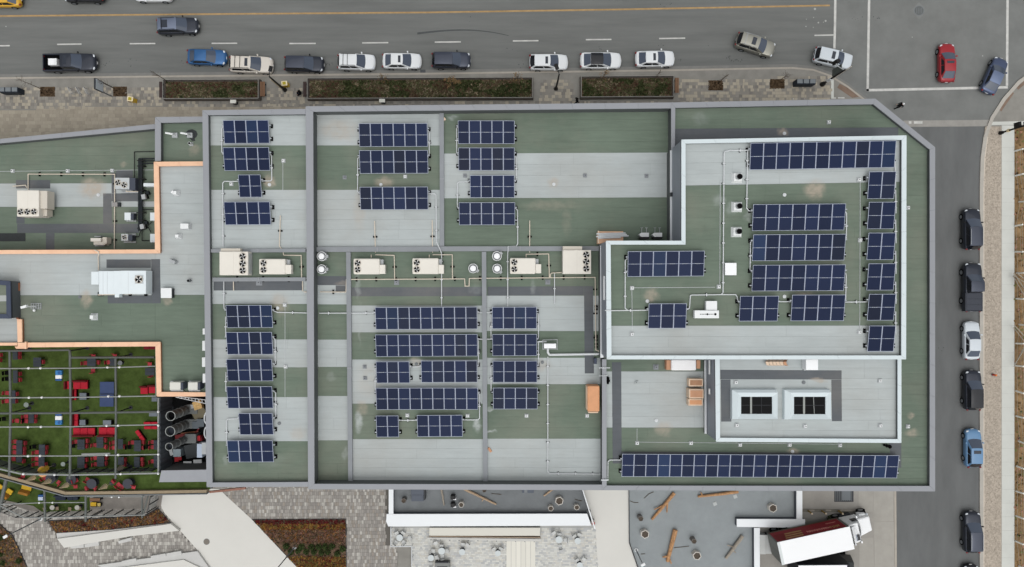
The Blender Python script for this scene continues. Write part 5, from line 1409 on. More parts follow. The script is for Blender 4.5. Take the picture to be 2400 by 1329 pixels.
# ------------------------------------------------------------ vehicles
def paint(name, rgb, metal=0.0):
    return mat('paint_' + name, rgb, 0.38, 0.4, metal, coat=0.5)
CGLASS = mat('car_glass', (70, 80, 96), 0.07, 0.6, ior=1.6)
CGLASS_S = mat('sunroof_glass', (46, 52, 62), 0.1, 0.5)
CGLASS_D = mat('car_glass_dark', (22, 25, 32), 0.07, 0.5, ior=1.5)
TYRE = mat('tyre', (20, 20, 21), 0.9, 0.1)
RIM = mat('alloy_rim', (150, 154, 158), 0.35, 0.5, 0.6)
LAMP = mat('headlight_glass', (214, 220, 226), 0.15, 0.5)
TAIL = mat('tail_light_red', (120, 22, 26), 0.3, 0.4)
TRIM = mat('black_trim', (24, 25, 27), 0.55, 0.2)
CHROME = mat('chrome_trim', (190, 194, 198), 0.25, 0.5, 0.5)
KINDS = {
 'sedan': dict(st=[(-.5,.42,.62,.42),(-.494,.68,.74,.36),(-.478,.85,.88,.28),(-.445,.95,.94,.22),(-.38,.99,.95,.2),(-.2,1,.94,.2),(.1,1,.93,.2),(.22,.995,.92,.2),(.32,.98,.88,.2),(.385,.955,.84,.2),(.435,.90,.79,.2),(.468,.80,.73,.22),(.490,.62,.64,.3),(.5,.36,.55,.36)],
               cab=(-.41,-.25,.03,.225), zb=.92, zr=1.42, bw=.90, rw=.72),
 'hatch': dict(st=[(-.5,.45,.78,.42),(-.493,.72,.9,.34),(-.476,.88,1.0,.28),(-.445,.96,1.04,.22),(-.37,.985,1.02,.2),(-.2,1,1.0,.2),(.1,1,.99,.2),(.24,.995,.97,.2),(.33,.98,.92,.2),(.39,.95,.87,.2),(.438,.89,.81,.2),(.47,.79,.74,.22),(.490,.62,.65,.3),(.5,.36,.55,.36)],
               cab=(-.465,-.365,.02,.225), zb=.98, zr=1.5, bw=.90, rw=.73),
 'suv': dict(st=[(-.5,.55,.9,.46),(-.494,.78,1.0,.4),(-.478,.91,1.09,.32),(-.45,.97,1.12,.26),(-.37,.99,1.12,.25),(-.2,1,1.1,.25),(.1,1,1.09,.25),(.24,.995,1.07,.25),(.33,.985,1.04,.25),(.395,.96,1.0,.25),(.443,.91,.95,.25),(.473,.82,.88,.27),(.491,.66,.78,.34),(.5,.42,.66,.42)],
               cab=(-.472,-.41,.03,.225), zb=1.08, zr=1.68, bw=.91, rw=.77),
 'pickup': dict(st=[(-.115,.97,1.15,.4),(-.11,1,1.17,.4),(.0,1,1.17,.4),(.1,1,1.17,.4),(.26,.995,1.17,.4),(.36,.98,1.13,.4),(.43,.95,1.08,.4),(.466,.88,1.0,.42),(.487,.76,.9,.44),(.497,.6,.78,.48),(.5,.45,.68,.5)],
               cab=(-.11,-.085,.11,.245), zb=1.16, zr=1.86, bw=.90, rw=.78),
}
def car(kind, label, px, py, deg, L, W, body, roof=None, sunroof=None, rails=None, bars=0, glass_roof=False, group='vehicles on the streets', bed=None, light=False, cat='car', name=None, zs=1.0):
    K = KINDS[kind]
    c = P(px, py, 0.7)
    t = thing(name or {'sedan': 'sedan_car', 'hatch': 'hatchback_car', 'suv': 'suv_car', 'pickup': 'pickup_truck'}[kind], label, cat, (c.x, c.y, 0.0), R(deg), group)
    hw = W / 2
    m = MB(); rings = []
    for fx, fw, zt, zb in K['st']:
        w = hw * fw; x = fx * L; zt *= zs
        half = [(w * .82, zb), (w, zb + .16), (w * 1.0, zt - .24), (w * .985, zt - .12), (w * .93, zt - .03), (w * .80, zt + .005), (w * .4, zt + .025)]
        rings.append([(x, y, z) for y, z in half] + [(x, 0, zt + .035)] + [(x, -y, z) for y, z in half[::-1]])
    k0 = len(m.v); n = len(rings[0]); bi = m.mi(body)
    for r in rings: m.v += r
    for a in range(len(rings) - 1):
        for q in range(n):
            r = (q + 1) % n
            m.f.append((k0 + a * n + q, k0 + (a + 1) * n + q, k0 + (a + 1) * n + r, k0 + a * n + r)[::-1]); m.m.append(bi); m.c.append(None)
    m.f.append(tuple(k0 + q for q in range(n))); m.m.append(bi); m.c.append(None)
    e = k0 + (len(rings) - 1) * n
    m.f.append(tuple(e + n - 1 - q for q in range(n))); m.m.append(bi); m.c.append(None)
    m.build('body', t, local=True, smooth=True)
    # cabin
    x0, x1, x2, x3 = [f * L for f in K['cab']]
    zb, zr = K['zb'] * zs, K['zr'] * zs
    bw, rw = hw * K['bw'], hw * K['rw']
    A = [(x0, -bw * .94, zb - .05), (x3, -bw, zb - .05), (x3, bw, zb - .05), (x0, bw * .94, zb - .05)]
    B = [(x1, -rw * .96, zr - .03), (x2, -rw, zr - .03), (x2, rw, zr - .03), (x1, rw * .96, zr - .03)]
    m = MB(); m.hexa(A, B, body); m.build('cabin', t, local=True, bevel=.03)
    rf = roof or body
    m = MB()   # softly domed roof skin
    nx, ny = 6, 6; kk = len(m.v); ri = m.mi(rf)
    for i in range(nx + 1):
        for j in range(ny + 1):
            u, v = i / nx, j / ny * 2 - 1
            x = x1 + (x2 - x1) * u - .03 + .06 * u + (.05 * (1 - v * v) * (1 if u > .9 else 0))
            y = v * (rw * .985)
            z = zr - .028 + .055 * (1 - v * v) ** .7 * (1 - (2 * u - 1) ** 4 * .6) + .02 * (1 - (2 * u - 1) ** 2)
            m.v.append((x, y, z))
    for i in range(nx):
        for j in range(ny):
            a = kk + i * (ny + 1) + j
            m.f.append((a, a + ny + 1, a + ny + 2, a + 1)); m.m.append(ri); m.c.append(None)
    ro = m.build('roof', t, local=True, smooth=True)
    gl = CGLASS if light or kind else CGLASS
    def pane(nm, xb, xt, wb, wt, bulb, bult, zlo, zhi, g):
        m = MB(); N = 7; rows = []
        for v in (0, 1):
            row = []
            for j in range(N + 1):
                s = j / N * 2 - 1
                w = (wb, wt)[v]; b = (bulb, bult)[v]
                row.append(((xb, xt)[v] + b * (1 - s * s), s * w, (zlo, zhi)[v]))
            rows.append(row)
        for j in range(N):
            q = [rows[0][j], rows[0][j + 1], rows[1][j + 1], rows[1][j]]
            m.face(q if xb > xt else q[::-1], g)
        return m.build(nm, t, local=True, smooth=True)
    pane('windshield', x3 + .02, x2 + .035, bw * .93, rw * .90, .16, .06, zb - .005, zr - .02, CGLASS)
    pane('rear_window', x0 - .02, x1 - .035, bw * .84, rw * .84, -.08, -.03, zb + .03, zr - .03, CGLASS if kind == 'sedan' else CGLASS_D)
    for s in (-1, 1):
        yb, yt = bw * .985, rw * .995
        fr = (.0, .5, .54, .86) if kind != 'pickup' else (.06, .48, .54, .88)
        for u0, u1 in ((fr[0] + .07, fr[1]), (fr[2], fr[3] - .02)):
            m = MB()
            def pt(u, v):
                xb_, xt_ = x0 + (x3 - x0) * u, x1 + (x2 - x1) * u
                vv = .16 + v * .70
                return (xb_ + (xt_ - xb_) * vv, s * (yb + (yt - yb) * vv + .015), zb - .05 + (zr - zb) * vv)
            q = [pt(u0, 0), pt(u1, 0), pt(u1, 1), pt(u0, 1)]
            m.face(q if s < 0 else q[::-1], CGLASS_D); m.build('side_window', t, local=True)
        m = MB(); m.rbox((x3 - .32, s * (hw + .07), zb - .02), (.14, .2, .13), TRIM if body.name.endswith(('black', 'dark')) else body, s * .2); m.build('mirror', t, local=True, bevel=.02)
        fx = K['st'][-4][0] * L
        m = MB(); zt_ = K['st'][-4][2] * zs
        m.ball((fx - .05, s * hw * .69, zt_ - .075), .21, LAMP, 10, 6, .42); m.build('headlight', t, local=True, smooth=True)
        m = MB(); m.ball((K['st'][1][0] * L + .02 if kind != 'pickup' else -.497 * L, s * hw * .76, (.82 if kind == 'sedan' else .98) * zs), .13, TAIL, 10, 6, .7); m.build('tail_light', t, local=True, smooth=True)
        for wx in ((.305 * L), (-.285 * L)):
            m = MB(); r = .34 if kind != 'pickup' else .4
            m.tube((wx, s * (hw - .21), r), (wx, s * (hw + .012), r), r, TYRE, 18)
            w = m.build('wheel', t, local=True)
            m = MB(); m.tube((wx, s * (hw + .012), r), (wx, s * (hw + .022), r), r * .62, RIM, 12); m.build('rim', w, local=True)
    if sunroof:
        u0, u1 = sunroof; m = MB()
        xa, xb_ = x1 + (x2 - x1) * u0, x1 + (x2 - x1) * u1
        m.bx(xa, xb_, -rw * .62, rw * .62, zr + .02, zr + .055, CGLASS_S); m.build('sunroof', t, local=True, bevel=.03)
    if rails:
        for s in (-1, 1):
            m = MB(); m.path([(x1 + .12, s * rw * .93, zr + .02), (x1 + .2, s * rw * .93, zr + .075), (x2 - .25, s * rw * .93, zr + .075), (x2 - .12, s * rw * .93, zr + .02)], .024, rails, 6); m.build('roof_rail', t, local=True)
    for b in range(bars):
        xx = x1 + (x2 - x1) * (.22 + .26 * b); m = MB(); m.bx(xx - .025, xx + .025, -rw * .93, rw * .93, zr + .06, zr + .09, rails or TRIM); m.build('roof_bar', t, local=True)
    m = MB(); m.bx(.493 * L, .507 * L, -.15, .15, .5, .62, mat('number_plate', (200, 200, 200), .6)); m.bx(-.507 * L, -.493 * L, -.15, .15, .55, .67, mat('number_plate', (200, 200, 200))); m.build('number_plate', t, local=True)
    if kind == 'pickup':
        xa, xb_ = -.5 * L, -.118 * L
        for nm, q in (('bed_side', (xa, xb_, hw * .86, hw, .45, 1.16)), ('bed_side', (xa, xb_, -hw, -hw * .86, .45, 1.16)), ('tailgate', (xa, xa + .1, -hw * .855, hw * .855, .5, 1.14)), ('bed_floor', (xa + .1, xb_, -hw * .855, hw * .855, .5, .72))):
            m = MB(); m.bx(*q, body if nm != 'bed_floor' else BLACKM); m.build(nm, t, local=True, bevel=.03 if nm != 'bed_floor' else 0)
        if bed == 'cover':
            m = MB()
            for i in range(3):
                u0, u1 = i / 3, (i + 1) / 3; m.bx(xa + .11 + (xb_ - xa - .13) * u0 + .01, xa + .11 + (xb_ - xa - .13) * u1 - .01, -hw * .85, hw * .85, 1.1, 1.15, body)
            m.build('bed_cover', t, local=True)
    return t
W_, SIL, BLK = paint('white', (230, 234, 236)), paint('silver', (176, 186, 196), .3), paint('black', (30, 32, 38), .4)
GRD = paint('graphite_dark', (62, 68, 82), .55); NVY = paint('navy', (30, 36, 50)); BLU = paint('blue', (48, 98, 150), .45); CRM = paint('cream', (216, 210, 200)); OLV = paint('champagne', (158, 157, 147), .7)
REDP = paint('red', (150, 26, 36)); DBL = paint('slate_blue', (78, 90, 118), .6); LBL = paint('light_blue', (98, 138, 176)); YLP = paint('yellow_cab', (208, 160, 40)); GRV = paint('grey_violet', (112, 122, 142), .6); STEELB = paint('dusk_black', (46, 51, 62), .55)
gm, gk, ge = 'cars moving on the streets', 'vehicles parked along the north kerb', 'vehicles parked along the side street'
car('sedan', 'yellow car cut by the top left corner of the picture', 3, -2, 180, 4.6, 1.8, YLP, group=gm)
car('suv', 'black car cut by the top edge, left of a white one', 198, -13, 180, 4.6, 1.85, BLK, group=gm)
car('sedan', 'white car cut by the top edge, heading left', 359, -15, 180, 4.4, 1.8, W_, group=gm)
car('suv', 'grey SUV with glass roof panels driving alone in the left traffic lane', 418, 62, 2, 4.7, 1.86, STEELB, roof=GRV, sunroof=(.18, .55), bars=1, rails=TRIM, group=gm)
car('pickup', 'black pickup with white box in its open bed at the north kerb', 166, 148, 1, 6.0, 2.02, STEELB, group=gk, sunroof=(.3, .62), cat='pickup')
m = MB(); c = P(126, 146, 1.0); m.rbox((c.x, c.y, .73), (1.0, .75, .5), WHITE_B, .02); m.rbox((c.x + .32, c.y, 1.231), (.3, .7, .03), WHITE, .02)
onemesh('tool_box', m, 'white lidded tool box in the bed of the black pickup', 'tool box')
car('sedan', 'bright blue sedan behind the cream SUV at the north kerb', 485, 134, -1.5, 4.5, 1.8, BLU, group=gk)
car('suv', 'cream SUV with roof rack under the street lamp arm', 590, 152, -2, 4.95, 1.9, CRM, rails=TRIM, bars=2, sunroof=(.72, .88), group=gk)
car('suv', 'plain black SUV between the cream and white ones at the kerb', 714, 151, -1, 4.5, 1.84, STEELB, roof=GRD, group=gk)
car('suv', 'white SUV with dark roof bars at the north kerb', 836, 146, -1, 4.3, 1.82, W_, rails=TRIM, bars=2, group=gk, zs=.97)
car('sedan', 'white sedan with sunroof right behind a dark grey SUV', 942, 143, -.5, 4.5, 1.8, W_, sunroof=(.62, .86), group=gk)
car('suv', 'dark grey SUV above the storm drain at the north kerb', 1058, 142, 0, 4.45, 1.84, GRD, group=gk)
car('hatch', 'white hatchback under the middle street lamp arm', 1286, 146, 0, 4.45, 1.82, W_, sunroof=(.70, .88), group=gk)
car('sedan', 'white car with an all black glass roof at the north kerb', 1408, 142, 0, 4.75, 1.88, W_, roof=CGLASS_D, group=gk)
car('sedan', 'white sedan with sunroof, last parked car before the corner', 1535, 138, 1, 4.55, 1.84, W_, sunroof=(.62, .86), group=gk)
car('suv', 'champagne SUV pulling out from the kerb at an angle', 1770, 106, -17.5, 4.6, 1.84, OLV, rails=CHROME, bars=1, sunroof=(.58, .82), group=gm)
car('suv', 'silver SUV turning at the corner beside the traffic signal', 1952, 137, -13, 4.5, 1.82, mat('paint_pale_silver', (206, 214, 220), .38, .4, coat=.5), sunroof=(.66, .86), group=gm, zs=.96)
car('sedan', 'red sedan crossing the crossroads upward', 2219, 147, 90, 4.5, 1.82, REDP, sunroof=(.66, .88), group=gm)
car('sedan', 'slate blue sedan turning at the far right of the crossroads', 2331, 177, 66, 4.4, 1.82, DBL, roof=paint('slate_light', (112, 126, 154), .6), group=gm)
car('suv', 'black SUV with silver roof rails, topmost in the side street', 2276, 537, 90, 4.75, 1.9, STEELB, roof=GRD, rails=CHROME, group=ge)
car('pickup', 'black pickup with a grey covered bed in the side street', 2277, 673, 90, 5.6, 2.0, STEELB, roof=GRD, group=ge, bed='cover', cat='pickup')
car('sedan', 'silver sedan in the side street between black vehicles', 2277, 798, 90, 4.4, 1.82, mat('paint_pale_silver', (206, 214, 220)), group=ge)
car('suv', 'black SUV with a dark glass roof above the light blue hatchback', 2278, 914, 90, 4.6, 1.88, STEELB, roof=CGLASS_D, group=ge)
car('hatch', 'light blue hatchback with sunroof in the side street', 2280, 1050, 90, 4.4, 1.82, LBL, sunroof=(.66, .88), group=ge)
car('suv', 'black SUV with bright front trim, lowest whole vehicle in the side street', 2277, 1246, 90, 4.7, 1.88, STEELB, roof=GRD, rails=CHROME, group=ge)
car('sedan', 'dark car cut by the bottom edge of the picture in the side street', 2276, 1370, 90, 4.6, 1.84, BLK, group=ge)

# ------------------------------------------------------------ street furniture
def lamp(label, px, py, h, head, hz, arm_yellow=False, side_arm=None):
    c = P(px, py, .12)
    t = thing('street_lamp', label, 'street lamp', c, 0, 'black street lamps')
    m = MB(); m.cyl((c.x, c.y), .26, .12, .5, BLACK, 14, .2); m.cyl((c.x, c.y), .2, .5, .75, BLACK, 14, .13); m.build('base', t)
    m = MB(); m.tube((c.x, c.y, .7), (c.x, c.y, h), .12, BLACK, 10, .08); m.build('pole', t)
    e = P(head[0], head[1], hz)
    m = MB(); m.path([(c.x, c.y, h), (c.x + (e.x - c.x) * .4, c.y + (e.y - c.y) * .4, h + .25), (e.x, e.y, hz)], .045, STEEL_D, 6); m.build('arm', t)
    m = MB(); a = math.atan2(e.y - c.y, e.x - c.x); m.rbox((e.x, e.y, hz - .1), (.62, .4, .14), BLACK, a); m.build('lamp_head', t, bevel=.04)
    if arm_yellow:
        m = MB(); m.tube((c.x - .12, c.y - .1, .8), (c.x - .12, c.y - .1, h - .8), .05, mat('sign_cream', (212, 196, 160), .6), 6); m.build('conduit', t)
lamp('black street lamp leaning over the cream SUV, yellow sign beside it', 668, 211, 5.3, (634, 161), 5.5, True)
lamp('black street lamp in the gap between two planters, arm over a white hatchback', 1303, 208, 5.6, (1304.5, 156), 5.8)
# traffic signal on the corner
c = P(1927, 198, .12)
t = thing('traffic_signal', 'black traffic signal pole with a dark street sign plate over the corner kerb', 'traffic signal', c)
m = MB(); m.cyl((c.x, c.y), .3, .12, .6, BLACK, 14, .22); m.build('base', t)
m = MB(); m.tube((c.x, c.y, .6), (c.x, c.y, 5.6), .12, BLACK, 10, .09); m.build('pole', t)
m = MB(); m.cyl((c.x, c.y), .17, 1.5, 2.4, WHITE, 12); m.build('collar', t)
m = MB(); p = [P(1945, 190, 2.7), P(1969, 163, 5.4)]
m.bx(c.x - .1, c.x - .04, c.y + .1, c.y + .85, 2.9, 5.0, mat('sign_dark', (92, 98, 94), .6, .2)); m.bx(c.x - .105, c.x - .035, c.y + .1, c.y + .85, 2.85, 2.9, BLACK); m.build('street_sign', t)
e = P(1962, 144, 5.8)
m = MB(); m.path([(c.x, c.y, 5.5), (e.x - .1, e.y - .4, 5.75), (e.x, e.y, 5.75)], .05, GALV, 6); m.build('arm', t)
m = MB(); m.rbox((e.x, e.y, 5.0), (.38, .4, 1.1), BLACK, .2); m.build('signal_head', t, bevel=.03)
m = MB()
for k in range(3): m.tube((e.x + .19, e.y, 5.25 + .32 * k), (e.x + .30, e.y, 5.25 + .32 * k), .12, BLACKM, 10)
m.build('lens_hood', t)
m = MB(); p = P(1940, 188, 2.6); m.tube((c.x + .25, c.y + .05, 2.4), (c.x + .9, c.y + .5, 5.2), .05, PIPE_Y, 6); m.build('cable_guard', t)
# east side signal
c = P(2344, 312, .12)
t = thing('traffic_signal', 'black signal pole with a pale collar at the right edge beside the footpath', 'traffic signal', c)
m = MB(); m.cyl((c.x, c.y), .24, .12, .55, BLACK, 14, .18); m.build('base', t)
m = MB(); m.tube((c.x, c.y, .5), (c.x, c.y, 5.6), .11, BLACK, 10, .09); m.build('pole', t)
m = MB(); m.cyl((c.x, c.y), .19, 1.35, 1.6, mat('sign_cream', (212, 196, 160)), 12); m.build('collar', t)
for dx, dy, z_ in ((-.1, .3, 2.6), (-.05, .1, 4.0)):
    m = MB(); m.rbox((c.x + dx, c.y + dy, z_), (.26, .55, .85), BLACK, .1); m.build('signal_head', t)

def newsbox(label, px, py, ang, z=.12):
    c = P(px, py, z); t = thing('newspaper_box', label, 'newspaper box', c, ang, 'yellow boxes on the pavement')
    m = MB(); m.bx(-.3, .3, -.22, .22, 0, .95, YELLOW); m.build('cabinet', t, local=True, bevel=.03)
    m = MB(); m.bx(-.34, .34, -.27, .27, .95, 1.02, mat('cream_plastic', (240, 226, 190), .6)); m.build('top', t, local=True, bevel=.02)
    m = MB(); m.bx(-.2, .18, -.17, .17, 1.02, 1.04, mat('olive_panel', (176, 160, 50), .6)); m.build('panel', t, local=True)
    m = MB(); m.bx(-.75, -.33, -.2, .2, .0, .06, mat('box_shadow_brown', (126, 108, 80), .8)); m.build('base_plate', t, local=True)  # flat brown sheet left of the box, its shadow put in as colour
newsbox('yellow box with a cream top standing alone on the beige paving', 316, 237, -.15)
newsbox('yellow box with a cream top at the foot of the street lamp', 673, 201, .1)
def bins(label, x, y, n, z=.12):
    c = P(x, y, z); t = thing('waste_bin', label, 'waste bin', c, 0, 'dark sorted waste bins')
    NV = mat('bin_navy', (40, 48, 58), .6, .2)
    for i in range(n):
        xx = (i - (n - 1) / 2) * .74
        m = MB(); m.bx(xx - .36, xx + .36, -.3, .3, 0, 1.15, NV); m.build('bin_body', t, local=True, bevel=.02)
        m = MB(); m.bx(xx - .31, xx + .31, -.2, .27, 1.15, 1.19, mat('bin_lid', (120, 126, 130), .5, .3)); m.build('lid', t, local=True)
bins('row of dark waste bins with grey lids at the left edge of the pavement', 36, 217, 3)
bins('row of dark waste bins with grey lids beside the corner traffic signal', 1880, 198, 3)
for i, x in enumerate((172, 191, 209)):
    c = P(x, 216, .12); m = MB(); d = .32
    m.path([(c.x - .2, c.y + .35, .12), (c.x - .2, c.y + .35, .9), (c.x + .2, c.y - .35, .9), (c.x + .2, c.y - .35, .12)], .035, GALV, 6)
    m.tube((c.x - .2, c.y + .35, .5), (c.x + .2, c.y - .35, .5), .025, GALV, 6)
    onemesh('bike_rack', m, ['leftmost grey bike hoop between the tree pit and the tall sign', 'middle grey bike hoop of the row of three', 'right grey bike hoop next to the tall sign'][i], 'bike rack', 'grey bike hoops')
c = P(262, 215, .12)
t = thing('information_sign', 'tall pavement sign with a pale blank panel on two grey legs', 'sign', c)
for s in (-1, 1):
    m = MB(); m.bx(c.x - .06, c.x + .06, c.y + s * .55 - .05, c.y + s * .55 + .05, .12, 3.3, STEEL); m.build('leg', t)
m = MB(); m.bx(c.x - .09, c.x + .09, c.y - .62, c.y + .62, 1.9, 3.4, STEEL_D); m.build('frame', t)
m = MB(); m.bx(c.x + .09, c.x + .11, c.y - .56, c.y + .56, 1.98, 3.32, mat('sign_panel', (196, 206, 214), .3, .4)); m.build('panel', t)
for lab, x, y in (('white topped post box below the short planter', 554, 243), ('white topped post box below the longest planter', 899, 241)):
    c = P(x, y, .12); t = thing('utility_pedestal', lab, 'utility box', c, 0, 'white topped utility boxes')
    m = MB(); m.bx(c.x - .22, c.x + .22, c.y - .15, c.y + .15, .12, .95, STEEL_D); m.build('post', t)
    m = MB(); m.bx(c.x - .34, c.x + .34, c.y - .2, c.y + .2, .95, 1.1, mat('box_offwhite', (222, 222, 214), .6)); m.build('top', t, bevel=.02)

# ------------------------------------------------------------ fence on the bare ground at the right edge
c = P(2385, 700, .1)
t = thing('wire_fence', 'low fence of white posts and thin rails along the right edge on bare ground', 'fence', c)
FW = mat('fence_white', (228, 228, 222), .6, .2)
FR = mat('fence_rail', (152, 144, 130), .5, .3)
ys = [354, 412, 473, 530, 590, 640, 700, 760, 805, 857, 916, 975, 1033, 1092, 1151, 1209, 1268, 1326]
pp = []
rs = random.Random(3)
for i, y in enumerate(ys):
    x = 2379 + (7 if i % 5 == 2 else 0) + rs.uniform(-1, 3)
    a = P(x, y, .1); pp.append(a)
    m = MB(); m.tube((a.x, a.y, .05), (a.x, a.y + rs.uniform(-.12, .12), 1.35), .1, FW, 6); m.build('post', t)
for h in (.35, .95, 1.3):
    m = MB()
    m.path([(a.x, a.y, h + rs.uniform(-.03, .03)) for a in pp], .018, FR, 5); m.build('rail', t)
for (ya, xa, yb, xb) in ((640, 2376, 690, 2410), (655, 2402, 640, 2384), (762, 2377, 800, 2412), (855, 2378, 800, 2412)):
    m = MB(); a, b = P(xa, ya, 1.2), P(xb, yb, 1.2)
    m.tube(a, b, .06, FR, 5); m.tube(a - Vector((-.3, .3, .5)), b - Vector((0, .3, .5)), .05, FR, 5); m.build('brace', t)

# ------------------------------------------------------------ hydrant, people
c = P(2326, 878, .12); t = thing('hydrant', 'small red hydrant with an orange cap on the gravel strip', 'hydrant', c)
HY = mat('hydrant_red', (190, 60, 40), .5, .3)
m = MB(); m.cyl((c.x, c.y), .16, .12, .22, STEEL, 10); m.cyl((c.x, c.y), .11, .22, .7, HY, 10); m.ball((c.x, c.y, .7), .13, mat('hydrant_cap', (226, 120, 60), .5), 10, 6); m.build('barrel', t)
m = MB()
for s in (-1, 1): m.tube((c.x, c.y, .52), (c.x + s * .22, c.y, .52), .06, HY, 8)
m.build('nozzle', t)
SKIN = mat('skin', (196, 150, 122), .6, .3)
def person(label, px, py, ang, z, top, legs, hair, pose='walk', hatm=None):
    c = P(px, py, z)
    t = thing('person', label, 'person', c, ang, 'people')
    J = {'pel': (0, 0, .93, .14), 'tor': (0.0, 0, 1.18, .15), 'che': (.02, 0, 1.38, .16), 'nec': (.02, 0, 1.50, .06)}
    if pose == 'walk':
        ext = dict(hl=(0, .1, .88, .1), kl=(.18, .1, .5, .07), al=(.12, .1, .09, .05), tl=(.28, .1, .04, .04), hr=(0, -.1, .88, .1), kr=(-.05, -.1, .5, .07), ar=(-.3, -.1, .13, .05), tr=(-.18, -.1, .04, .04),
                   sl=(.02, .2, 1.42, .075), el=(-.14, .26, 1.16, .055), wl=(-.06, .27, .92, .04), sr=(.02, -.2, 1.42, .075), er=(.1, -.26, 1.16, .055), wr=(.26, -.25, .98, .04))
    else:
        J = {'pel': (0, 0, .52, .15), 'tor': (0.02, 0, .78, .15), 'che': (.06, 0, .98, .16), 'nec': (.08, 0, 1.1, .06)}
        ext = dict(hl=(.06, .1, .5, .1), kl=(.45, .12, .5, .075), al=(.46, .12, .1, .05), tl=(.6, .12, .05, .04), hr=(.06, -.1, .5, .1), kr=(.45, -.12, .5, .075), ar=(.5, -.12, .1, .05), tr=(.64, -.12, .05, .04),
                   sl=(.06, .2, 1.02, .075), el=(.16, .28, .78, .055), wl=(.38, .18, .66, .04), sr=(.06, -.2, 1.02, .075), er=(.16, -.28, .78, .055), wr=(.38, -.18, .66, .04))
    J.update(ext); keys = list(J); ix = {k: i for i, k in enumerate(keys)}
    E = [('pel', 'tor'), ('tor', 'che'), ('che', 'nec'), ('pel', 'hl'), ('hl', 'kl'), ('kl', 'al'), ('al', 'tl'), ('pel', 'hr'), ('hr', 'kr'), ('kr', 'ar'), ('ar', 'tr'),
         ('che', 'sl'), ('sl', 'el'), ('el', 'wl'), ('che', 'sr'), ('sr', 'er'), ('er', 'wr')]
    me = bpy.data.meshes.new('body'); me.from_pydata([J[k][:3] for k in keys], [(ix[a], ix[b]) for a, b in E], [])
    me.materials.append(top)
    o = bpy.data.objects.new('body', me); COL.objects.link(o); o.parent = t
    o.modifiers.new('skin', 'SKIN')
    for i, k in enumerate(keys):
        me.skin_vertices[0].data[i].radius = (J[k][3], J[k][3])
    me.skin_vertices[0].data[0].use_root = True
    sd = o.modifiers.new('sub', 'SUBSURF'); sd.levels = 1; sd.render_levels = 2
    hx, hz = (.04, 1.64) if pose == 'walk' else (.11, 1.24)
    m = MB(); m.ball((hx, 0, hz), .105, SKIN, 12, 8, 1.2); m.ball((hx + .105, 0, hz - .01), .02, SKIN, 6, 4)
    for s in (-1, 1): m.ball((hx, s * .105, hz), .025, SKIN, 6, 4, 1.4)
    h = m.build('head', t, local=True, smooth=True)
    m = MB()
    for s in (-1, 1): m.ball((hx + .093, s * .04, hz + .02), .014, BLACKM, 6, 4)
    m.bx(hx + .09, hx + .103, -.03, .03, hz - .06, hz - .05, mat('lip', (150, 90, 84), .6)); m.build('face', h, local=True)
    m = MB(); m.ball((hx - .02, 0, hz + .035), .118, hatm or hair, 12, 8, 1.05); m.build('hair', h, local=True, smooth=True)
    for s in (-1, 1):
        w = J['wl' if s > 0 else 'wr']; m = MB(); m.ball((w[0] + .04, w[1], w[2] - .05), .038, SKIN, 8, 5, 1.2)
        for f in range(4): m.tube((w[0] + .03 + .018 * f, w[1], w[2] - .08), (w[0] + .045 + .02 * f, w[1] - s * .015, w[2] - .16 + .01 * abs(f - 1)), .009, SKIN, 5)
        m.tube((w[0] + .07, w[1] - s * .02, w[2] - .05), (w[0] + .11, w[1] - s * .03, w[2] - .1), .011, SKIN, 5); m.build('hand', t, local=True)
    lg = MB()
    for a, b in (('hl', 'kl'), ('kl', 'al'), ('hr', 'kr'), ('kr', 'ar')):
        lg.tube(J[a][:3], J[b][:3], J[a][3] * 1.12, legs, 10, J[b][3] * 1.2)
    lg.build('trousers', t, local=True, smooth=True)
    for k in ('l', 'r'):
        a, b = J['a' + k], J['t' + k]; m = MB(); m.tube((a[0] - .06, a[1], a[2] - .02), (b[0], b[1], b[2]), .055, BLACKM, 8, .045); m.build('shoe', t, local=True)
    return t
CLB, CLD = mat('clothes_black', (20, 21, 24), .85, .1), mat('clothes_navy', (28, 32, 42), .85, .1)
person('person in black with a white cap walking across the crossroads', 2099, 252, R(200), 0.0, CLB, CLB, WHITE_B, hatm=WHITE_B)
person('person in dark clothes sitting by the bench at the longest planter', 709, 221, R(185), .12, CLB, CLD, mat('hair_dark', (22, 18, 16), .7), 'sit')
person('person with dark hair walking close to the building below the planters', 1350, 241, R(10), .12, CLB, CLD, mat('hair_dark', (22, 18, 16)))
# ------------------------------------------------------------ turf terrace on the left
TURF = mat('artificial_turf', (70, 86, 43), 0.95, 0.05, var=0.34, vscale=1.2, bump=0.4, bscale=60)
ter = struct(MB().build('terrace')) if False else None
tp = xy([(-300, 790), (372, 790), (384, 930), (492, 1100), (492, 1147), (150, 1152), (0, 1108), (-300, 1020)], ZT)
m = MB(); m.prism(tp, 0.0, ZT - .05, WALLG); ter = m.build('terrace'); struct(ter)
m = MB(); m.prism(tp, ZT - .05, ZT, TURF); m.build('turf', ter)
WCOP = mat('weathered_wood', (150, 136, 114), 0.8, 0.1, var=0.18, vscale=2.5, stretch=(1, 5, 1))
def edge(a, b, w, z0, z1, mt, nm, par):
    p, q = P(*a, z1), P(*b, z1); d = (q - p).normalized(); n_ = Vector((-d.y, d.x, 0)) * w / 2
    m = MB(); m.prism([p - n_, q - n_, q + n_, p + n_], z0, z1, mt); return m.build(nm, par)
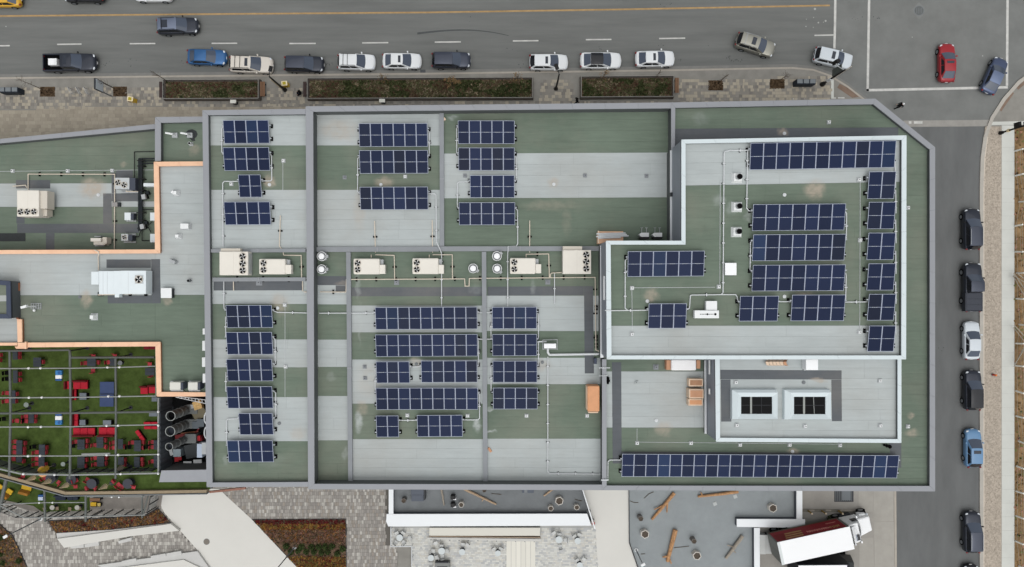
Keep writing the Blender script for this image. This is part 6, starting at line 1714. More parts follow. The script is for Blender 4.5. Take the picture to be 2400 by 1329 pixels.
for a, b in (((-120, 1078), (0, 1113)), ((0, 1113), (76, 1134)), ((76, 1134), (153, 1156)), ((153, 1156), (260, 1155)), ((260, 1155), (370, 1153.5)), ((370, 1153.5), (484, 1151.5))):
    edge(a, b, .32, ZT - .3, ZT + .45, WCOP, 'edge_board', ter)
for a, b in (((-120, 1086), (0, 1121)), ((0, 1121), (150, 1163)), ((150, 1163), (484, 1158))):
    edge(a, b, .10, ZT - .5, ZT + .2, STEEL, 'edge_trim', ter)
# pergola of pipes over the terrace
ZG = 7.5
pg = thing('pergola', 'open grid pergola of grey pipes over the turf terrace', 'pergola', P(180, 970, ZT))
PG = mat('pergola_pipe', (92, 97, 94), .45, .3, var=.1, vscale=2)
PGL = mat('pergola_pipe_light', (148, 152, 150), .4, .35, var=.06, vscale=2)
def bar(pl, r, mt, nm, par, z=ZG):
    m = MB(); m.path([P(x, y, z) for x, y in pl], r, mt, 8); return m.build(nm, par)
bar([(23, 822), (25, 970), (22, 1116)], .13, PG, 'beam', pg); bar([(164, 824), (166, 970), (164, 1122)], .13, PG, 'beam', pg); bar([(271, 839), (272, 970), (271, 1122)], .12, PG, 'beam', pg)
bar([(371, 932), (371, 1110)], .08, PGL, 'beam', pg)
bar([(-60, 823), (163, 820)], .12, PG, 'beam', pg); bar([(163, 820), (166, 838), (362, 837)], .12, PG, 'beam', pg); bar([(-60, 969), (166, 968), (372, 965)], .12, PG, 'beam', pg)
bar([(-60, 1094), (0, 1099), (52, 1111), (164, 1113), (371, 1109)], .1, PGL, 'beam', pg)
for pl in ([(-60, 864), (166, 863), (290, 860.5), (366, 858)], [(-60, 932.5), (166, 931.5), (366, 928)], [(-60, 1001), (166, 1000), (372, 995)], [(-60, 1069), (166, 1068.5), (372, 1065)]):
    bar(pl, .065, PGL, 'cross_rail', pg, ZG + .18)
m = MB()
for x, y in ((67, 863), (95, 863), (252, 861), (280, 860.5), (68, 932), (98, 931.5), (254, 929), (280, 928.5), (66, 1001), (96, 1000.5), (250, 998), (277, 997.5), (66, 1069), (94, 1068.5), (250, 1066.5), (277, 1066), (371, 965), (371, 997), (371, 1065), (55, 1111), (128, 1113), (283, 1111), (371, 1110)):
    p = P(x, y, ZG + .25); m.ball(p, .13, WHITE_B, 8, 5)
stuff(m.build('string_light', pg))
for x, y in ((24, 968), (165, 968), (271, 838), (271, 967), (371, 967), (24, 822), (165, 822), (24, 1108), (164, 1113), (271, 1111), (371, 1109)):
    p = P(x, y, ZG); m = MB(); m.tube((p.x, p.y, ZT), (p.x, p.y, ZG), .07, STEEL_D, 8); m.cyl((p.x, p.y), .22, ZT, ZT + .06, STEEL_D, 10); m.build('post', pg)
m = MB(); m.path([P(192, 1064.5, ZG + .3), P(258, 1063, ZG + .3)], .1, PGL, 8); m.build('heater_tube', pg)
# glazed windscreen along the front of the terrace
GLZ = mat('screen_glass', (108, 116, 116), .12, .4)
def glaze(mt):
    N = mt.node_tree.nodes; b = N['Principled BSDF']; b.inputs['Alpha'].default_value = .85
glaze(GLZ)
wsr = thing('windscreen', 'glazed windscreen on dark posts along the front of the turf terrace', 'windscreen', P(190, 1098, ZT))
base = [(-24, 1070), (2, 1077), (28, 1084), (54, 1091), (80, 1097), (106, 1100)] + [(130 + 24.3 * i, 1099.5 - .45 * i) for i in range(11)]
bp_ = [P(x, y, ZT) for x, y in base]
for i, a in enumerate(bp_):
    m = MB(); m.bx(a.x - .05, a.x + .05, a.y - .05, a.y + .05, ZT, ZT + 1.75, STEEL_D); m.build('post', wsr)
    if i + 1 < len(bp_):
        b = bp_[i + 1]; d = (b - a).normalized(); n_ = Vector((-d.y, d.x, 0)) * .01; a2, b2 = a + d * .07, b - d * .07
        m = MB(); m.hexa([a2 - n_ + Vector((0, 0, .08)), b2 - n_ + Vector((0, 0, .08)), b2 + n_ + Vector((0, 0, .08)), a2 + n_ + Vector((0, 0, .08))], [q + Vector((0, 0, 1.7)) for q in (a2 - n_, b2 - n_, b2 + n_, a2 + n_)], GLZ); m.build('glass_pane', wsr)

# ---- terrace furniture
RSEAT = mat('red_seat', (156, 52, 60), .6, .2, objrand=.25)
RSOFA = mat('red_sofa', (176, 36, 52), .7, .15, var=.12, vscale=3)
RSOFA_D = mat('red_sofa_dark', (96, 28, 30), .7, .15)
TAB = mat('dark_table', (52, 58, 66), .55, .25, var=.12, vscale=2, objrand=.1)
def chair_proto(seatm, legm, nm):
    t = thing(nm, nm, 'chair')
    m = MB(); m.bx(-.22, .22, -.22, .22, .43, .47, seatm); m.build('seat', t, local=True, bevel=.015)
    m = MB(); m.bx(-.26, -.21, -.21, .21, .55, .88, seatm); m.build('backrest', t, local=True, bevel=.015)
    for sx in (-1, 1):
        for sy in (-1, 1):
            m = MB(); h = .43 if sx > 0 else .86
            m.tube((sx * .20, sy * .20, 0), (sx * .20, sy * .20, h), .016, legm, 5); m.build('leg', t, local=True)
    return t
red0 = chair_proto(RSEAT, BLACK, 'patio_chair'); red_used = [False]
def red_chair(px, py, ang, label):
    o = red0 if not red_used[0] else copy_tree(red0); red_used[0] = True
    c = P(px, py, ZT + .45); place(o, (c.x, c.y, ZT), ang, label, 'red patio chairs'); return o
def table(x0, y0, x1, y1, label, z=ZT, mt=TAB, h=.74):
    c = P((x0 + x1) / 2, (y0 + y1) / 2, z + h)
    t = thing('patio_table', label, 'table', (c.x, c.y, z), 0, 'dark patio tables')
    w, l = S(x1 - x0, z + h), S(y1 - y0, z + h)
    n = max(2, int(l / .3))
    for i in range(n):
        m = MB(); ya = -l / 2 + l * i / n; m.bx(-w / 2, w / 2, ya + .01, ya + l / n - .01, h - .04, h, mt); m.build('slat', t, local=True)
    for sx in (-1, 1):
        for sy in (-1, 1):
            m = MB(); m.bx(sx * (w / 2 - .1) - .03, sx * (w / 2 - .1) + .03, sy * (l / 2 - .1) - .03, sy * (l / 2 - .1) + .03, 0, h - .04, BLACK); m.build('leg', t, local=True)
    return t
L_, R_, U_, D_ = 0.0, math.pi, -math.pi / 2, math.pi / 2
# table rect, phrase, chairs (x, y, facing, where)
sets = [
 ((29, 822, 41, 843), 'the top left table', [(46, 827, R_, 'upper right side'), (46, 837, R_, 'lower right side'), (2, 832, R_, 'far left side'), (1, 844, R_, 'lower far left side')]),
 ((78, 838, 96, 860), 'the second table of the top row', [(101, 848, R_, 'right side')]),
 ((182, 838, 195, 858) if False else (204, 840, 224, 859), 'the table under the copper wall', [(200, 851, L_, 'left side'), (231, 849, R_, 'right side'), (219, 835, U_, 'upper side'), (218, 869, D_, 'lower side')]),
 ((257, 841, 272, 858), 'the table beside the third beam', [(255, 849, L_, 'left side'), (269, 834, U_, 'upper side')]),
 ((340, 862, 362, 880), 'the table by the copper corner', [(351, 853, U_, 'upper side'), (355, 878, D_, 'lower side')]),
 ((30, 868, 41, 898), 'the left table between the first two rails', [(47, 876, R_, 'upper right side'), (47, 890, R_, 'lower right side')]),
 ((22, 915, 36, 946), 'the left table crossed by a rail', [(16.5, 921, L_, 'upper left side'), (40, 923, R_, 'upper right side'), (16, 940, L_, 'lower left side'), (38, 940, R_, 'lower right side')]),
 ((67, 971, 79, 992), 'the slatted table below the middle beam', [(61, 976, L_, 'upper left side'), (61, 987, L_, 'lower left side'), (83.5, 974, R_, 'upper right side'), (83, 986, R_, 'lower right side'), (40, 986, L_, 'far left side')]),
 ((38, 1032, 52, 1066), 'the long table at lower left', [(36, 1035, L_, 'upper left side'), (34, 1048, L_, 'middle left side'), (34, 1060, L_, 'lower left side'), (59, 1038, R_, 'upper right side'), (57, 1051, R_, 'middle right side'), (57, 1061, R_, 'lower right side')]),
 ((91, 1042, 105, 1067), 'the table right of the long one', [(86, 1060, L_, 'left side'), (109, 1048, R_, 'upper right side'), (108, 1059, R_, 'lower right side')]),
 ((38, 1071, 51, 1084), 'the short table by the windscreen', [(32, 1076, L_, 'left side'), (55, 1080, R_, 'right side')]),
 ((90, 1071, 104, 1095), 'the last table by the left windscreen', [(86, 1075, L_, 'upper left side'), (86, 1087, L_, 'lower left side'), (107, 1088, R_, 'right side')]),
 ((181, 1030, 198, 1054), 'the table under the bottom sofa', [(179, 1035, L_, 'left side'), (205, 1033, R_, 'upper right side'), (203, 1045, R_, 'lower right side')]),
 ((226, 1023, 242, 1050), 'the table under the right sofa', [(223, 1043, L_, 'left side'), (247, 1031, R_, 'upper right side'), (248, 1047, R_, 'lower right side')]),
 ((276, 1029, 288, 1053), 'the table right of the third beam', [(267, 1037, L_, 'upper left side'), (267, 1049, L_, 'lower left side'), (291, 1046, R_, 'right side')]),
 ((314, 1032, 330, 1058), 'the table below the slanted bench', [(311, 1037, L_, 'left side'), (336, 1036, R_, 'upper right side'), (335, 1049, R_, 'lower right side')]),
 ((360, 1032, 371, 1054), 'the table by the alley fence', [(358, 1036, L_, 'upper left side'), (358, 1048, L_, 'lower left side')]),
 ((181, 1071, 198, 1098), 'the left table of the bottom row', [(203, 1077, R_, 'upper right side'), (200, 1091, R_, 'lower right side')]),
 ((227, 1070, 244, 1094), 'the second table of the bottom row', [(224, 1073, L_, 'upper left side'), (225, 1088, L_, 'lower left side'), (249, 1073, R_, 'upper right side'), (248, 1086, R_, 'lower right side')]),
 ((276, 1071, 290, 1090), 'the third table of the bottom row', [(293, 1077, R_, 'upper right side'), (292, 1088, R_, 'lower right side')]),
 ((314, 1071, 327, 1096), 'the fourth table of the bottom row', [(333, 1077, R_, 'upper right side'), (334, 1088, R_, 'lower right side')]),
 ((360, 1068, 371, 1096), 'the bottom table by the alley fence', [(358, 1081, L_, 'left side')]),
]
for q, ph, ch in sets:
    table(*q, 'dark patio table, ' + ph.replace('the ', '', 1))
    for x, y, a, w in ch: red_chair(x, y, a + random.uniform(-.12, .12), 'red chair at the %s of %s' % (w, ph))
# black empty chair frames
blk0 = chair_proto(BLACKM, BLACK, 'patio_chair'); bu = [False]
for x, y, a, lab in ((16, 874, L_, 'upper black chair at the left edge under the second rail'), (16, 888, L_, 'lower black chair at the left edge under the second rail'), (9, 982, L_, 'black chair left of the first beam below the middle beam'), (53, 985, R_, 'black chair beside the slatted table below the middle beam'),
                      (80, 1047, L_, 'black chair beside the table right of the long one'), (172, 1045, L_, 'black chair beside the table under the bottom sofa'), (303, 1048, L_, 'black chair beside the table below the slanted bench'), (347, 1047, L_, 'black chair left of the table by the alley fence')):
    o = blk0 if not bu[0] else copy_tree(blk0); bu[0] = True
    c = P(x, y, ZT + .45); place(o, (c.x, c.y, ZT), a, lab, 'black patio chairs')
def sofa(x0, y0, x1, y1, label, back='u', z=ZT, seat=RSOFA, backm=RSOFA_D, rz=0.0, cat='sofa', nm='sofa'):
    c = P((x0 + x1) / 2, (y0 + y1) / 2, z + .45)
    w, l = S(x1 - x0, z + .45), S(y1 - y0, z + .45)
    t = thing(nm, label, cat, (c.x, c.y, z), rz, 'red sofas' if nm == 'sofa' else None)
    m = MB(); m.bx(-w / 2 + .03, w / 2 - .03, -l / 2 + .03, l / 2 - .03, 0, .28, BLACKM); m.build('base', t, local=True)
    n = max(1, round(max(w, l) / .8))
    for i in range(n):
        m = MB()
        if w >= l: m.bx(-w / 2 + w * i / n + .012, -w / 2 + w * (i + 1) / n - .012, -l / 2, l / 2, .28, .46, seat)
        else: m.bx(-w / 2, w / 2, -l / 2 + l * i / n + .012, -l / 2 + l * (i + 1) / n - .012, .28, .46, seat)
        m.build('cushion', t, local=True, bevel=.05)
    b = .2
    q = {'u': (-w / 2, w / 2, l / 2 - b, l / 2), 'd': (-w / 2, w / 2, -l / 2, -l / 2 + b), 'l': (-w / 2, -w / 2 + b, -l / 2, l / 2), 'r': (w / 2 - b, w / 2, -l / 2, l / 2)}.get(back)
    if q:
        m = MB(); m.bx(*q, .461, .80, backm); m.build('backrest', t, local=True, bevel=.05)
    return t
sofa(171, 891, 205, 912, 'red sofa forming the top arm of the upper corner seat', 'u'); sofa(170, 912.5, 178, 938, 'narrow red sofa running down from the upper corner seat', 'l'); sofa(153, 893, 164, 912, 'red armchair left of the second beam beside the upper corner seat', 'l')
sofa(170, 969, 182, 1001, 'red sofa forming the left arm of the lower corner seat', 'l'); sofa(171, 1003, 222, 1023, 'longest red sofa along the bottom of the lower corner seat', 'd'); sofa(231, 1002, 270, 1023, 'red sofa right of the longest one, ending at the third beam', 'd')
sofa(329, 904, 346, 924, 'left one of two red armchairs by the copper corner', 'u'); sofa(348, 902, 366, 922, 'right one of two red armchairs by the copper corner', 'u')
sofa(336, 989, 371, 997, 'upper red bench seat beside the alley fence', None); sofa(337, 999, 371, 1006, 'lower red bench seat beside the alley fence', None)
sofa(313, 1017, 343, 1026, 'slanted red bench seat in the middle right of the terrace', None, rz=-.95)
sofa(336, 811, 364, 819, 'dark red bench tucked under the copper wall corner', None, seat=mat('red_bench', (120, 36, 44), .7))
def lowtable(x0, y0, x1, y1, label):
    t = thing('coffee_table', label, 'coffee table', P((x0 + x1) / 2, (y0 + y1) / 2, ZT), 0, 'grey coffee tables')
    boxpart(t, 'base', x0 + 2, y0 + 1, x1 + 3, y1 - 1, ZT, ZT + .36, BLACKM); boxpart(t, 'top', x0, y0, x1, y1, ZT + .36, ZT + .42, mat('table_grey', (110, 118, 126), .45, .3, var=.1, vscale=2), .02)
lowtable(186, 921, 202, 937, 'grey coffee table inside the upper corner seat'); lowtable(186, 984, 200, 997, 'grey coffee table inside the lower corner seat'); lowtable(241, 985, 260, 996, 'grey coffee table above the right red sofa')
lowtable(355, 931, 368, 941, 'grey low box at the copper corner near the alley'); lowtable(349, 964, 368, 976, 'grey low box beside the alley fence under the middle beam')
t = thing('game_table', 'blue ping pong table left of the third beam, crossed by a rail', 'game table', P(251, 924, ZT)); PB = mat('table_blue', (58, 74, 112), .5, .25, var=.08, vscale=1)
boxpart(t, 'table_half', 234, 895, 267, 924, ZT + .72, ZT + .76, PB, .01); boxpart(t, 'table_half', 233.5, 924.6, 266, 953, ZT + .72, ZT + .76, PB, .01)
m = MB()
for x, y in ((238, 899), (262, 899), (238, 949), (262, 949)): p = P(x, y, ZT + .7); m.tube((p.x, p.y, ZT), (p.x, p.y, ZT + .72), .03, BLACK, 6)
m.build('legs', t)
boxpart(t, 'net', 233, 923.9, 267, 924.6, ZT + .765, ZT + .9, STEEL_D)
BB, BB2 = mat('board_blue', (62, 128, 186), .5, .2), mat('board_navy', (50, 92, 150), .5, .2)
for lab, x0, y0, x1, y1, flip in (('upper blue and white game board on the turf', 129.5, 868, 144, 893, 0), ('lower blue and white game board on the turf under the middle beam', 129, 970, 144, 996, 1)):
    t = thing('game_board', lab, 'game board', P((x0 + x1) / 2, (y0 + y1) / 2, ZT), 0, 'blue and white game boards')
    yy = (y0, y0 + 11, y1 - 5, y1) if not flip else (y1, y1 - 11, y0 + 5, y0)
    for nm, a, b, mt, h in (('blue_end', yy[0], yy[1], BB, .32), ('white_middle', yy[1], yy[2], WHITE_B, .24), ('blue_foot', yy[2], yy[3], BB2, .16)):
        boxpart(t, nm, x0, min(a, b) + .3, x1, max(a, b) - .3, ZT + .02, ZT + h, mt, .03)
    c = P((x0 + x1) / 2 + 2, (yy[0] + yy[1]) / 2, ZT + .32); m = MB(); m.cyl((c.x, c.y), .17, ZT + .32, ZT + .335, BB2, 12); m.build('hole', t)
def drum(label, x, y, z, r, h, mt, nm='side_table', cat='side table', grp=None):
    c = P(x, y, z + h); t = thing(nm, label, cat, (c.x, c.y, z), 0, grp)
    m = MB(); m.cyl((0, 0), r * .35, 0, h - .05, STEEL_D, 10); m.cyl((0, 0), r * .8, 0, .04, STEEL_D, 12); m.build('pedestal', t, local=True)
    m = MB(); m.cyl((0, 0), r, h - .05, h, mt, 20); m.build('top', t, local=True)
ROUNDT = mat('round_table_grey', (142, 152, 146), .4, .3)
drum('grey round table alone on the turf near the left edge', 61, 949, ZT, .27, .95, ROUNDT); drum('grey round table beside the yellow folded parasol', 147.5, 1088, ZT, .24, 1.0, ROUNDT)
drum('dark grey plant stand beside the third beam under the copper wall', 281, 851, ZT, .26, .5, STEEL)
def parasol(label, x, y, ang, mt, L=1.7, z=ZT):
    c = P(x, y, z); t = thing('parasol', label, 'parasol', c, ang, 'folded parasols')
    m = MB(); m.tube((0, 0, 0), (0, 0, 2.3), .03, mat('parasol_pole', (190, 184, 170), .5), 6); m.cyl((0, 0), .25, 0, .07, STEEL_D, 10); m.build('pole', t, local=True)
    m = MB(); n = 9; k = len(m.v)
    for i in range(n):
        a = 2 * math.pi * i / n; a2 = 2 * math.pi * (i + 1) / n; am = (a + a2) / 2
        top = (0, 0, 2.42); r = .30
        m.face([(r * math.cos(a), r * math.sin(a), 1.1), (.55 * r * math.cos(am), .55 * r * math.sin(am), 1.12), (0.03 * math.cos(am), .03 * math.sin(am), 2.42)], mt)
        m.face([(.55 * r * math.cos(am), .55 * r * math.sin(am), 1.12), (r * math.cos(a2), r * math.sin(a2), 1.1), (0.03 * math.cos(am), .03 * math.sin(am), 2.42)], mt)
    m.build('canopy', t, local=True)
PAR = mat('parasol_cloth', (222, 206, 176), .8, .1, objrand=.06); PARY = mat('parasol_yellow', (214, 180, 80), .8, .1)
for lab, x, y in (('folded cream parasol nearest the left end of the terrace edge', 96, 1112), ('second folded cream parasol from the left', 132, 1120), ('third folded cream parasol from the left', 173, 1129), ('folded cream parasol between red chairs, right of the others', 262, 1132)):
    parasol(lab, x, y, random.uniform(0, 3), PAR)
parasol('folded pale parasol beside the third beam at the windscreen', 299, 1089, 1, mat('parasol_grey', (176, 168, 152), .8)); parasol('folded yellow parasol by the windscreen', 127, 1090, 0, PARY)
t = thing('lounge_cushion', 'oval yellow cushion seat leaning by the windscreen', 'cushion', P(111, 1101, ZT), R(28)); m = MB(); m.ball((0, 0, .75), .62, mat('cushion_peach', (222, 164, 116), .7, .15), 14, 6, .35); m.build('rim', t, local=True, smooth=True)
m = MB(); m.ball((.05, .06, .85), .46, mat('cushion_yellow', (200, 164, 44), .7, .15), 12, 6, .35); m.build('pad', t, local=True, smooth=True); m = MB(); m.cyl((0, 0), .2, 0, .6, STEEL_D, 10); m.build('foot', t, local=True)
RND = mat('round_dark', (60, 62, 70), .5, .25)
for lab, x, y, ch in (('round dark table nearest the second beam on the terrace edge', 166, 1124, [(178, 1126, 'upper'), (177, 1140, 'lower')]), ('slanted dark table in the middle of the terrace edge', 214, 1134, [(205, 1124, 'upper left'), (203, 1144, 'lower left'), (223, 1143, 'right')]),
                      ('dark diamond table at the right end of the terrace edge', 299, 1134, [(286, 1141, 'left'), (313, 1141, 'right'), (278, 1136, 'far left'), (266, 1128, 'upper far left')]), ('small dark table left of the parasols on the terrace edge', 118, 1122, [(104, 1120, 'left'), (138, 1131, 'right'), (54, 1115, 'far left')])):
    drum(lab, x, y, ZT, .55, .74, RND, 'patio_table', 'table')
    for cx, cy, w in ch: red_chair(cx, cy, random.uniform(0, 6), 'red chair at the %s of the %s' % (w, ' '.join(lab.split()[:3]) + (' with parasols' if 'small' in lab else ' on the edge')))

# ------------------------------------------------------------ alley with tall ducts
al = thing('alley_fence', 'corrugated dark fence beside the service alley and its tall ducts', 'fence', P(378, 1020, ZT))
a = P(378, 931, ZT + 2.6)
for i in range(26):
    p = P(374 + .2 * (i % 2), 931 + i * 6.7, ZT + 2.6); m = MB(); m.bx(p.x - .04, p.x + (.05 if i % 2 else .10), p.y - .32, p.y - .02, ZT, ZT + 2.6, mat('corrugated_grey', (86, 92, 98), .5, .3, objrand=.12)); m.build('panel', al)
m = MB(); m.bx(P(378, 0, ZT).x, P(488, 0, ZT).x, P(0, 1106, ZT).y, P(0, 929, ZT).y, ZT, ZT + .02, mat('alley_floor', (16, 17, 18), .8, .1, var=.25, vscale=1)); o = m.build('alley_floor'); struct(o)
DG = mat('duct_grey', (104, 108, 108), .45, .35, var=.06, vscale=2)
for lab, x, y, r in (('topmost of three tall ribbed ducts, with a black mouth, in the alley', 400, 975, .50), ('middle one of three tall ribbed ducts in the alley', 399, 1011, .51), ('lowest and slimmest of three tall ribbed ducts in the alley', 396.5, 1047, .40)):
    zt = 8.9; c = P(x, y, zt); t = thing('vent_duct', lab, 'duct', (c.x, c.y, ZT), 0, 'tall ribbed ducts in the alley')
    H_ = zt - ZT
    for i in range(5):
        z0, z1 = H_ * i / 5, H_ * (i + 1) / 5
        m = MB(); m.tube((0, 0, z0 + .03), (0, 0, z1 - .03), r * .96, DG, 20, cap=False); m.build('section', t, local=True, smooth=True)
        m = MB(); m.ring((0, 0), r * .9, r * 1.03, z1 - .04, z1 + .03, PGL if i in (2, 4) else DG, 20); m.build('flange', t, local=True)
    m = MB(); m.cyl((0, 0), r * .93, H_ - .5, H_ - .45, HOLE if y < 980 else mat('duct_inside', (40, 44, 52), .6), 20); m.build('damper', t, local=True)
    m = MB(); m.rbox((.7, .1, 0), (1.2, 1.0, 1.1), DG); m.build('elbow_box', t, local=True)
t = thing('ladder', 'white ladder leaning under the copper wall at the top of the alley', 'ladder', P(448, 938, 7))
for dy in (0, 9):
    m = MB(); m.path([P(412, 928 + dy * .3, 9.5), P(487, 938 + dy, 9.5)], .045, PIPE_W, 6); m.build('rail', t)
for i in range(9):
    u = (i + .8) / 9.5; m = MB(); m.path([P(412 + 75 * u, 928 + 10 * u, 9.5), P(412 + 75 * u, 930.7 + 16.2 * u, 9.5)], .035, PIPE_W, 6); m.build('rung', t)
def junk(nm, label, cat, parts, grp=None):
    x, y, z = parts[0][1], parts[0][2], ZT
    t = thing(nm, label, cat, P(x, y, z), 0, grp)
    for pn, px_, py_, w, l, z0, z1, mt, rz in parts:
        c = P(px_, py_, z0); m = MB(); m.rbox((c.x, c.y, z0), (w, l, z1 - z0), mt, rz); m.build(pn, t, bevel=.03)
junk('canopy_frame', 'beige stretched cover over a timber pile in the alley', 'cover', [('cover', 464, 962, 1.5, 1.9, ZT + .9, ZT + 1.0, mat('cover_khaki', (118, 112, 94), .8), .5), ('pile', 467, 948, .9, .9, ZT + 1.0, ZT + 1.5, mat('timber_pale', (206, 172, 118), .8, .1, var=.3, vscale=4), .3), ('frame', 452, 952, .35, .45, ZT + 1.0, ZT + 1.2, GALV, .2)])
junk('storage_box', 'grey boxed unit against the parapet in the middle of the alley', 'box', [('body', 470, 991, .75, .8, ZT, ZT + 1.2, mat('box_slate', (96, 104, 110), .5), 0), ('lid', 470, 991, .8, .85, ZT + 1.2, ZT + 1.25, mat('box_slate', (96, 104, 110)), 0)])
junk('hand_truck', 'red metal trolley parts piled across the alley', 'trolley', [('bed', 438, 1019, 2.6, .45, ZT + .3, ZT + .4, mat('trolley_red', (112, 40, 42), .6, .2, var=.2, vscale=3), .2), ('rail', 445, 1013, 1.9, .12, ZT + .45, ZT + .55, mat('timber_brown', (128, 88, 66), .8), .12), ('handle', 463, 1009, .9, .12, ZT + .5, ZT + .6, mat('trolley_red', (112, 40, 42)), .9)])
junk('red_crate', 'small bright red crate beside the trolley in the alley', 'crate', [('body', 464, 1027, .5, .5, ZT, ZT + .7, mat('crate_red', (168, 44, 50), .6), .1), ('lid', 464, 1027, .54, .54, ZT + .7, ZT + .74, mat('crate_red', (168, 44, 50)), .1), ('second_crate', 474, 1025, .4, .6, ZT, ZT + .6, mat('crate_red_dark', (104, 30, 36), .6), .3)])
junk('equipment_box', 'grey domed machine with a pale face in the alley', 'machine', [('body', 460, 1052, 1.6, 1.5, ZT, ZT + 1.0, mat('machine_grey', (58, 62, 64), .6), .2), ('face', 428, 1055, .85, .85, ZT, ZT + 1.3, mat('machine_pale', (134, 146, 152), .5), 0), ('fold', 413, 1053, .35, .8, ZT, ZT + 1.2, GALV, .3)])
junk('red_crate', 'small red crate near the bottom of the alley', 'crate', [('body', 421, 1073, .45, .5, ZT, ZT + .7, mat('crate_red', (168, 44, 50)), 0), ('lid', 421, 1073, .48, .53, ZT + .7, ZT + .74, mat('crate_red', (168, 44, 50)), 0)])
junk('white_sacks', 'two white sacks lying at the bottom of the alley', 'sacks', [('sack', 440, 1083, .9, .2, ZT + .5, ZT + .6, WHITE, 0), ('sack', 464, 1081, .9, .4, ZT + .5, ZT + .65, WHITE, .05)])
junk('wall_unit', 'pale blue grey unit fixed to the parapet wall above the alley', 'wall unit', [('body', 478, 1051, .55, 1.4, 9.5, 10.5, mat('unit_paleblue', (168, 180, 196), .5, .3), 0), ('grille', 478, 1051, .45, 1.2, 10.5, 10.53, GALV, 0)])
for lab, y in (('upper white pipe loop sticking out of the parapet over the alley', 980), ('lower white pipe loop sticking out of the parapet over the alley', 1014)):
    m = MB(); p = P(484, y, 10.5)
    m.path([(p.x + .1 - .32 * math.sin(k * math.pi / 8), p.y + .62 * math.cos(k * math.pi / 8), 10.5) for k in range(9)], .07, PIPE_W, 8); onemesh('pipe_loop', m, lab, 'pipe', 'white pipe loops')
gs = thing('alley_roof', 'flat grey roof slab closing the bottom end of the alley', 'roof', P(430, 1117, ZT))
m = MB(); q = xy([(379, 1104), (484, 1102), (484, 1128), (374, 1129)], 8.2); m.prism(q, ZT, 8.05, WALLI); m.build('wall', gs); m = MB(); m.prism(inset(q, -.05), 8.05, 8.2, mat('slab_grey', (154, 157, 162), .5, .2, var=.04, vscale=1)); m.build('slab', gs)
# ------------------------------------------------------------ south side: paths, planting, play yards, dock
PLZ = mat('plaza_concrete', (212, 211, 205), .85, .1, var=.025, vscale=.3)
RUB = mat('rubber_surface', (146, 152, 154), .95, .05, var=.07, vscale=.6, bump=.4, bscale=50)
RUB_D = mat('rubber_surface_dark', (122, 126, 128), .95, .05, var=.1, vscale=.6, bump=.4, bscale=50)
DOCKC = mat('dock_concrete', (150, 147, 141), .9, .1, var=.12, vscale=.35)
SEATW = mat('seat_wall', (196, 196, 193), .8, .1, var=.06, vscale=.8)
WALLK = mat('wall_dark_face', (96, 101, 108), .8, .1, var=.06, vscale=1)
WALLW = mat('white_wall', (236, 240, 242), .6, .2, var=.015, vscale=.6)
def flat(nm, q, z1, mt, z0=-.05, par=None):
    m = MB(); m.prism(xy(q), z0, z1, mt); o = m.build(nm, par)
    if par is None: struct(o)
    return o
T1, T2, T3, T4 = lin((186, 183, 176)), lin((160, 156, 150)), lin((147, 143, 138)), lin((154, 147, 138))
rp = random.Random(8)
pa = flat('paving', [(-200, 1100), (420, 1140), (470, 1140), (920, 1140), (920, 1500), (-200, 1500)], .04, PBASE)
hb = [xy(q) for q in ([(360, 1145), (513, 1145), (525, 1158), (728, 1345), (505, 1345), (470, 1296), (385, 1200)], [(591, 1217), (812, 1217), (812, 1345), (715, 1345)], [(-200, 1215), (0, 1226), (30, 1250), (75, 1345), (-200, 1345)], [(905, 1140), (930, 1140), (930, 1345), (967, 1345), (967, 1282), (905, 1282)],
                     [(110, 1218), (345, 1212), (400, 1222), (135, 1260)])]
m = MB()
pavers(m, xy([(-60, 1165), (395, 1185), (500, 1345), (-60, 1345)]), .03, .075, .25, .42, [T1, T2, T3], [.28, .42, .3], gap=.015, rs=rp, holes=hb, split=.2)
pavers(m, xy([(500, 1138), (916, 1138), (916, 1236), (966, 1284), (966, 1345), (700, 1345)]), .03, .075, .25, .42, [T1, T2, T3, T4], [.16, .4, .28, .16], gap=.015, rs=rp, holes=hb, split=.2)
stuff(m.build('pavers', pa))
flat('path', [(360, 1145), (515, 1145), (527, 1158), (730, 1345), (505, 1345), (470, 1296), (385, 1200)], .085, PLZ)
m = MB(); m.prism(xy([(487, 1152), (575, 1142), (575, 1147), (492, 1156)], 2.6), 2.3, 2.6, mat('rust_strip', (150, 112, 98), .7, .1, var=.2, vscale=3)); m.build('rust_trim', bld)
mh = MB(); c = P(485, 1269); mh.cyl((c.x, c.y), .33, .0, .093, mat('cover_grey', (128, 122, 114), .8, .1, var=.1, vscale=5), 20); mh.ring((c.x, c.y), .33, .37, 0, .096, STEEL, 20)
onemesh('manhole_cover', mh, 'small round grey cover in the pale diagonal path', 'manhole')
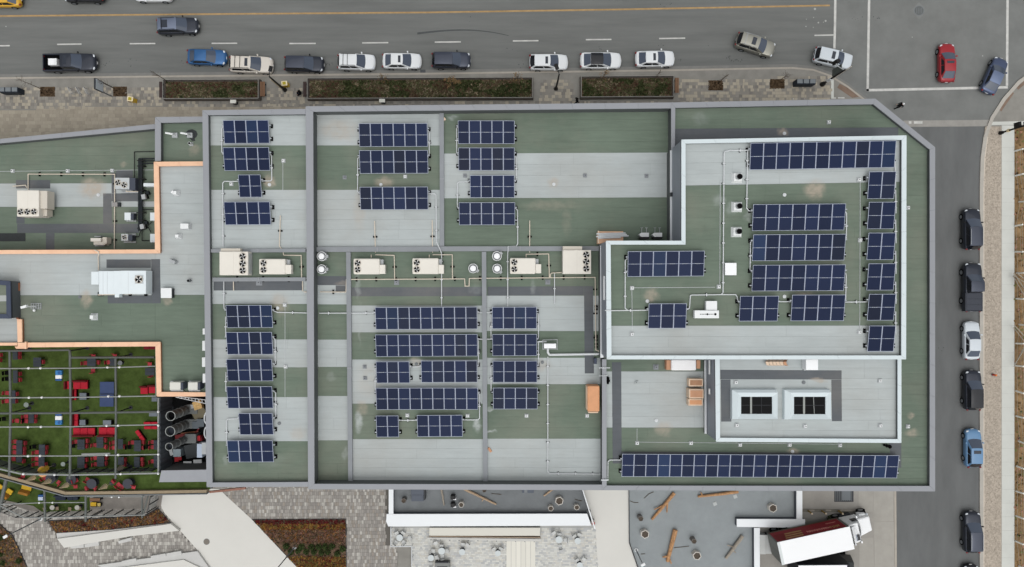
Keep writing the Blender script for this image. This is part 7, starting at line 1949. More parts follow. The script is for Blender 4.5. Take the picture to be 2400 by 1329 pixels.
# planted beds
def bed(label, q, seed, tone, n, z=.1, size=.16, soil=SOIL):
    t = thing('planting_bed', label, 'planting bed', P(sum(p[0] for p in q) / len(q), sum(p[1] for p in q) / len(q), .05), 0, 'planting beds on the south side')
    m = MB(); m.prism(xy(q), 0, z, soil); m.build('soil', t)
    w = ccw(xy(q)); wi = inset(w, .07)
    for i in range(len(w)):
        j = (i + 1) % len(w); m = MB(); m.prism([w[i], w[j], wi[j], wi[i]], 0, z + .03, STEEL_D); m.build('edging', t)
    m = MB(); tufts(m, inset(w, .12), z, n, tone, random.Random(seed), size=size); stuff(m.build('ground_cover', t)); return t
rz_ = random.Random(77); TANL = lin((142, 124, 96))
OCH, RUS, DRED, PNK, OLI = lin((176, 138, 76)), lin((158, 114, 72)), lin((124, 52, 54)), lin((156, 122, 108)), lin((138, 126, 76))
def tone_a(x, y):
    u = mno.noise(Vector((x * .5, y * .8, 3)))
    return rz_.choice([DRED, RUS, BRN]) if u > .1 else rz_.choice([BRN, BRN, OCH, RUS, PNK])
def tone_b(x, y):
    py = 664.5 - y * 20
    if 1273 < py < 1300: return rz_.choice([BRN, PNK]) if rz_.random() < .12 else None
    if 1216 < py < 1226: return rz_.choice([DRED, DRED, BRN])
    if 1226 <= py < 1240: return rz_.choice([OCH, OLI, RUS, OCH, DRED])
    if 1240 <= py < 1270: return rz_.choice([PNK, BRN, RUS, PNK, TANL])
    if py > 1302: return rz_.choice([OLI, OCH, OLI, RUS, DRED])
    return rz_.choice([BRN, PNK, BRN, TANL])
bed('narrow reddish planting bed under the lower patio fence', [(113, 1219), (240, 1213), (340, 1206), (372, 1190), (402, 1224), (260, 1240), (132, 1248)], 71, tone_a, 2600)
bd = bed('square planting bed with two rows of round green shrubs', [(590.5, 1216), (812, 1215), (813, 1345), (712, 1345)], 72, tone_b, 7000)
bed('brown planting bed in the bottom left corner', [(-200, 1215), (0, 1227), (30, 1252), (74, 1345), (-200, 1345)], 73, lambda x, y: rz_.choice([BRN, RUS, OCH, G_M, PNK, BRN]), 3200)
def shrub(label, x, y, r, seed, grp):
    rs = random.Random(seed); c = P(x, y, .1); t = thing('shrub', label, 'shrub', c, 0, grp)
    m = MB(); m.tube((0, 0, 0), (0, 0, r), .04, BARK, 5); m.build('stem', t, local=True)
    m = MB()
    for _ in range(150):
        a, b = rs.uniform(0, 6.28), math.acos(rs.uniform(-.2, 1)); d = r * rs.uniform(.55, 1.08)
        p = Vector((d * math.sin(b) * math.cos(a), d * math.sin(b) * math.sin(a), d * .9 * math.cos(b) + r * .5)); k = rs.uniform(.5, 1.4); s = rs.uniform(.06, .13)
        g = rs.choice([lin((52, 66, 34)), lin((44, 54, 28)), lin((66, 78, 42))]); u = Vector((rs.uniform(-1, 1), rs.uniform(-1, 1), rs.uniform(-.4, .4))).normalized(); v = u.cross(Vector((rs.uniform(-1, 1), rs.uniform(-1, 1), 1))).normalized()
        m.face([p - u * s, p + v * s * .5, p + u * s, p - v * s * .5], LEAF, (g[0] * k, g[1] * k, g[2] * k, 1))
    m.build('crown', t, local=True)
ups = [(672, 1279), (708, 1280), (731, 1281), (748, 1280), (763, 1280), (779, 1279), (804, 1285)]
los = [(683, 1292), (700, 1290), (719, 1292), (737, 1292), (755, 1293), (769, 1292), (792, 1296)]
ordn = ['first', 'second', 'third', 'fourth', 'fifth', 'sixth', 'last']
for i, (x, y) in enumerate(ups): shrub('%s round green shrub from the left in the upper row of the square bed' % ordn[i], x, y, .36, 200 + i, 'round shrubs in the square bed')
for i, (x, y) in enumerate(los): shrub('%s round green shrub from the left in the lower row of the square bed' % ordn[i], x, y, .34, 220 + i, 'round shrubs in the square bed')
for i, (x, y, w) in enumerate(((6, 1259, 'top'), (9, 1318, 'bottom left'), (47, 1313, 'right'), (2, 1298, 'left edge'))): shrub('round dark shrub at the %s of the corner bed' % w, x, y, .32, 240 + i, 'shrubs in the corner bed')
# seat walls
def seatwall(label, q, benches, z1=.5, low=.3):
    t = thing('seat_wall', label, 'seat wall', P(sum(p[0] for p in q) / len(q), sum(p[1] for p in q) / len(q), .05), 0, 'pale seat walls')
    m = MB(); m.prism(xy(q, z1), .04, z1, PLZ); m.build('wall', t)
    for b in benches:
        m = MB(); m.prism(inset(xy(b, .42), .015), .04, .42, SEATW); m.build('bench_block', t, bevel=.02)
seatwall('upper pale slanted seat wall with grey bench blocks', [(134, 1263), (400, 1228), (420, 1244), (305, 1257), (230, 1270), (150, 1284)], [[(163, 1280), (196, 1276), (197, 1284), (168, 1286)], [(197, 1276), (231, 1269), (232, 1279), (198, 1284)], [(276, 1268), (308, 1259), (309, 1268), (278, 1275)]])
t = thing('seat_wall', 'low grey kerb wall above the upper seat wall', 'seat wall', P(270, 1245, .05), 0, 'pale seat walls'); m = MB(); m.prism(xy([(132, 1250), (260, 1242), (402, 1226), (400, 1229), (134, 1262)], .3), .04, .3, SEATW); m.build('wall', t)
seatwall('lower pale slanted seat wall at the bottom edge', [(250, 1335), (430, 1312), (500, 1345), (250, 1360)], [[(284, 1315), (318, 1308), (321, 1315), (286, 1322)], [(352, 1303), (388, 1297), (389, 1304), (354, 1309)], [(389, 1297), (424, 1291), (426, 1300), (390, 1304)]])
t = thing('seat_wall', 'grey sloping kerb wall end beside the diagonal path', 'seat wall', P(440, 1310, .05), 0, 'pale seat walls'); m = MB(); m.prism(xy([(228, 1325), (462, 1292), (500, 1345), (440, 1330), (430, 1312), (250, 1336)], .35), .04, .35, SEATW); m.build('wall', t)
# slim bollard lamps
def slimlamp(label, x, y, top, ht=6.0):
    c = P(x, y, .05); t = thing('street_lamp', label, 'street lamp', c, 0, 'slim grey lamps on the south side')
    m = MB(); m.cyl((c.x, c.y), .22, .05, .12, WHITE, 14); m.cyl((c.x, c.y), .12, .12, .5, GALV, 12); m.build('base', t)
    m = MB(); m.tube((c.x, c.y, .3), (c.x, c.y, ht), .08, STEEL, 10, .05); m.build('pole', t)
    m = MB(); m.rbox((c.x, c.y, ht), (.5, .3, .12), WHITE, .5); m.build('lamp_head', t, bevel=.03)
slimlamp('slim grey lamp rising from the round shrubs across the pale path', 691, 1282, None, 6.5)
t_ = slimlamp('slim grey lamp in the play yard leaning to the bottom edge', 1491, 1289, None, 4.2)
slimlamp('slim grey lamp at the bottom left with white lamp heads', 96, 1216, None, 5.6)
# ---- lower patio with yellow chairs
lp = flat('lower_patio', [(-200, 1095), (60, 1130), (153, 1150), (384, 1148), (378, 1186), (340, 1203), (100, 1205), (20, 1180), (-200, 1150)], .10, mat('patio_concrete', (136, 131, 125), .85, .1, var=.12, vscale=.8))
flat('lower_turf', [(-200, 1095), (60, 1130), (153, 1150), (212, 1149), (212, 1196), (100, 1199), (80, 1185), (-200, 1130)], .12, TURF)
lg_ = thing('pergola', 'lower pergola of grey pipes in front of the turf terrace', 'pergola', P(180, 1185, .1))
for pl, r in (([(104, 1141), (106, 1223)], .12), ([(201, 1161), (201, 1222)], .13), ([(333, 1160), (333, 1214)], .09), ([(348, 1158), (336, 1205)], .08), ([(15, 1122), (-2, 1200)], .2)):
    bar(pl, r, PG, 'beam', lg_, 3.6)
for pl in ([(-20, 1183), (104, 1178), (200, 1177.5)], [(204, 1164), (340, 1164)], [(105, 1213), (340, 1207)], [(-2, 1184), (57, 1214), (105, 1213)]):
    bar(pl, .055, PGL, 'cross_rail', lg_, 3.7)
for x, y in ((105, 1222), (201, 1220), (333, 1213), (-2, 1198), (201, 1162), (333, 1164)):
    p = P(x, y, 3.6); m = MB(); m.tube((p.x, p.y, .1), (p.x, p.y, 3.6), .06, STEEL_D, 8); m.build('post', lg_)
m = MB()
for x, y in ((92, 1178.5), (123, 1178), (262, 1165), (279, 1165)): m.ball(P(x, y, 3.8), .11, WHITE_B, 8, 5)
stuff(m.build('string_light', lg_))
ws2 = thing('windscreen', 'dark posted windscreen around the lower patio with clear panes', 'windscreen', P(230, 1195, .1))
base2 = [(-40, 1150), (-14, 1163), (12, 1176), (38, 1189), (66, 1199)] + [(90 + 24.9 * i, 1199 - .6 * i) for i in range(11)] + [(366, 1188), (371, 1170), (374, 1152)]
GLC = mat('screen_glass_clear', (176, 182, 182), .1, .4); GLC.node_tree.nodes['Principled BSDF'].inputs['Alpha'].default_value = .22
bp_ = [P(x, y, .1) for x, y in base2]
for i, a in enumerate(bp_):
    m = MB(); m.bx(a.x - .05, a.x + .05, a.y - .05, a.y + .05, .1, 2.1, BLACK); m.build('post', ws2)
    if i + 1 < len(bp_):
        b = bp_[i + 1]; d = (b - a).normalized(); n_ = Vector((-d.y, d.x, 0)) * .01; a2, b2 = a + d * .07, b - d * .07
        m = MB(); m.hexa([a2 - n_ + Vector((0, 0, .08)), b2 - n_ + Vector((0, 0, .08)), b2 + n_ + Vector((0, 0, .08)), a2 + n_ + Vector((0, 0, .08))], [q + Vector((0, 0, 1.9)) for q in (a2 - n_, b2 - n_, b2 + n_, a2 + n_)], GLC); m.build('glass_pane', ws2)
        m = MB(); m.tube(a + Vector((0, 0, 2.02)), b + Vector((0, 0, 2.02)), .035, STEEL_D, 6); m.build('top_rail', ws2)
YEC = mat('yellow_seat', (206, 166, 44), .6, .2); YED = mat('yellow_seat_back', (160, 112, 48), .7, .15)  # backrests take a darker, browner yellow than the seats
def ychair(label, x, y, rz, w=1.0, l=.75):
    c = P(x, y, .1); t = thing('lounge_chair', label, 'chair', c, rz, 'yellow lounge chairs')
    m = MB(); m.bx(-w / 2, w / 2, -l * .1, l / 2, .3, .45, YEC); m.build('seat', t, local=True, bevel=.05)
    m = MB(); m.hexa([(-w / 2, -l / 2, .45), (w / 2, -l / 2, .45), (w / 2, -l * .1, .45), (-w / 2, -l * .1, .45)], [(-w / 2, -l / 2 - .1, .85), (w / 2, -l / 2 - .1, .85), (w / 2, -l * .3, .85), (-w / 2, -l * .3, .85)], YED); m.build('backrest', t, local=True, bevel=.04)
    for sx in (-1, 1):
        for sy in (-1, 1): m = MB(); m.tube((sx * w * .4, sy * l * .35, 0), (sx * w * .4, sy * l * .35, .3), .03, BLACK, 5); m.build('leg', t, local=True)
ychair('yellow lounge chair on the turf right of the thick slanted beam', 67, 1144, -.25, 1.15, .95); ychair('smaller yellow lounge chair beside the slanted beam', 26, 1153, -.55, .7, .95); ychair('yellow lounge chair cut by the left edge', 2, 1139, -.6, .9, .8)
t = thing('pouf', 'flat yellow square seat under the lower pergola', 'pouf', P(219, 1182, .1), 0, 'yellow square seats'); boxpart(t, 'cushion', 211.5, 1177.5, 225, 1186.5, .5, .62, YEC, .02); boxpart(t, 'frame', 212, 1178, 226, 1188, .1, .49, BLACK)
t = thing('pouf', 'pale yellow square seat right of the bright one', 'pouf', P(232, 1182, .1), 0, 'yellow square seats'); boxpart(t, 'cushion', 228, 1179, 235, 1187, .5, .62, mat('seat_paleyellow', (196, 176, 110), .7), .02); boxpart(t, 'frame', 228, 1180, 235, 1188, .1, .49, BLACK)
t = thing('patio_table', 'brown slatted counter above the yellow square seats', 'table', P(222, 1170, .1)); 
for i in range(3): boxpart(t, 'slat', 210, 1167.5 + i * 2.6, 234, 1169.9 + i * 2.6, .95, 1.0, WOOD)
boxpart(t, 'base', 212, 1169, 232, 1174, .1, .94, STEEL_D)
RW = mat('round_table_white', (186, 184, 176), .5, .2)
drum('left white round table on the lower patio', 122, 1190, .1, .28, .74, RW, 'patio_table', 'table'); drum('right white round table on the lower patio', 180.5, 1190, .1, .28, .74, RW, 'patio_table', 'table')
STO = mat('stool_tan', (150, 132, 112), .7, .15)
for lab, x, y, rz in (('tan stool right of the left white round table', 140, 1188.5, .1), ('tan stool left of the right white round table', 169.5, 1190, -.1), ('tan stool right of the right white round table', 192, 1188, .4), ('tan stool left of the left white round table', 111, 1190, .3)):
    c = P(x, y, .1); t = thing('stool', lab, 'stool', c, rz, 'tan stools'); m = MB(); m.bx(-.18, .18, -.2, .2, .44, .5, STO); m.build('seat', t, local=True, bevel=.02)
    for sx in (-1, 1):
        for sy in (-1, 1): m = MB(); m.tube((sx * .15, sy * .17, 0), (sx * .15, sy * .17, .44), .015, BLACK, 5); m.build('leg', t, local=True)
SOFD = mat('sofa_slate', (50, 56, 68), .8, .1)
sofa(129, 1160, 153, 1173, 'left dark slate sofa under the wooden terrace edge', 'u', .1, SOFD, SOFD, nm='slate_sofa'); sofa(157, 1160, 182, 1173, 'right dark slate sofa under the wooden terrace edge', 'u', .1, SOFD, SOFD, nm='slate_sofa')
t = thing('storage_box', 'white and blue cool box beside the lower beam', 'box', P(95, 1166, .1)); boxpart(t, 'body', 89, 1160, 101, 1173, .1, .5, BB2, .03); boxpart(t, 'lid', 89, 1165, 100, 1173, .5, .58, mat('lid_palewhite', (196, 208, 228), .5), .02)
# ---- play yard west with white walls
fl = flat('play_yard', [(915, 1140), (1362, 1140), (1390, 1222), (915, 1222)], .05, RUB_D)
def wall(label, q, z1, grp='white walls on the south side'):
    t = thing('garden_wall', label, 'wall', P(sum(p[0] for p in q) / len(q), sum(p[1] for p in q) / len(q), .0), 0, grp)
    w = xy(q, z1); m = MB(); m.prism(inset(w, .02), 0, z1 - .1, WALLK); m.build('wall', t); m = MB(); m.prism(w, z1 - .1, z1, WALLW); m.build('coping', t)
wall('long wide white wall along the bottom of the dark play yard', [(906, 1205), (1376, 1204), (1386, 1232), (910, 1234), (905, 1222)], .8)
wall('short white wall at the left end of the dark play yard', [(911, 1140), (922, 1140), (922, 1204.5), (911, 1204.5)], .8)
wall('thin slanted grey white wall at the right end of the dark play yard', [(1362, 1140), (1364, 1140), (1396, 1240), (1393, 1240)], 1.1)
HEXR = mat('hex_rim', (222, 217, 208), .6, .2); HEXD = mat('hex_rim_dark', (124, 120, 116), .6, .2); HEXS = mat('hex_soil', (88, 80, 72), .95, .05, var=.2, vscale=5)
def hexpot(label, x, y, r, rim, h=.55, rot=.2):
    c = P(x, y, .05 + h); t = thing('hexagon_planter', label, 'planter', (c.x, c.y, .05), rot, 'hexagonal play pots')
    q = [(r * math.cos(k * math.pi / 3), r * math.sin(k * math.pi / 3)) for k in range(6)]; qi = [(a * .86, b * .86) for a, b in q]
    m = MB()
    for k in range(6):
        j = (k + 1) % 6; m.prism([q[k], q[j], qi[j], qi[k]], 0, h, rim)
    m.build('rim', t, local=True)
    m = MB(); m.prism(qi, 0, h - .07, HEXS); m.build('soil', t, local=True)
for a in (('dark hexagonal pot at the left end of the dark play yard', 946, 1174, .30, HEXD, .8), ('hexagonal pot right of the two black seats', 1081, 1183.5, .33, HEXR, .7), ('dark hexagonal pot half hidden under the parapet in the dark play yard', 1135, 1150, .26, HEXD, .8),
          ('largest pale hexagonal pot in the dark play yard', 1311, 1174.5, .50, HEXR, .7), ('hexagonal pot below left of the largest pale one', 1291, 1192, .33, HEXR, .7), ('hexagonal pot near the slanted right wall', 1352, 1189.5, .33, HEXR, .7),
          ('pale hexagonal pot near the left edge of the grey play yard', 1512, 1252.5, .5, HEXR, .7), ('pale hexagonal pot in the bottom middle of the grey play yard', 1634, 1303, .5, HEXR, .7), ('pale hexagonal pot beside the loading dock wall', 1812, 1191.5, .5, HEXR, .7),
          ('small dark pot above the pale one at the left of the grey yard', 1502, 1216, .32, HEXD, .9), ('small dark pot in the middle of the grey yard', 1627, 1269, .32, HEXD, .9)):
    hexpot(*a[:5], h=a[5], rot=random.uniform(0, 1))
t = thing('play_stool', 'upper black seat with a white cushion in the dark play yard', 'stool', P(1062, 1169, .05), 0, 'black play seats'); boxpart(t, 'frame', 1056, 1162, 1066, 1171, .05, .8, BLACK, .05); boxpart(t, 'cushion', 1062, 1169, 1069, 1172, .05, .6, WHITE_B, .03)
t = thing('play_stool', 'lower black seat with a white cushion in the dark play yard', 'stool', P(1062, 1187, .05), 0, 'black play seats'); boxpart(t, 'frame', 1056, 1180, 1066, 1189, .05, .8, BLACK, .05); boxpart(t, 'cushion', 1062, 1187, 1069, 1190, .05, .6, WHITE_B, .03)
SLB = mat('slate_blue_box', (92, 98, 108), .6, .2)
t = thing('climbing_box', 'grey blue stepped box near the left end of the dark play yard', 'play box', P(978, 1162, .05)); boxpart(t, 'upper_step', 963, 1148, 993, 1160, .05, .9, SLB, .02); boxpart(t, 'lower_step', 964, 1160.3, 993, 1175, .05, .6, SLB, .02); boxpart(t, 'side', 993.2, 1147, 996.5, 1172, .05, .85, STEEL_D)
t = thing('climbing_box', 'grey blue low box under the parapet right of the log', 'play box', P(1237, 1150, .05)); boxpart(t, 'body', 1224, 1145, 1251, 1155.5, .05, .6, SLB, .02); boxpart(t, 'step', 1229, 1145, 1236, 1155, .6, .64, STEEL)
LOG = mat('log_orange', (160, 122, 90), .8, .1, var=.22, vscale=4, rgb2=(188, 146, 106)); LOGG = mat('log_grey', (158, 150, 138), .85, .1, var=.2, vscale=4); LOGB = mat('log_beige', (172, 150, 126), .85, .1, var=.2, vscale=4)
def log(label, a, b, r, mt, branches=(), z=.05):
    p, q = P(*a, z + r), P(*b, z + r); t = thing('play_log', label, 'log', (p + q) / 2 - Vector((0, 0, r)), 0, 'bare logs in the play yards')
    m = MB(); n = 6; rs = random.Random(int(a[0])); pr = None
    for i in range(n):
        u0, u1 = i / n, (i + 1) / n; w = lambda u: p.lerp(q, u) + Vector((0, 0, .06 * math.sin(u * 3.1))) + Vector((rs.uniform(-.02, .02), rs.uniform(-.02, .02), 0))
        s = w(u0) if pr is None else pr; e = w(u1); m.tube(s, e, r * (1.1 - .35 * u0), mt, 9, r * (1.1 - .35 * u1)); pr = e
    m.build('trunk', t)
    for u, dx, dy, rr in branches:
        s = p.lerp(q, u); m = MB(); e = s + Vector((S(dx), -S(dy), .15)); m.tube(s, e, rr * 1.2, mt, 7, rr * .7); m.build('branch', t)
log('slim grey branch log hanging down from the parapet in the dark yard', (1034, 1142), (1041, 1184), .12, LOGG); log('long pale slanting log in the dark play yard', (1086, 1145), (1163, 1182), .15, LOGB, [(.62, -4, 6, .08)]); log('short brown log under the parapet at the right of the dark yard', (1296, 1146), (1275, 1162), .12, LOGB)
log('forked orange log leaning at the upper left of the grey yard', (1580, 1155), (1528, 1218), .19, LOG, [(.3, -2, 26, .1), (.45, -24, 10, .09)]); log('long orange log lying along the parapet in the grey yard', (1730, 1152), (1636, 1164), .18, LOG, [(.88, -6, -10, .07)])
log('thick orange log standing out at the bottom left of the grey yard', (1583, 1242), (1564, 1316), .26, LOG, [(.82, -15, 2, .12), (.86, 6, 14, .12)]); log('pale grey log near the white T shaped wall', (1740, 1256), (1701, 1309), .2, LOGG, [(.5, -17, -6, .07), (.62, 8, 6, .07)])
for i, (x, y) in enumerate(((1675.5, 1180.5), (1723, 1163.5))):
    m = MB(); c = P(x, y, .05); m.rbox((c.x, c.y, .05), (.42, .42, .05), mat('step_stone', (184, 188, 188), .8), .4); m.rbox((c.x, c.y, .1), (.34, .34, .02), mat('step_stone', (184, 188, 188)), .4); onemesh('stepping_stone', m, ['lower left small pale square slab below the long orange log', 'upper right small pale square slab below the long orange log'][i], 'slab', 'pale square slabs')
# twigs
m = MB()
for pl in ([(1510, 1168), (1520, 1158), (1532, 1153)], [(1477, 1174), (1486, 1178), (1496, 1178)], [(1502, 1299), (1512, 1298)], [(1580, 1284), (1600, 1282), (1615, 1280)], [(1347, 1170), (1356, 1173), (1364, 1174)], [(1152, 1157), (1175, 1159)]):
    m.path([P(x, y, .09) for x, y in pl], .035, BARK, 5)
stuff(tag(m.build('twigs'), 'thin bare twigs scattered on the rubber of the play yards', 'twigs'))
# beige path and pale cafe terrace
flat('path', [(1364, 1140), (1473, 1140), (1475, 1270), (1500, 1345), (1396, 1345), (1393, 1240)], .075, PLZ)
flat('play_yard', [(1474, 1140), (1868, 1140), (1868, 1216), (1778, 1236), (1778, 1345), (1502, 1345), (1476, 1270)], .055, RUB)
t = thing('edge_rail', 'low dark edging rail between the pale path and the grey play yard', 'edging', P(1476, 1240, .05)); m = MB(); m.path([P(1474, 1146, .25), P(1475, 1272, .25), P(1500, 1345, .25)], .05, STEEL_D, 6); m.build('rail', t)
cf = flat('cafe_terrace', [(917, 1228), (1394, 1228), (1402, 1345), (964, 1345), (964, 1282), (917, 1282)], .08, mat('cafe_joint', (176, 177, 174), .9))
CT = [lin((214, 214, 208)), lin((202, 203, 200)), lin((190, 192, 192)), lin((208, 206, 198))]
m = MB(); pavers(m, xy([(918, 1236), (1394, 1236), (1400, 1345), (966, 1345), (966, 1281), (918, 1281)]), .05, .1, .42, .2, CT, [.45, .25, .12, .18], gap=.012, rs=rp, split=.35, holes=[xy([(1187, 1270), (1255, 1270), (1255, 1345), (1187, 1345)]), xy([(1005, 1236), (1268, 1236), (1268, 1258), (1005, 1258)])]); stuff(m.build('pavers', cf))
for i in range(6): flat('deck_board', [(1187 + i * 11.4, 1268), (1197.6 + i * 11.4, 1268), (1197.6 + i * 11.4, 1345), (1187 + i * 11.4, 1345)], .105, mat('deck_pale', (222, 220, 210), .8, .1, objrand=.04), par=cf)
t = thing('planter_bench', 'long beige counter with a wooden edge on the pale cafe terrace', 'counter', P(1136, 1250, .1)); boxpart(t, 'top', 1006, 1237, 1266, 1256, .1, .8, mat('counter_beige', (216, 214, 204), .8, .1), .02)
m = MB(); m.prism(xy([(1006, 1256.5), (1266, 1259.5), (1267, 1261), (1006, 1258)], .85), .1, .85, mat('counter_edge', (160, 140, 120), .7)); m.build('edge', t); m = MB(); m.prism(xy([(1002, 1260), (1268, 1263.5), (1271, 1269.5), (999, 1264)], .45), .38, .45, mat('bench_grey', (200, 200, 196), .8)); m.build('bench_seat', t)
m = MB()
for i in range(12): p = P(1010 + 22 * i, 1264 + .35 * i, .3); m.bx(p.x - .05, p.x + .05, p.y - .12, p.y + .12, .1, .375, STEEL)
stuff(m.build('leg', t))
t = thing('handrail', 'white handrail around the left corner of the cafe terrace', 'handrail', P(940, 1282, .1))
for pl in ([(916, 1236), (916, 1281)], [(917, 1281), (966, 1280)], [(965, 1281), (965, 1345)]):
    m = MB(); m.path([P(x, y, 1.0) for x, y in pl], .06, PIPE_W, 6); m.build('rail', t)
for x, y in ((917, 1240), (917, 1280), (940, 1281), (965, 1281), (965, 1310)): p = P(x, y, 1.0); m = MB(); m.tube((p.x, p.y, .1), (p.x, p.y, 1.0), .04, PIPE_W, 6); m.build('post', t)
CAFT = mat('cafe_table', (198, 205, 206), .4, .3); CAFC = mat('cafe_chair', (196, 198, 196), .6, .2, objrand=.08)
cf0 = chair_proto(CAFC, GALV, 'cafe_chair'); cu = [False]
for lab, x, y, r, ch in (('round table in the railed corner of the cafe terrace', 936.5, 1260.5, .38, [(945, 1248), (930, 1249), (961, 1261), (946, 1271), (928, 1271)]), ('round table below the left end of the long counter', 1035, 1292, .40, [(1035, 1278), (1021, 1272), (1048, 1291), (1015, 1291), (1037, 1304)]), ('pale round table at the lower left of the cafe terrace', 1010, 1308, .36, [(1024, 1306), (1010, 1322)]),
                         ('round table at the right of the long counter', 1310, 1265, .40, [(1311, 1252), (1326, 1266), (1298, 1248), (1313, 1281)]), ('pale round table nearest the slanted white wall', 1354, 1268, .36, [(1358, 1252), (1346, 1256)]), ('pale round table left of the plank deck', 1167, 1297, .34, [(1174, 1285), (1158, 1286)]), ('faint round table under the middle of the counter', 1083, 1294, .36, [(1096, 1276), (1085, 1274)]), ('pale round table at the lower right of the cafe terrace', 1359, 1325, .34, [(1352, 1312), (1369, 1310)])):
    drum(lab, x, y, .1, r, .74, CAFT, 'cafe_table', 'table', 'pale cafe tables')
    for i, (cx, cy) in enumerate(ch):
        o = cf0 if not cu[0] else copy_tree(cf0); cu[0] = True
        c = P(cx, cy, .5); tc = P(x, y, .5); a = math.atan2(tc.y - c.y, tc.x - c.x)
        side = ('upper' if cy < y - 4 else 'lower' if cy > y + 4 else 'level') + ' ' + ('left' if cx < x - 4 else 'right' if cx > x + 4 else 'middle')
        place(o, (c.x, c.y, .1), a, 'pale cafe chair, %s, at the %s' % (side, ' '.join(lab.split()[:9])), 'pale cafe chairs')
t = thing('fire_pit', 'dark square grill box at the bottom edge of the cafe terrace', 'grill', P(1036, 1326, .1)); boxpart(t, 'body', 1019, 1319, 1054, 1345, .1, .9, mat('grill_grey', (128, 130, 128), .5), .02); boxpart(t, 'hood', 1023, 1317, 1051, 1320, .5, .95, STEEL_D); boxpart(t, 'grate', 1025, 1328, 1048, 1345, .9, .93, STEEL_D)
t = thing('bin', 'small bin with a red top on the pale path by the wall end', 'bin', P(1388, 1219, .1)); c = P(1388, 1219, .1); m = MB(); m.rbox((c.x, c.y, .1), (.4, .4, .7), mat('bin_pale', (190, 186, 180), .6)); m.build('body', t); m = MB(); m.ball((c.x + .05, c.y - .1, .85), .2, mat('bin_red', (178, 70, 66), .6), 8, 5); m.build('top', t); m = MB(); m.rbox((c.x - .4, c.y + 1.1, .08), (.35, .3, .25), STEEL); m.build('box', t)
# ---- T walls and loading dock
wall('vertical white wall stub between the grey play yard and the loading dock', [(1867, 1140), (1880.5, 1140), (1880.5, 1216.5), (1867, 1216.5)], .8); wall('horizontal white wall forming the bar of the T by the truck', [(1727, 1216.5), (1887, 1217), (1887, 1237), (1727, 1235)], .8); wall('vertical white wall running down to the bottom edge left of the truck', [(1767.5, 1237.5), (1781, 1237.5), (1781, 1350), (1768, 1350)], .8)
dk = flat('loading_dock', [(1868, 1140), (2098, 1140), (2100, 1400), (1778, 1400), (1778, 1236), (1868, 1216)], .03, DOCKC)
for q in ([(2012, 1140), (2046, 1140), (2046, 1200), (2012, 1200)], [(2047, 1140), (2094, 1140), (2094, 1222), (2047, 1222)], [(2048, 1223), (2095, 1223), (2096, 1345), (2050, 1345)], [(2014, 1260), (2047, 1260), (2048, 1345), (2014, 1345)]):
    flat('slab', q, .036, mat('slab_pale', (160, 157, 150), .9, .1, var=.1, vscale=.5, objrand=.05), par=dk)
flat('side_kerb', [(2095, 1150), (2100, 1150), (2102, 1400), (2097, 1400)], .06, KERB)
flat('dock_kerb', [(1881, 1192.5), (2013, 1194), (2013, 1200), (1881, 1199)], .12, mat('kerb_dull', (120, 117, 108), .9, .1, var=.15, vscale=1))
for i, (x0, x1) in enumerate(((1895, 1908), (1934, 1947), (1968, 2008))): flat('paint_patch', [(x0, 1193.5), (x1, 1193.8), (x1, 1197.5), (x0, 1197.3)], .126, mat('worn_paint', (156, 150, 140), .8, .1, var=.12, vscale=2))
YBOL = mat('bollard_yellow', (148, 124, 72), .7, .15, var=.2, vscale=3)
for i, (x, y) in enumerate(((1894, 1197), (1926, 1197), (1965, 1197))):
    c = P(x, y, .1); t = thing('bollard', ['left worn yellow bollard on the dock kerb above the truck', 'middle worn yellow bollard on the dock kerb above the truck', 'right worn yellow bollard on the dock kerb above the truck'][i], 'bollard', c, 0, 'yellow bollards at the dock')
    m = MB(); m.cyl((c.x, c.y), .1, .1, 1.15, YBOL, 10); m.build('post', t); m = MB(); m.ball((c.x, c.y, 1.15), .11, mat('bollard_cap', (224, 206, 180), .6), 10, 6); m.build('cap', t)
t = thing('floor_grate', 'dark floor grate in the dock under the building edge', 'grate', P(1977, 1164, 0)); boxpart(t, 'frame', 1955, 1146, 2000, 1176, .0, .045, STEEL_D, zp=0)
for i in range(9): boxpart(t, 'bar', 1957 + i * 4.6, 1147, 1959.6 + i * 4.6, 1174, .045, .06, mat('grate_bar', (84, 88, 90), .5, .3), zp=0)
boxpart(t, 'panel', 1973, 1147, 1993, 1172, .06, .066, mat('grate_panel', (104, 110, 114), .5, .3), zp=0)
t = thing('dock_plate', 'pale concrete dock step behind the truck trailer', 'dock step', P(1796, 1276, 0)); boxpart(t, 'step', 1781.5, 1254, 1795, 1299, .03, .9, mat('dock_pale', (190, 192, 190), .8, .1, var=.06, vscale=1)); boxpart(t, 'plate', 1795.4, 1254, 1811, 1298, .03, .85, mat('dock_pale', (190, 192, 190)))
shrub('dark leafless bush beside the truck cab', 1945, 1214, .4, 300, 'bush at the dock')
for o_ in COL.objects:
    pass
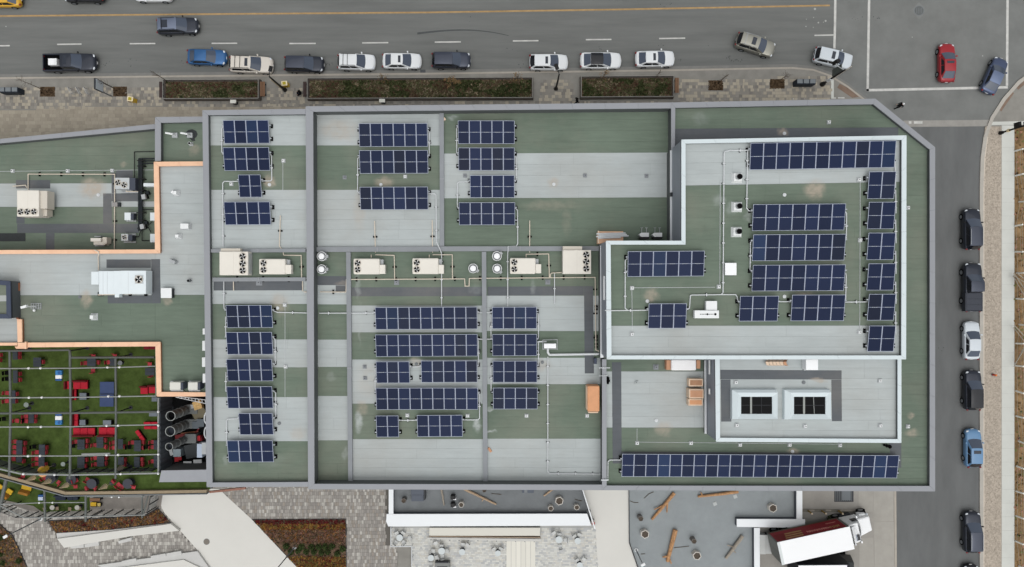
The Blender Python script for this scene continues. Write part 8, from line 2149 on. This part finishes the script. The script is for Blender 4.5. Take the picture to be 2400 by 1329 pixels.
# ---- truck: 8.3 m trailer and white day cab
TRW = mat('trailer_white', (244, 246, 247), .5, .25, var=.012, vscale=.6); TRR = mat('trailer_red', (140, 40, 48), .6, .15, var=.12, vscale=1.5); TRG = mat('trailer_gold', (178, 142, 92), .6, .15, var=.25, vscale=5); TRP = mat('trailer_pink', (226, 150, 140), .6, .15, var=.2, vscale=6); TRGY = mat('trailer_grey', (110, 112, 108), .6, .2)
c = P((1820 + 2005) / 2 - .5, (1272 + 1286) / 2, 4.1)
tk = thing('delivery_truck', 'white truck with a dark red sided trailer parked in the loading dock', 'truck', (c.x, c.y, 0), R(12.4), None)
LX, WY = 4.12, 1.27
m = MB(); m.bx(-LX, LX, -WY, WY, 1.15, 4.08, TRGY); m.build('trailer', tk, local=True)
m = MB(); m.bx(-LX - .01, LX + .01, -WY - .015, WY + .015, 4.08, 4.13, TRW); m.build('trailer_roof', tk, local=True)
m = MB(); m.bx(-LX - .02, -LX + .28, -WY - .02, WY + .02, 4.131, 4.15, mat('trailer_cap', (214, 220, 220), .5, .25)); m.build('roof_cap', tk, local=True)
yS = WY + .012
def side(nm, x0, x1, z0, z1, mt, d=0.0):
    m = MB(); m.bx(x0, x1, yS - .01, yS + d + .006, z0, z1, mt); return m.build(nm, tk, local=True)
sd = side('side_panel', -LX + .12, LX - .25, 1.5, 3.95, TRR)
side('side_rail', -LX, LX, 1.2, 1.45, mat('rail_olive', (96, 84, 70), .6)); side('end_frame', LX - .24, LX, 1.5, 4.05, TRGY)
side('red_block', -LX + .3, -LX + 1.4, 2.2, 3.8, mat('trailer_red_bright', (126, 30, 32), .6), .006)
for i in range(3): side('gold_stripe', -LX + 1.2 + .15 * i, -.9 + .1 * i, 3.45 - .55 * i, 3.75 - .55 * i, TRG, .008)
rs = random.Random(4)
m = MB(); x = -.3
while x < LX - .7:                       # unreadable line of lettering on the side, as small raised strokes
    w = rs.uniform(.07, .16); h = rs.uniform(.38, .5); zb = 2.95 + rs.uniform(-.03, .03) + .03 * x
    mt = TRP if x < 2.2 else TRG
    m.bx(x, x + .075, yS, yS + .014, zb, zb + h, mt); m.bx(x, x + w, yS, yS + .015, zb + h * rs.choice([0, .45, .85]), zb + h * rs.choice([.2, .65, 1.0]) + .1, mt)
    x += w + .06
stuff(m.build('lettering', tk, local=True))
m = MB(); x = 2.3
while x < LX - .7: w = rs.uniform(.05, .1); m.bx(x, x + w, yS, yS + .014, 2.1, 2.1 + rs.uniform(.18, .26), TRP); x += w + .06
stuff(m.build('lettering', tk, local=True))
m = MB()
for s in (-1, 1): m.bx(-LX - .03, -LX, s * .62 - .58, s * .62 + .58, 1.2, 4.0, TRGY)
m.build('rear_door', tk, local=True); m = MB(); m.bx(-LX - .12, -LX + .05, -1.1, 1.1, .45, .75, BLACK); m.build('bumper', tk, local=True)
for wx in (-LX + 1.0, -LX + 2.1, LX + .1, LX + 3.1):
    for s in (-1, 1):
        m = MB(); m.tube((wx, s * .95, .5), (wx, s * 1.27, .5), .5, TYRE, 20); w = m.build('wheel', tk, local=True); m = MB(); m.tube((wx, s * 1.271, .5), (wx, s * 1.29, .5), .28, RIM, 12); m.build('rim', w, local=True)
m = MB(); m.bx(-LX + .2, LX + 3.2, -.45, .45, .6, .95, BLACK); m.build('chassis', tk, local=True)
# cab: sleeper roof fairing, cab, hood, fenders
CABW = mat('cab_white', (246, 248, 249), .35, .4, coat=.4)
m = MB(); m.hexa([(LX + .15, -1.22, 1.0), (LX + 1.95, -1.2, 1.0), (LX + 1.95, 1.2, 1.0), (LX + .15, 1.22, 1.0)], [(LX + .18, -1.16, 3.5), (LX + 1.4, -1.05, 3.1), (LX + 1.4, 1.05, 3.1), (LX + .18, 1.16, 3.5)], CABW); m.build('cab', tk, local=True, bevel=.12)
m = MB(); m.hexa([(LX + 1.8, -1.12, .9), (LX + 3.6, -.95, .8), (LX + 3.6, .95, .8), (LX + 1.8, 1.12, .9)], [(LX + 1.7, -1.02, 2.2), (LX + 3.45, -.84, 1.7), (LX + 3.45, .84, 1.7), (LX + 1.7, 1.02, 2.2)], CABW); m.build('hood', tk, local=True, bevel=.15)
for s in (-1, 1):
    m = MB(); m.hexa([(LX + 2.35, s * 1.0 - .26, .75), (LX + 3.4, s * .95 - .26, .65), (LX + 3.4, s * .95 + .26, .65), (LX + 2.35, s * 1.0 + .26, .75)], [(LX + 2.45, s * .98 - .22, 1.42), (LX + 3.2, s * .86 - .22, 1.3), (LX + 3.2, s * .86 + .22, 1.3), (LX + 2.45, s * .98 + .22, 1.42)], CABW); m.build('fender', tk, local=True, bevel=.1)
    m = MB(); m.ball((LX + 3.42, s * .92, 1.15), .16, LAMP, 8, 6); m.build('headlight', tk, local=True, smooth=True)
    m = MB(); m.bx(LX + 1.55, LX + 1.7, s * 1.45 - .12, s * 1.45 + .12, 1.9, 2.6, CABW); m.tube((LX + 1.62, s * 1.1, 2.2), (LX + 1.62, s * 1.4, 2.2), .03, BLACK, 6); m.build('mirror', tk, local=True)
    m = MB(); m.bx(LX + .95, LX + 1.6, s * 1.15 - .02, s * 1.15 + .03, 2.0, 2.75, CGLASS_D); m.build('side_window', tk, local=True)
    m = MB(); m.tube((LX + .35, s * .95, 1.0), (LX + .35, s * .95, 3.9), .09, CHROME, 10); m.build('exhaust_stack', tk, local=True)
    m = MB(); m.bx(LX + .4, LX + 1.7, s * 1.18 - .14, s * 1.18 + .14, .35, .9, STEEL_D); m.build('fuel_tank', tk, local=True, bevel=.06)
m = MB()
for j in range(6):
    a0, a1 = j / 6 * 2 - 1, (j + 1) / 6 * 2 - 1
    f = lambda a, z, xx: (xx + .18 * (1 - a * a), a * .98, z)
    m.face([f(a0, 2.2, LX + 1.84), f(a1, 2.2, LX + 1.84), f(a1, 3.0, LX + 1.44), f(a0, 3.0, LX + 1.44)], CGLASS_D)
m.build('windshield', tk, local=True, smooth=True)
m = MB(); m.bx(LX + .5, LX + .8, -.75, -.05, 3.5, 3.56, mat('roof_vent_grey', (120, 130, 144), .4, .3)); m.bx(LX + .88, LX + 1.2, -.8, -.15, 3.32, 3.4, CGLASS_D); m.build('roof_window', tk, local=True)
m = MB(); m.hexa([(LX + .3, -1.05, 3.5), (LX + 1.2, -.9, 3.15), (LX + 1.2, .9, 3.15), (LX + .3, 1.05, 3.5)], [(LX + .3, -.95, 3.95), (LX + .75, -.6, 3.5), (LX + .75, .6, 3.5), (LX + .3, .95, 3.95)], CABW); m.build('roof_fairing', tk, local=True, bevel=.08)
# second trailer at the bottom edge
c = P(1935, 1347, 4.0)
t = thing('delivery_truck', 'second truck with a black side and white roof cut by the bottom edge', 'truck', (c.x, c.y, 0), R(.5))
DKS = mat('trailer_black', (24, 28, 36), .5, .25)
m = MB(); m.bx(-3.0, 2.75, -1.1, 1.1, .9, 3.9, DKS); m.build('body', t, local=True); m = MB(); m.bx(-3.0, 2.4, -1.12, 1.04, 3.9, 4.0, TRW); m.build('roof', t, local=True)
m = MB(); m.hexa([(2.8, -1.1, .8), (4.4, -1.0, .8), (4.4, 1.0, .8), (2.8, 1.1, .8)], [(2.8, -1.0, 2.9), (3.9, -.8, 2.6), (3.9, .8, 2.6), (2.8, 1.0, 2.9)], mat('cab_dark', (52, 54, 54), .4, .3)); m.build('cab', t, local=True, bevel=.15)
for wx in (-2, 3.4):
    for s in (-1, 1): m = MB(); m.tube((wx, s * .85, .48), (wx, s * 1.16, .48), .48, TYRE, 18); m.build('wheel', t, local=True)
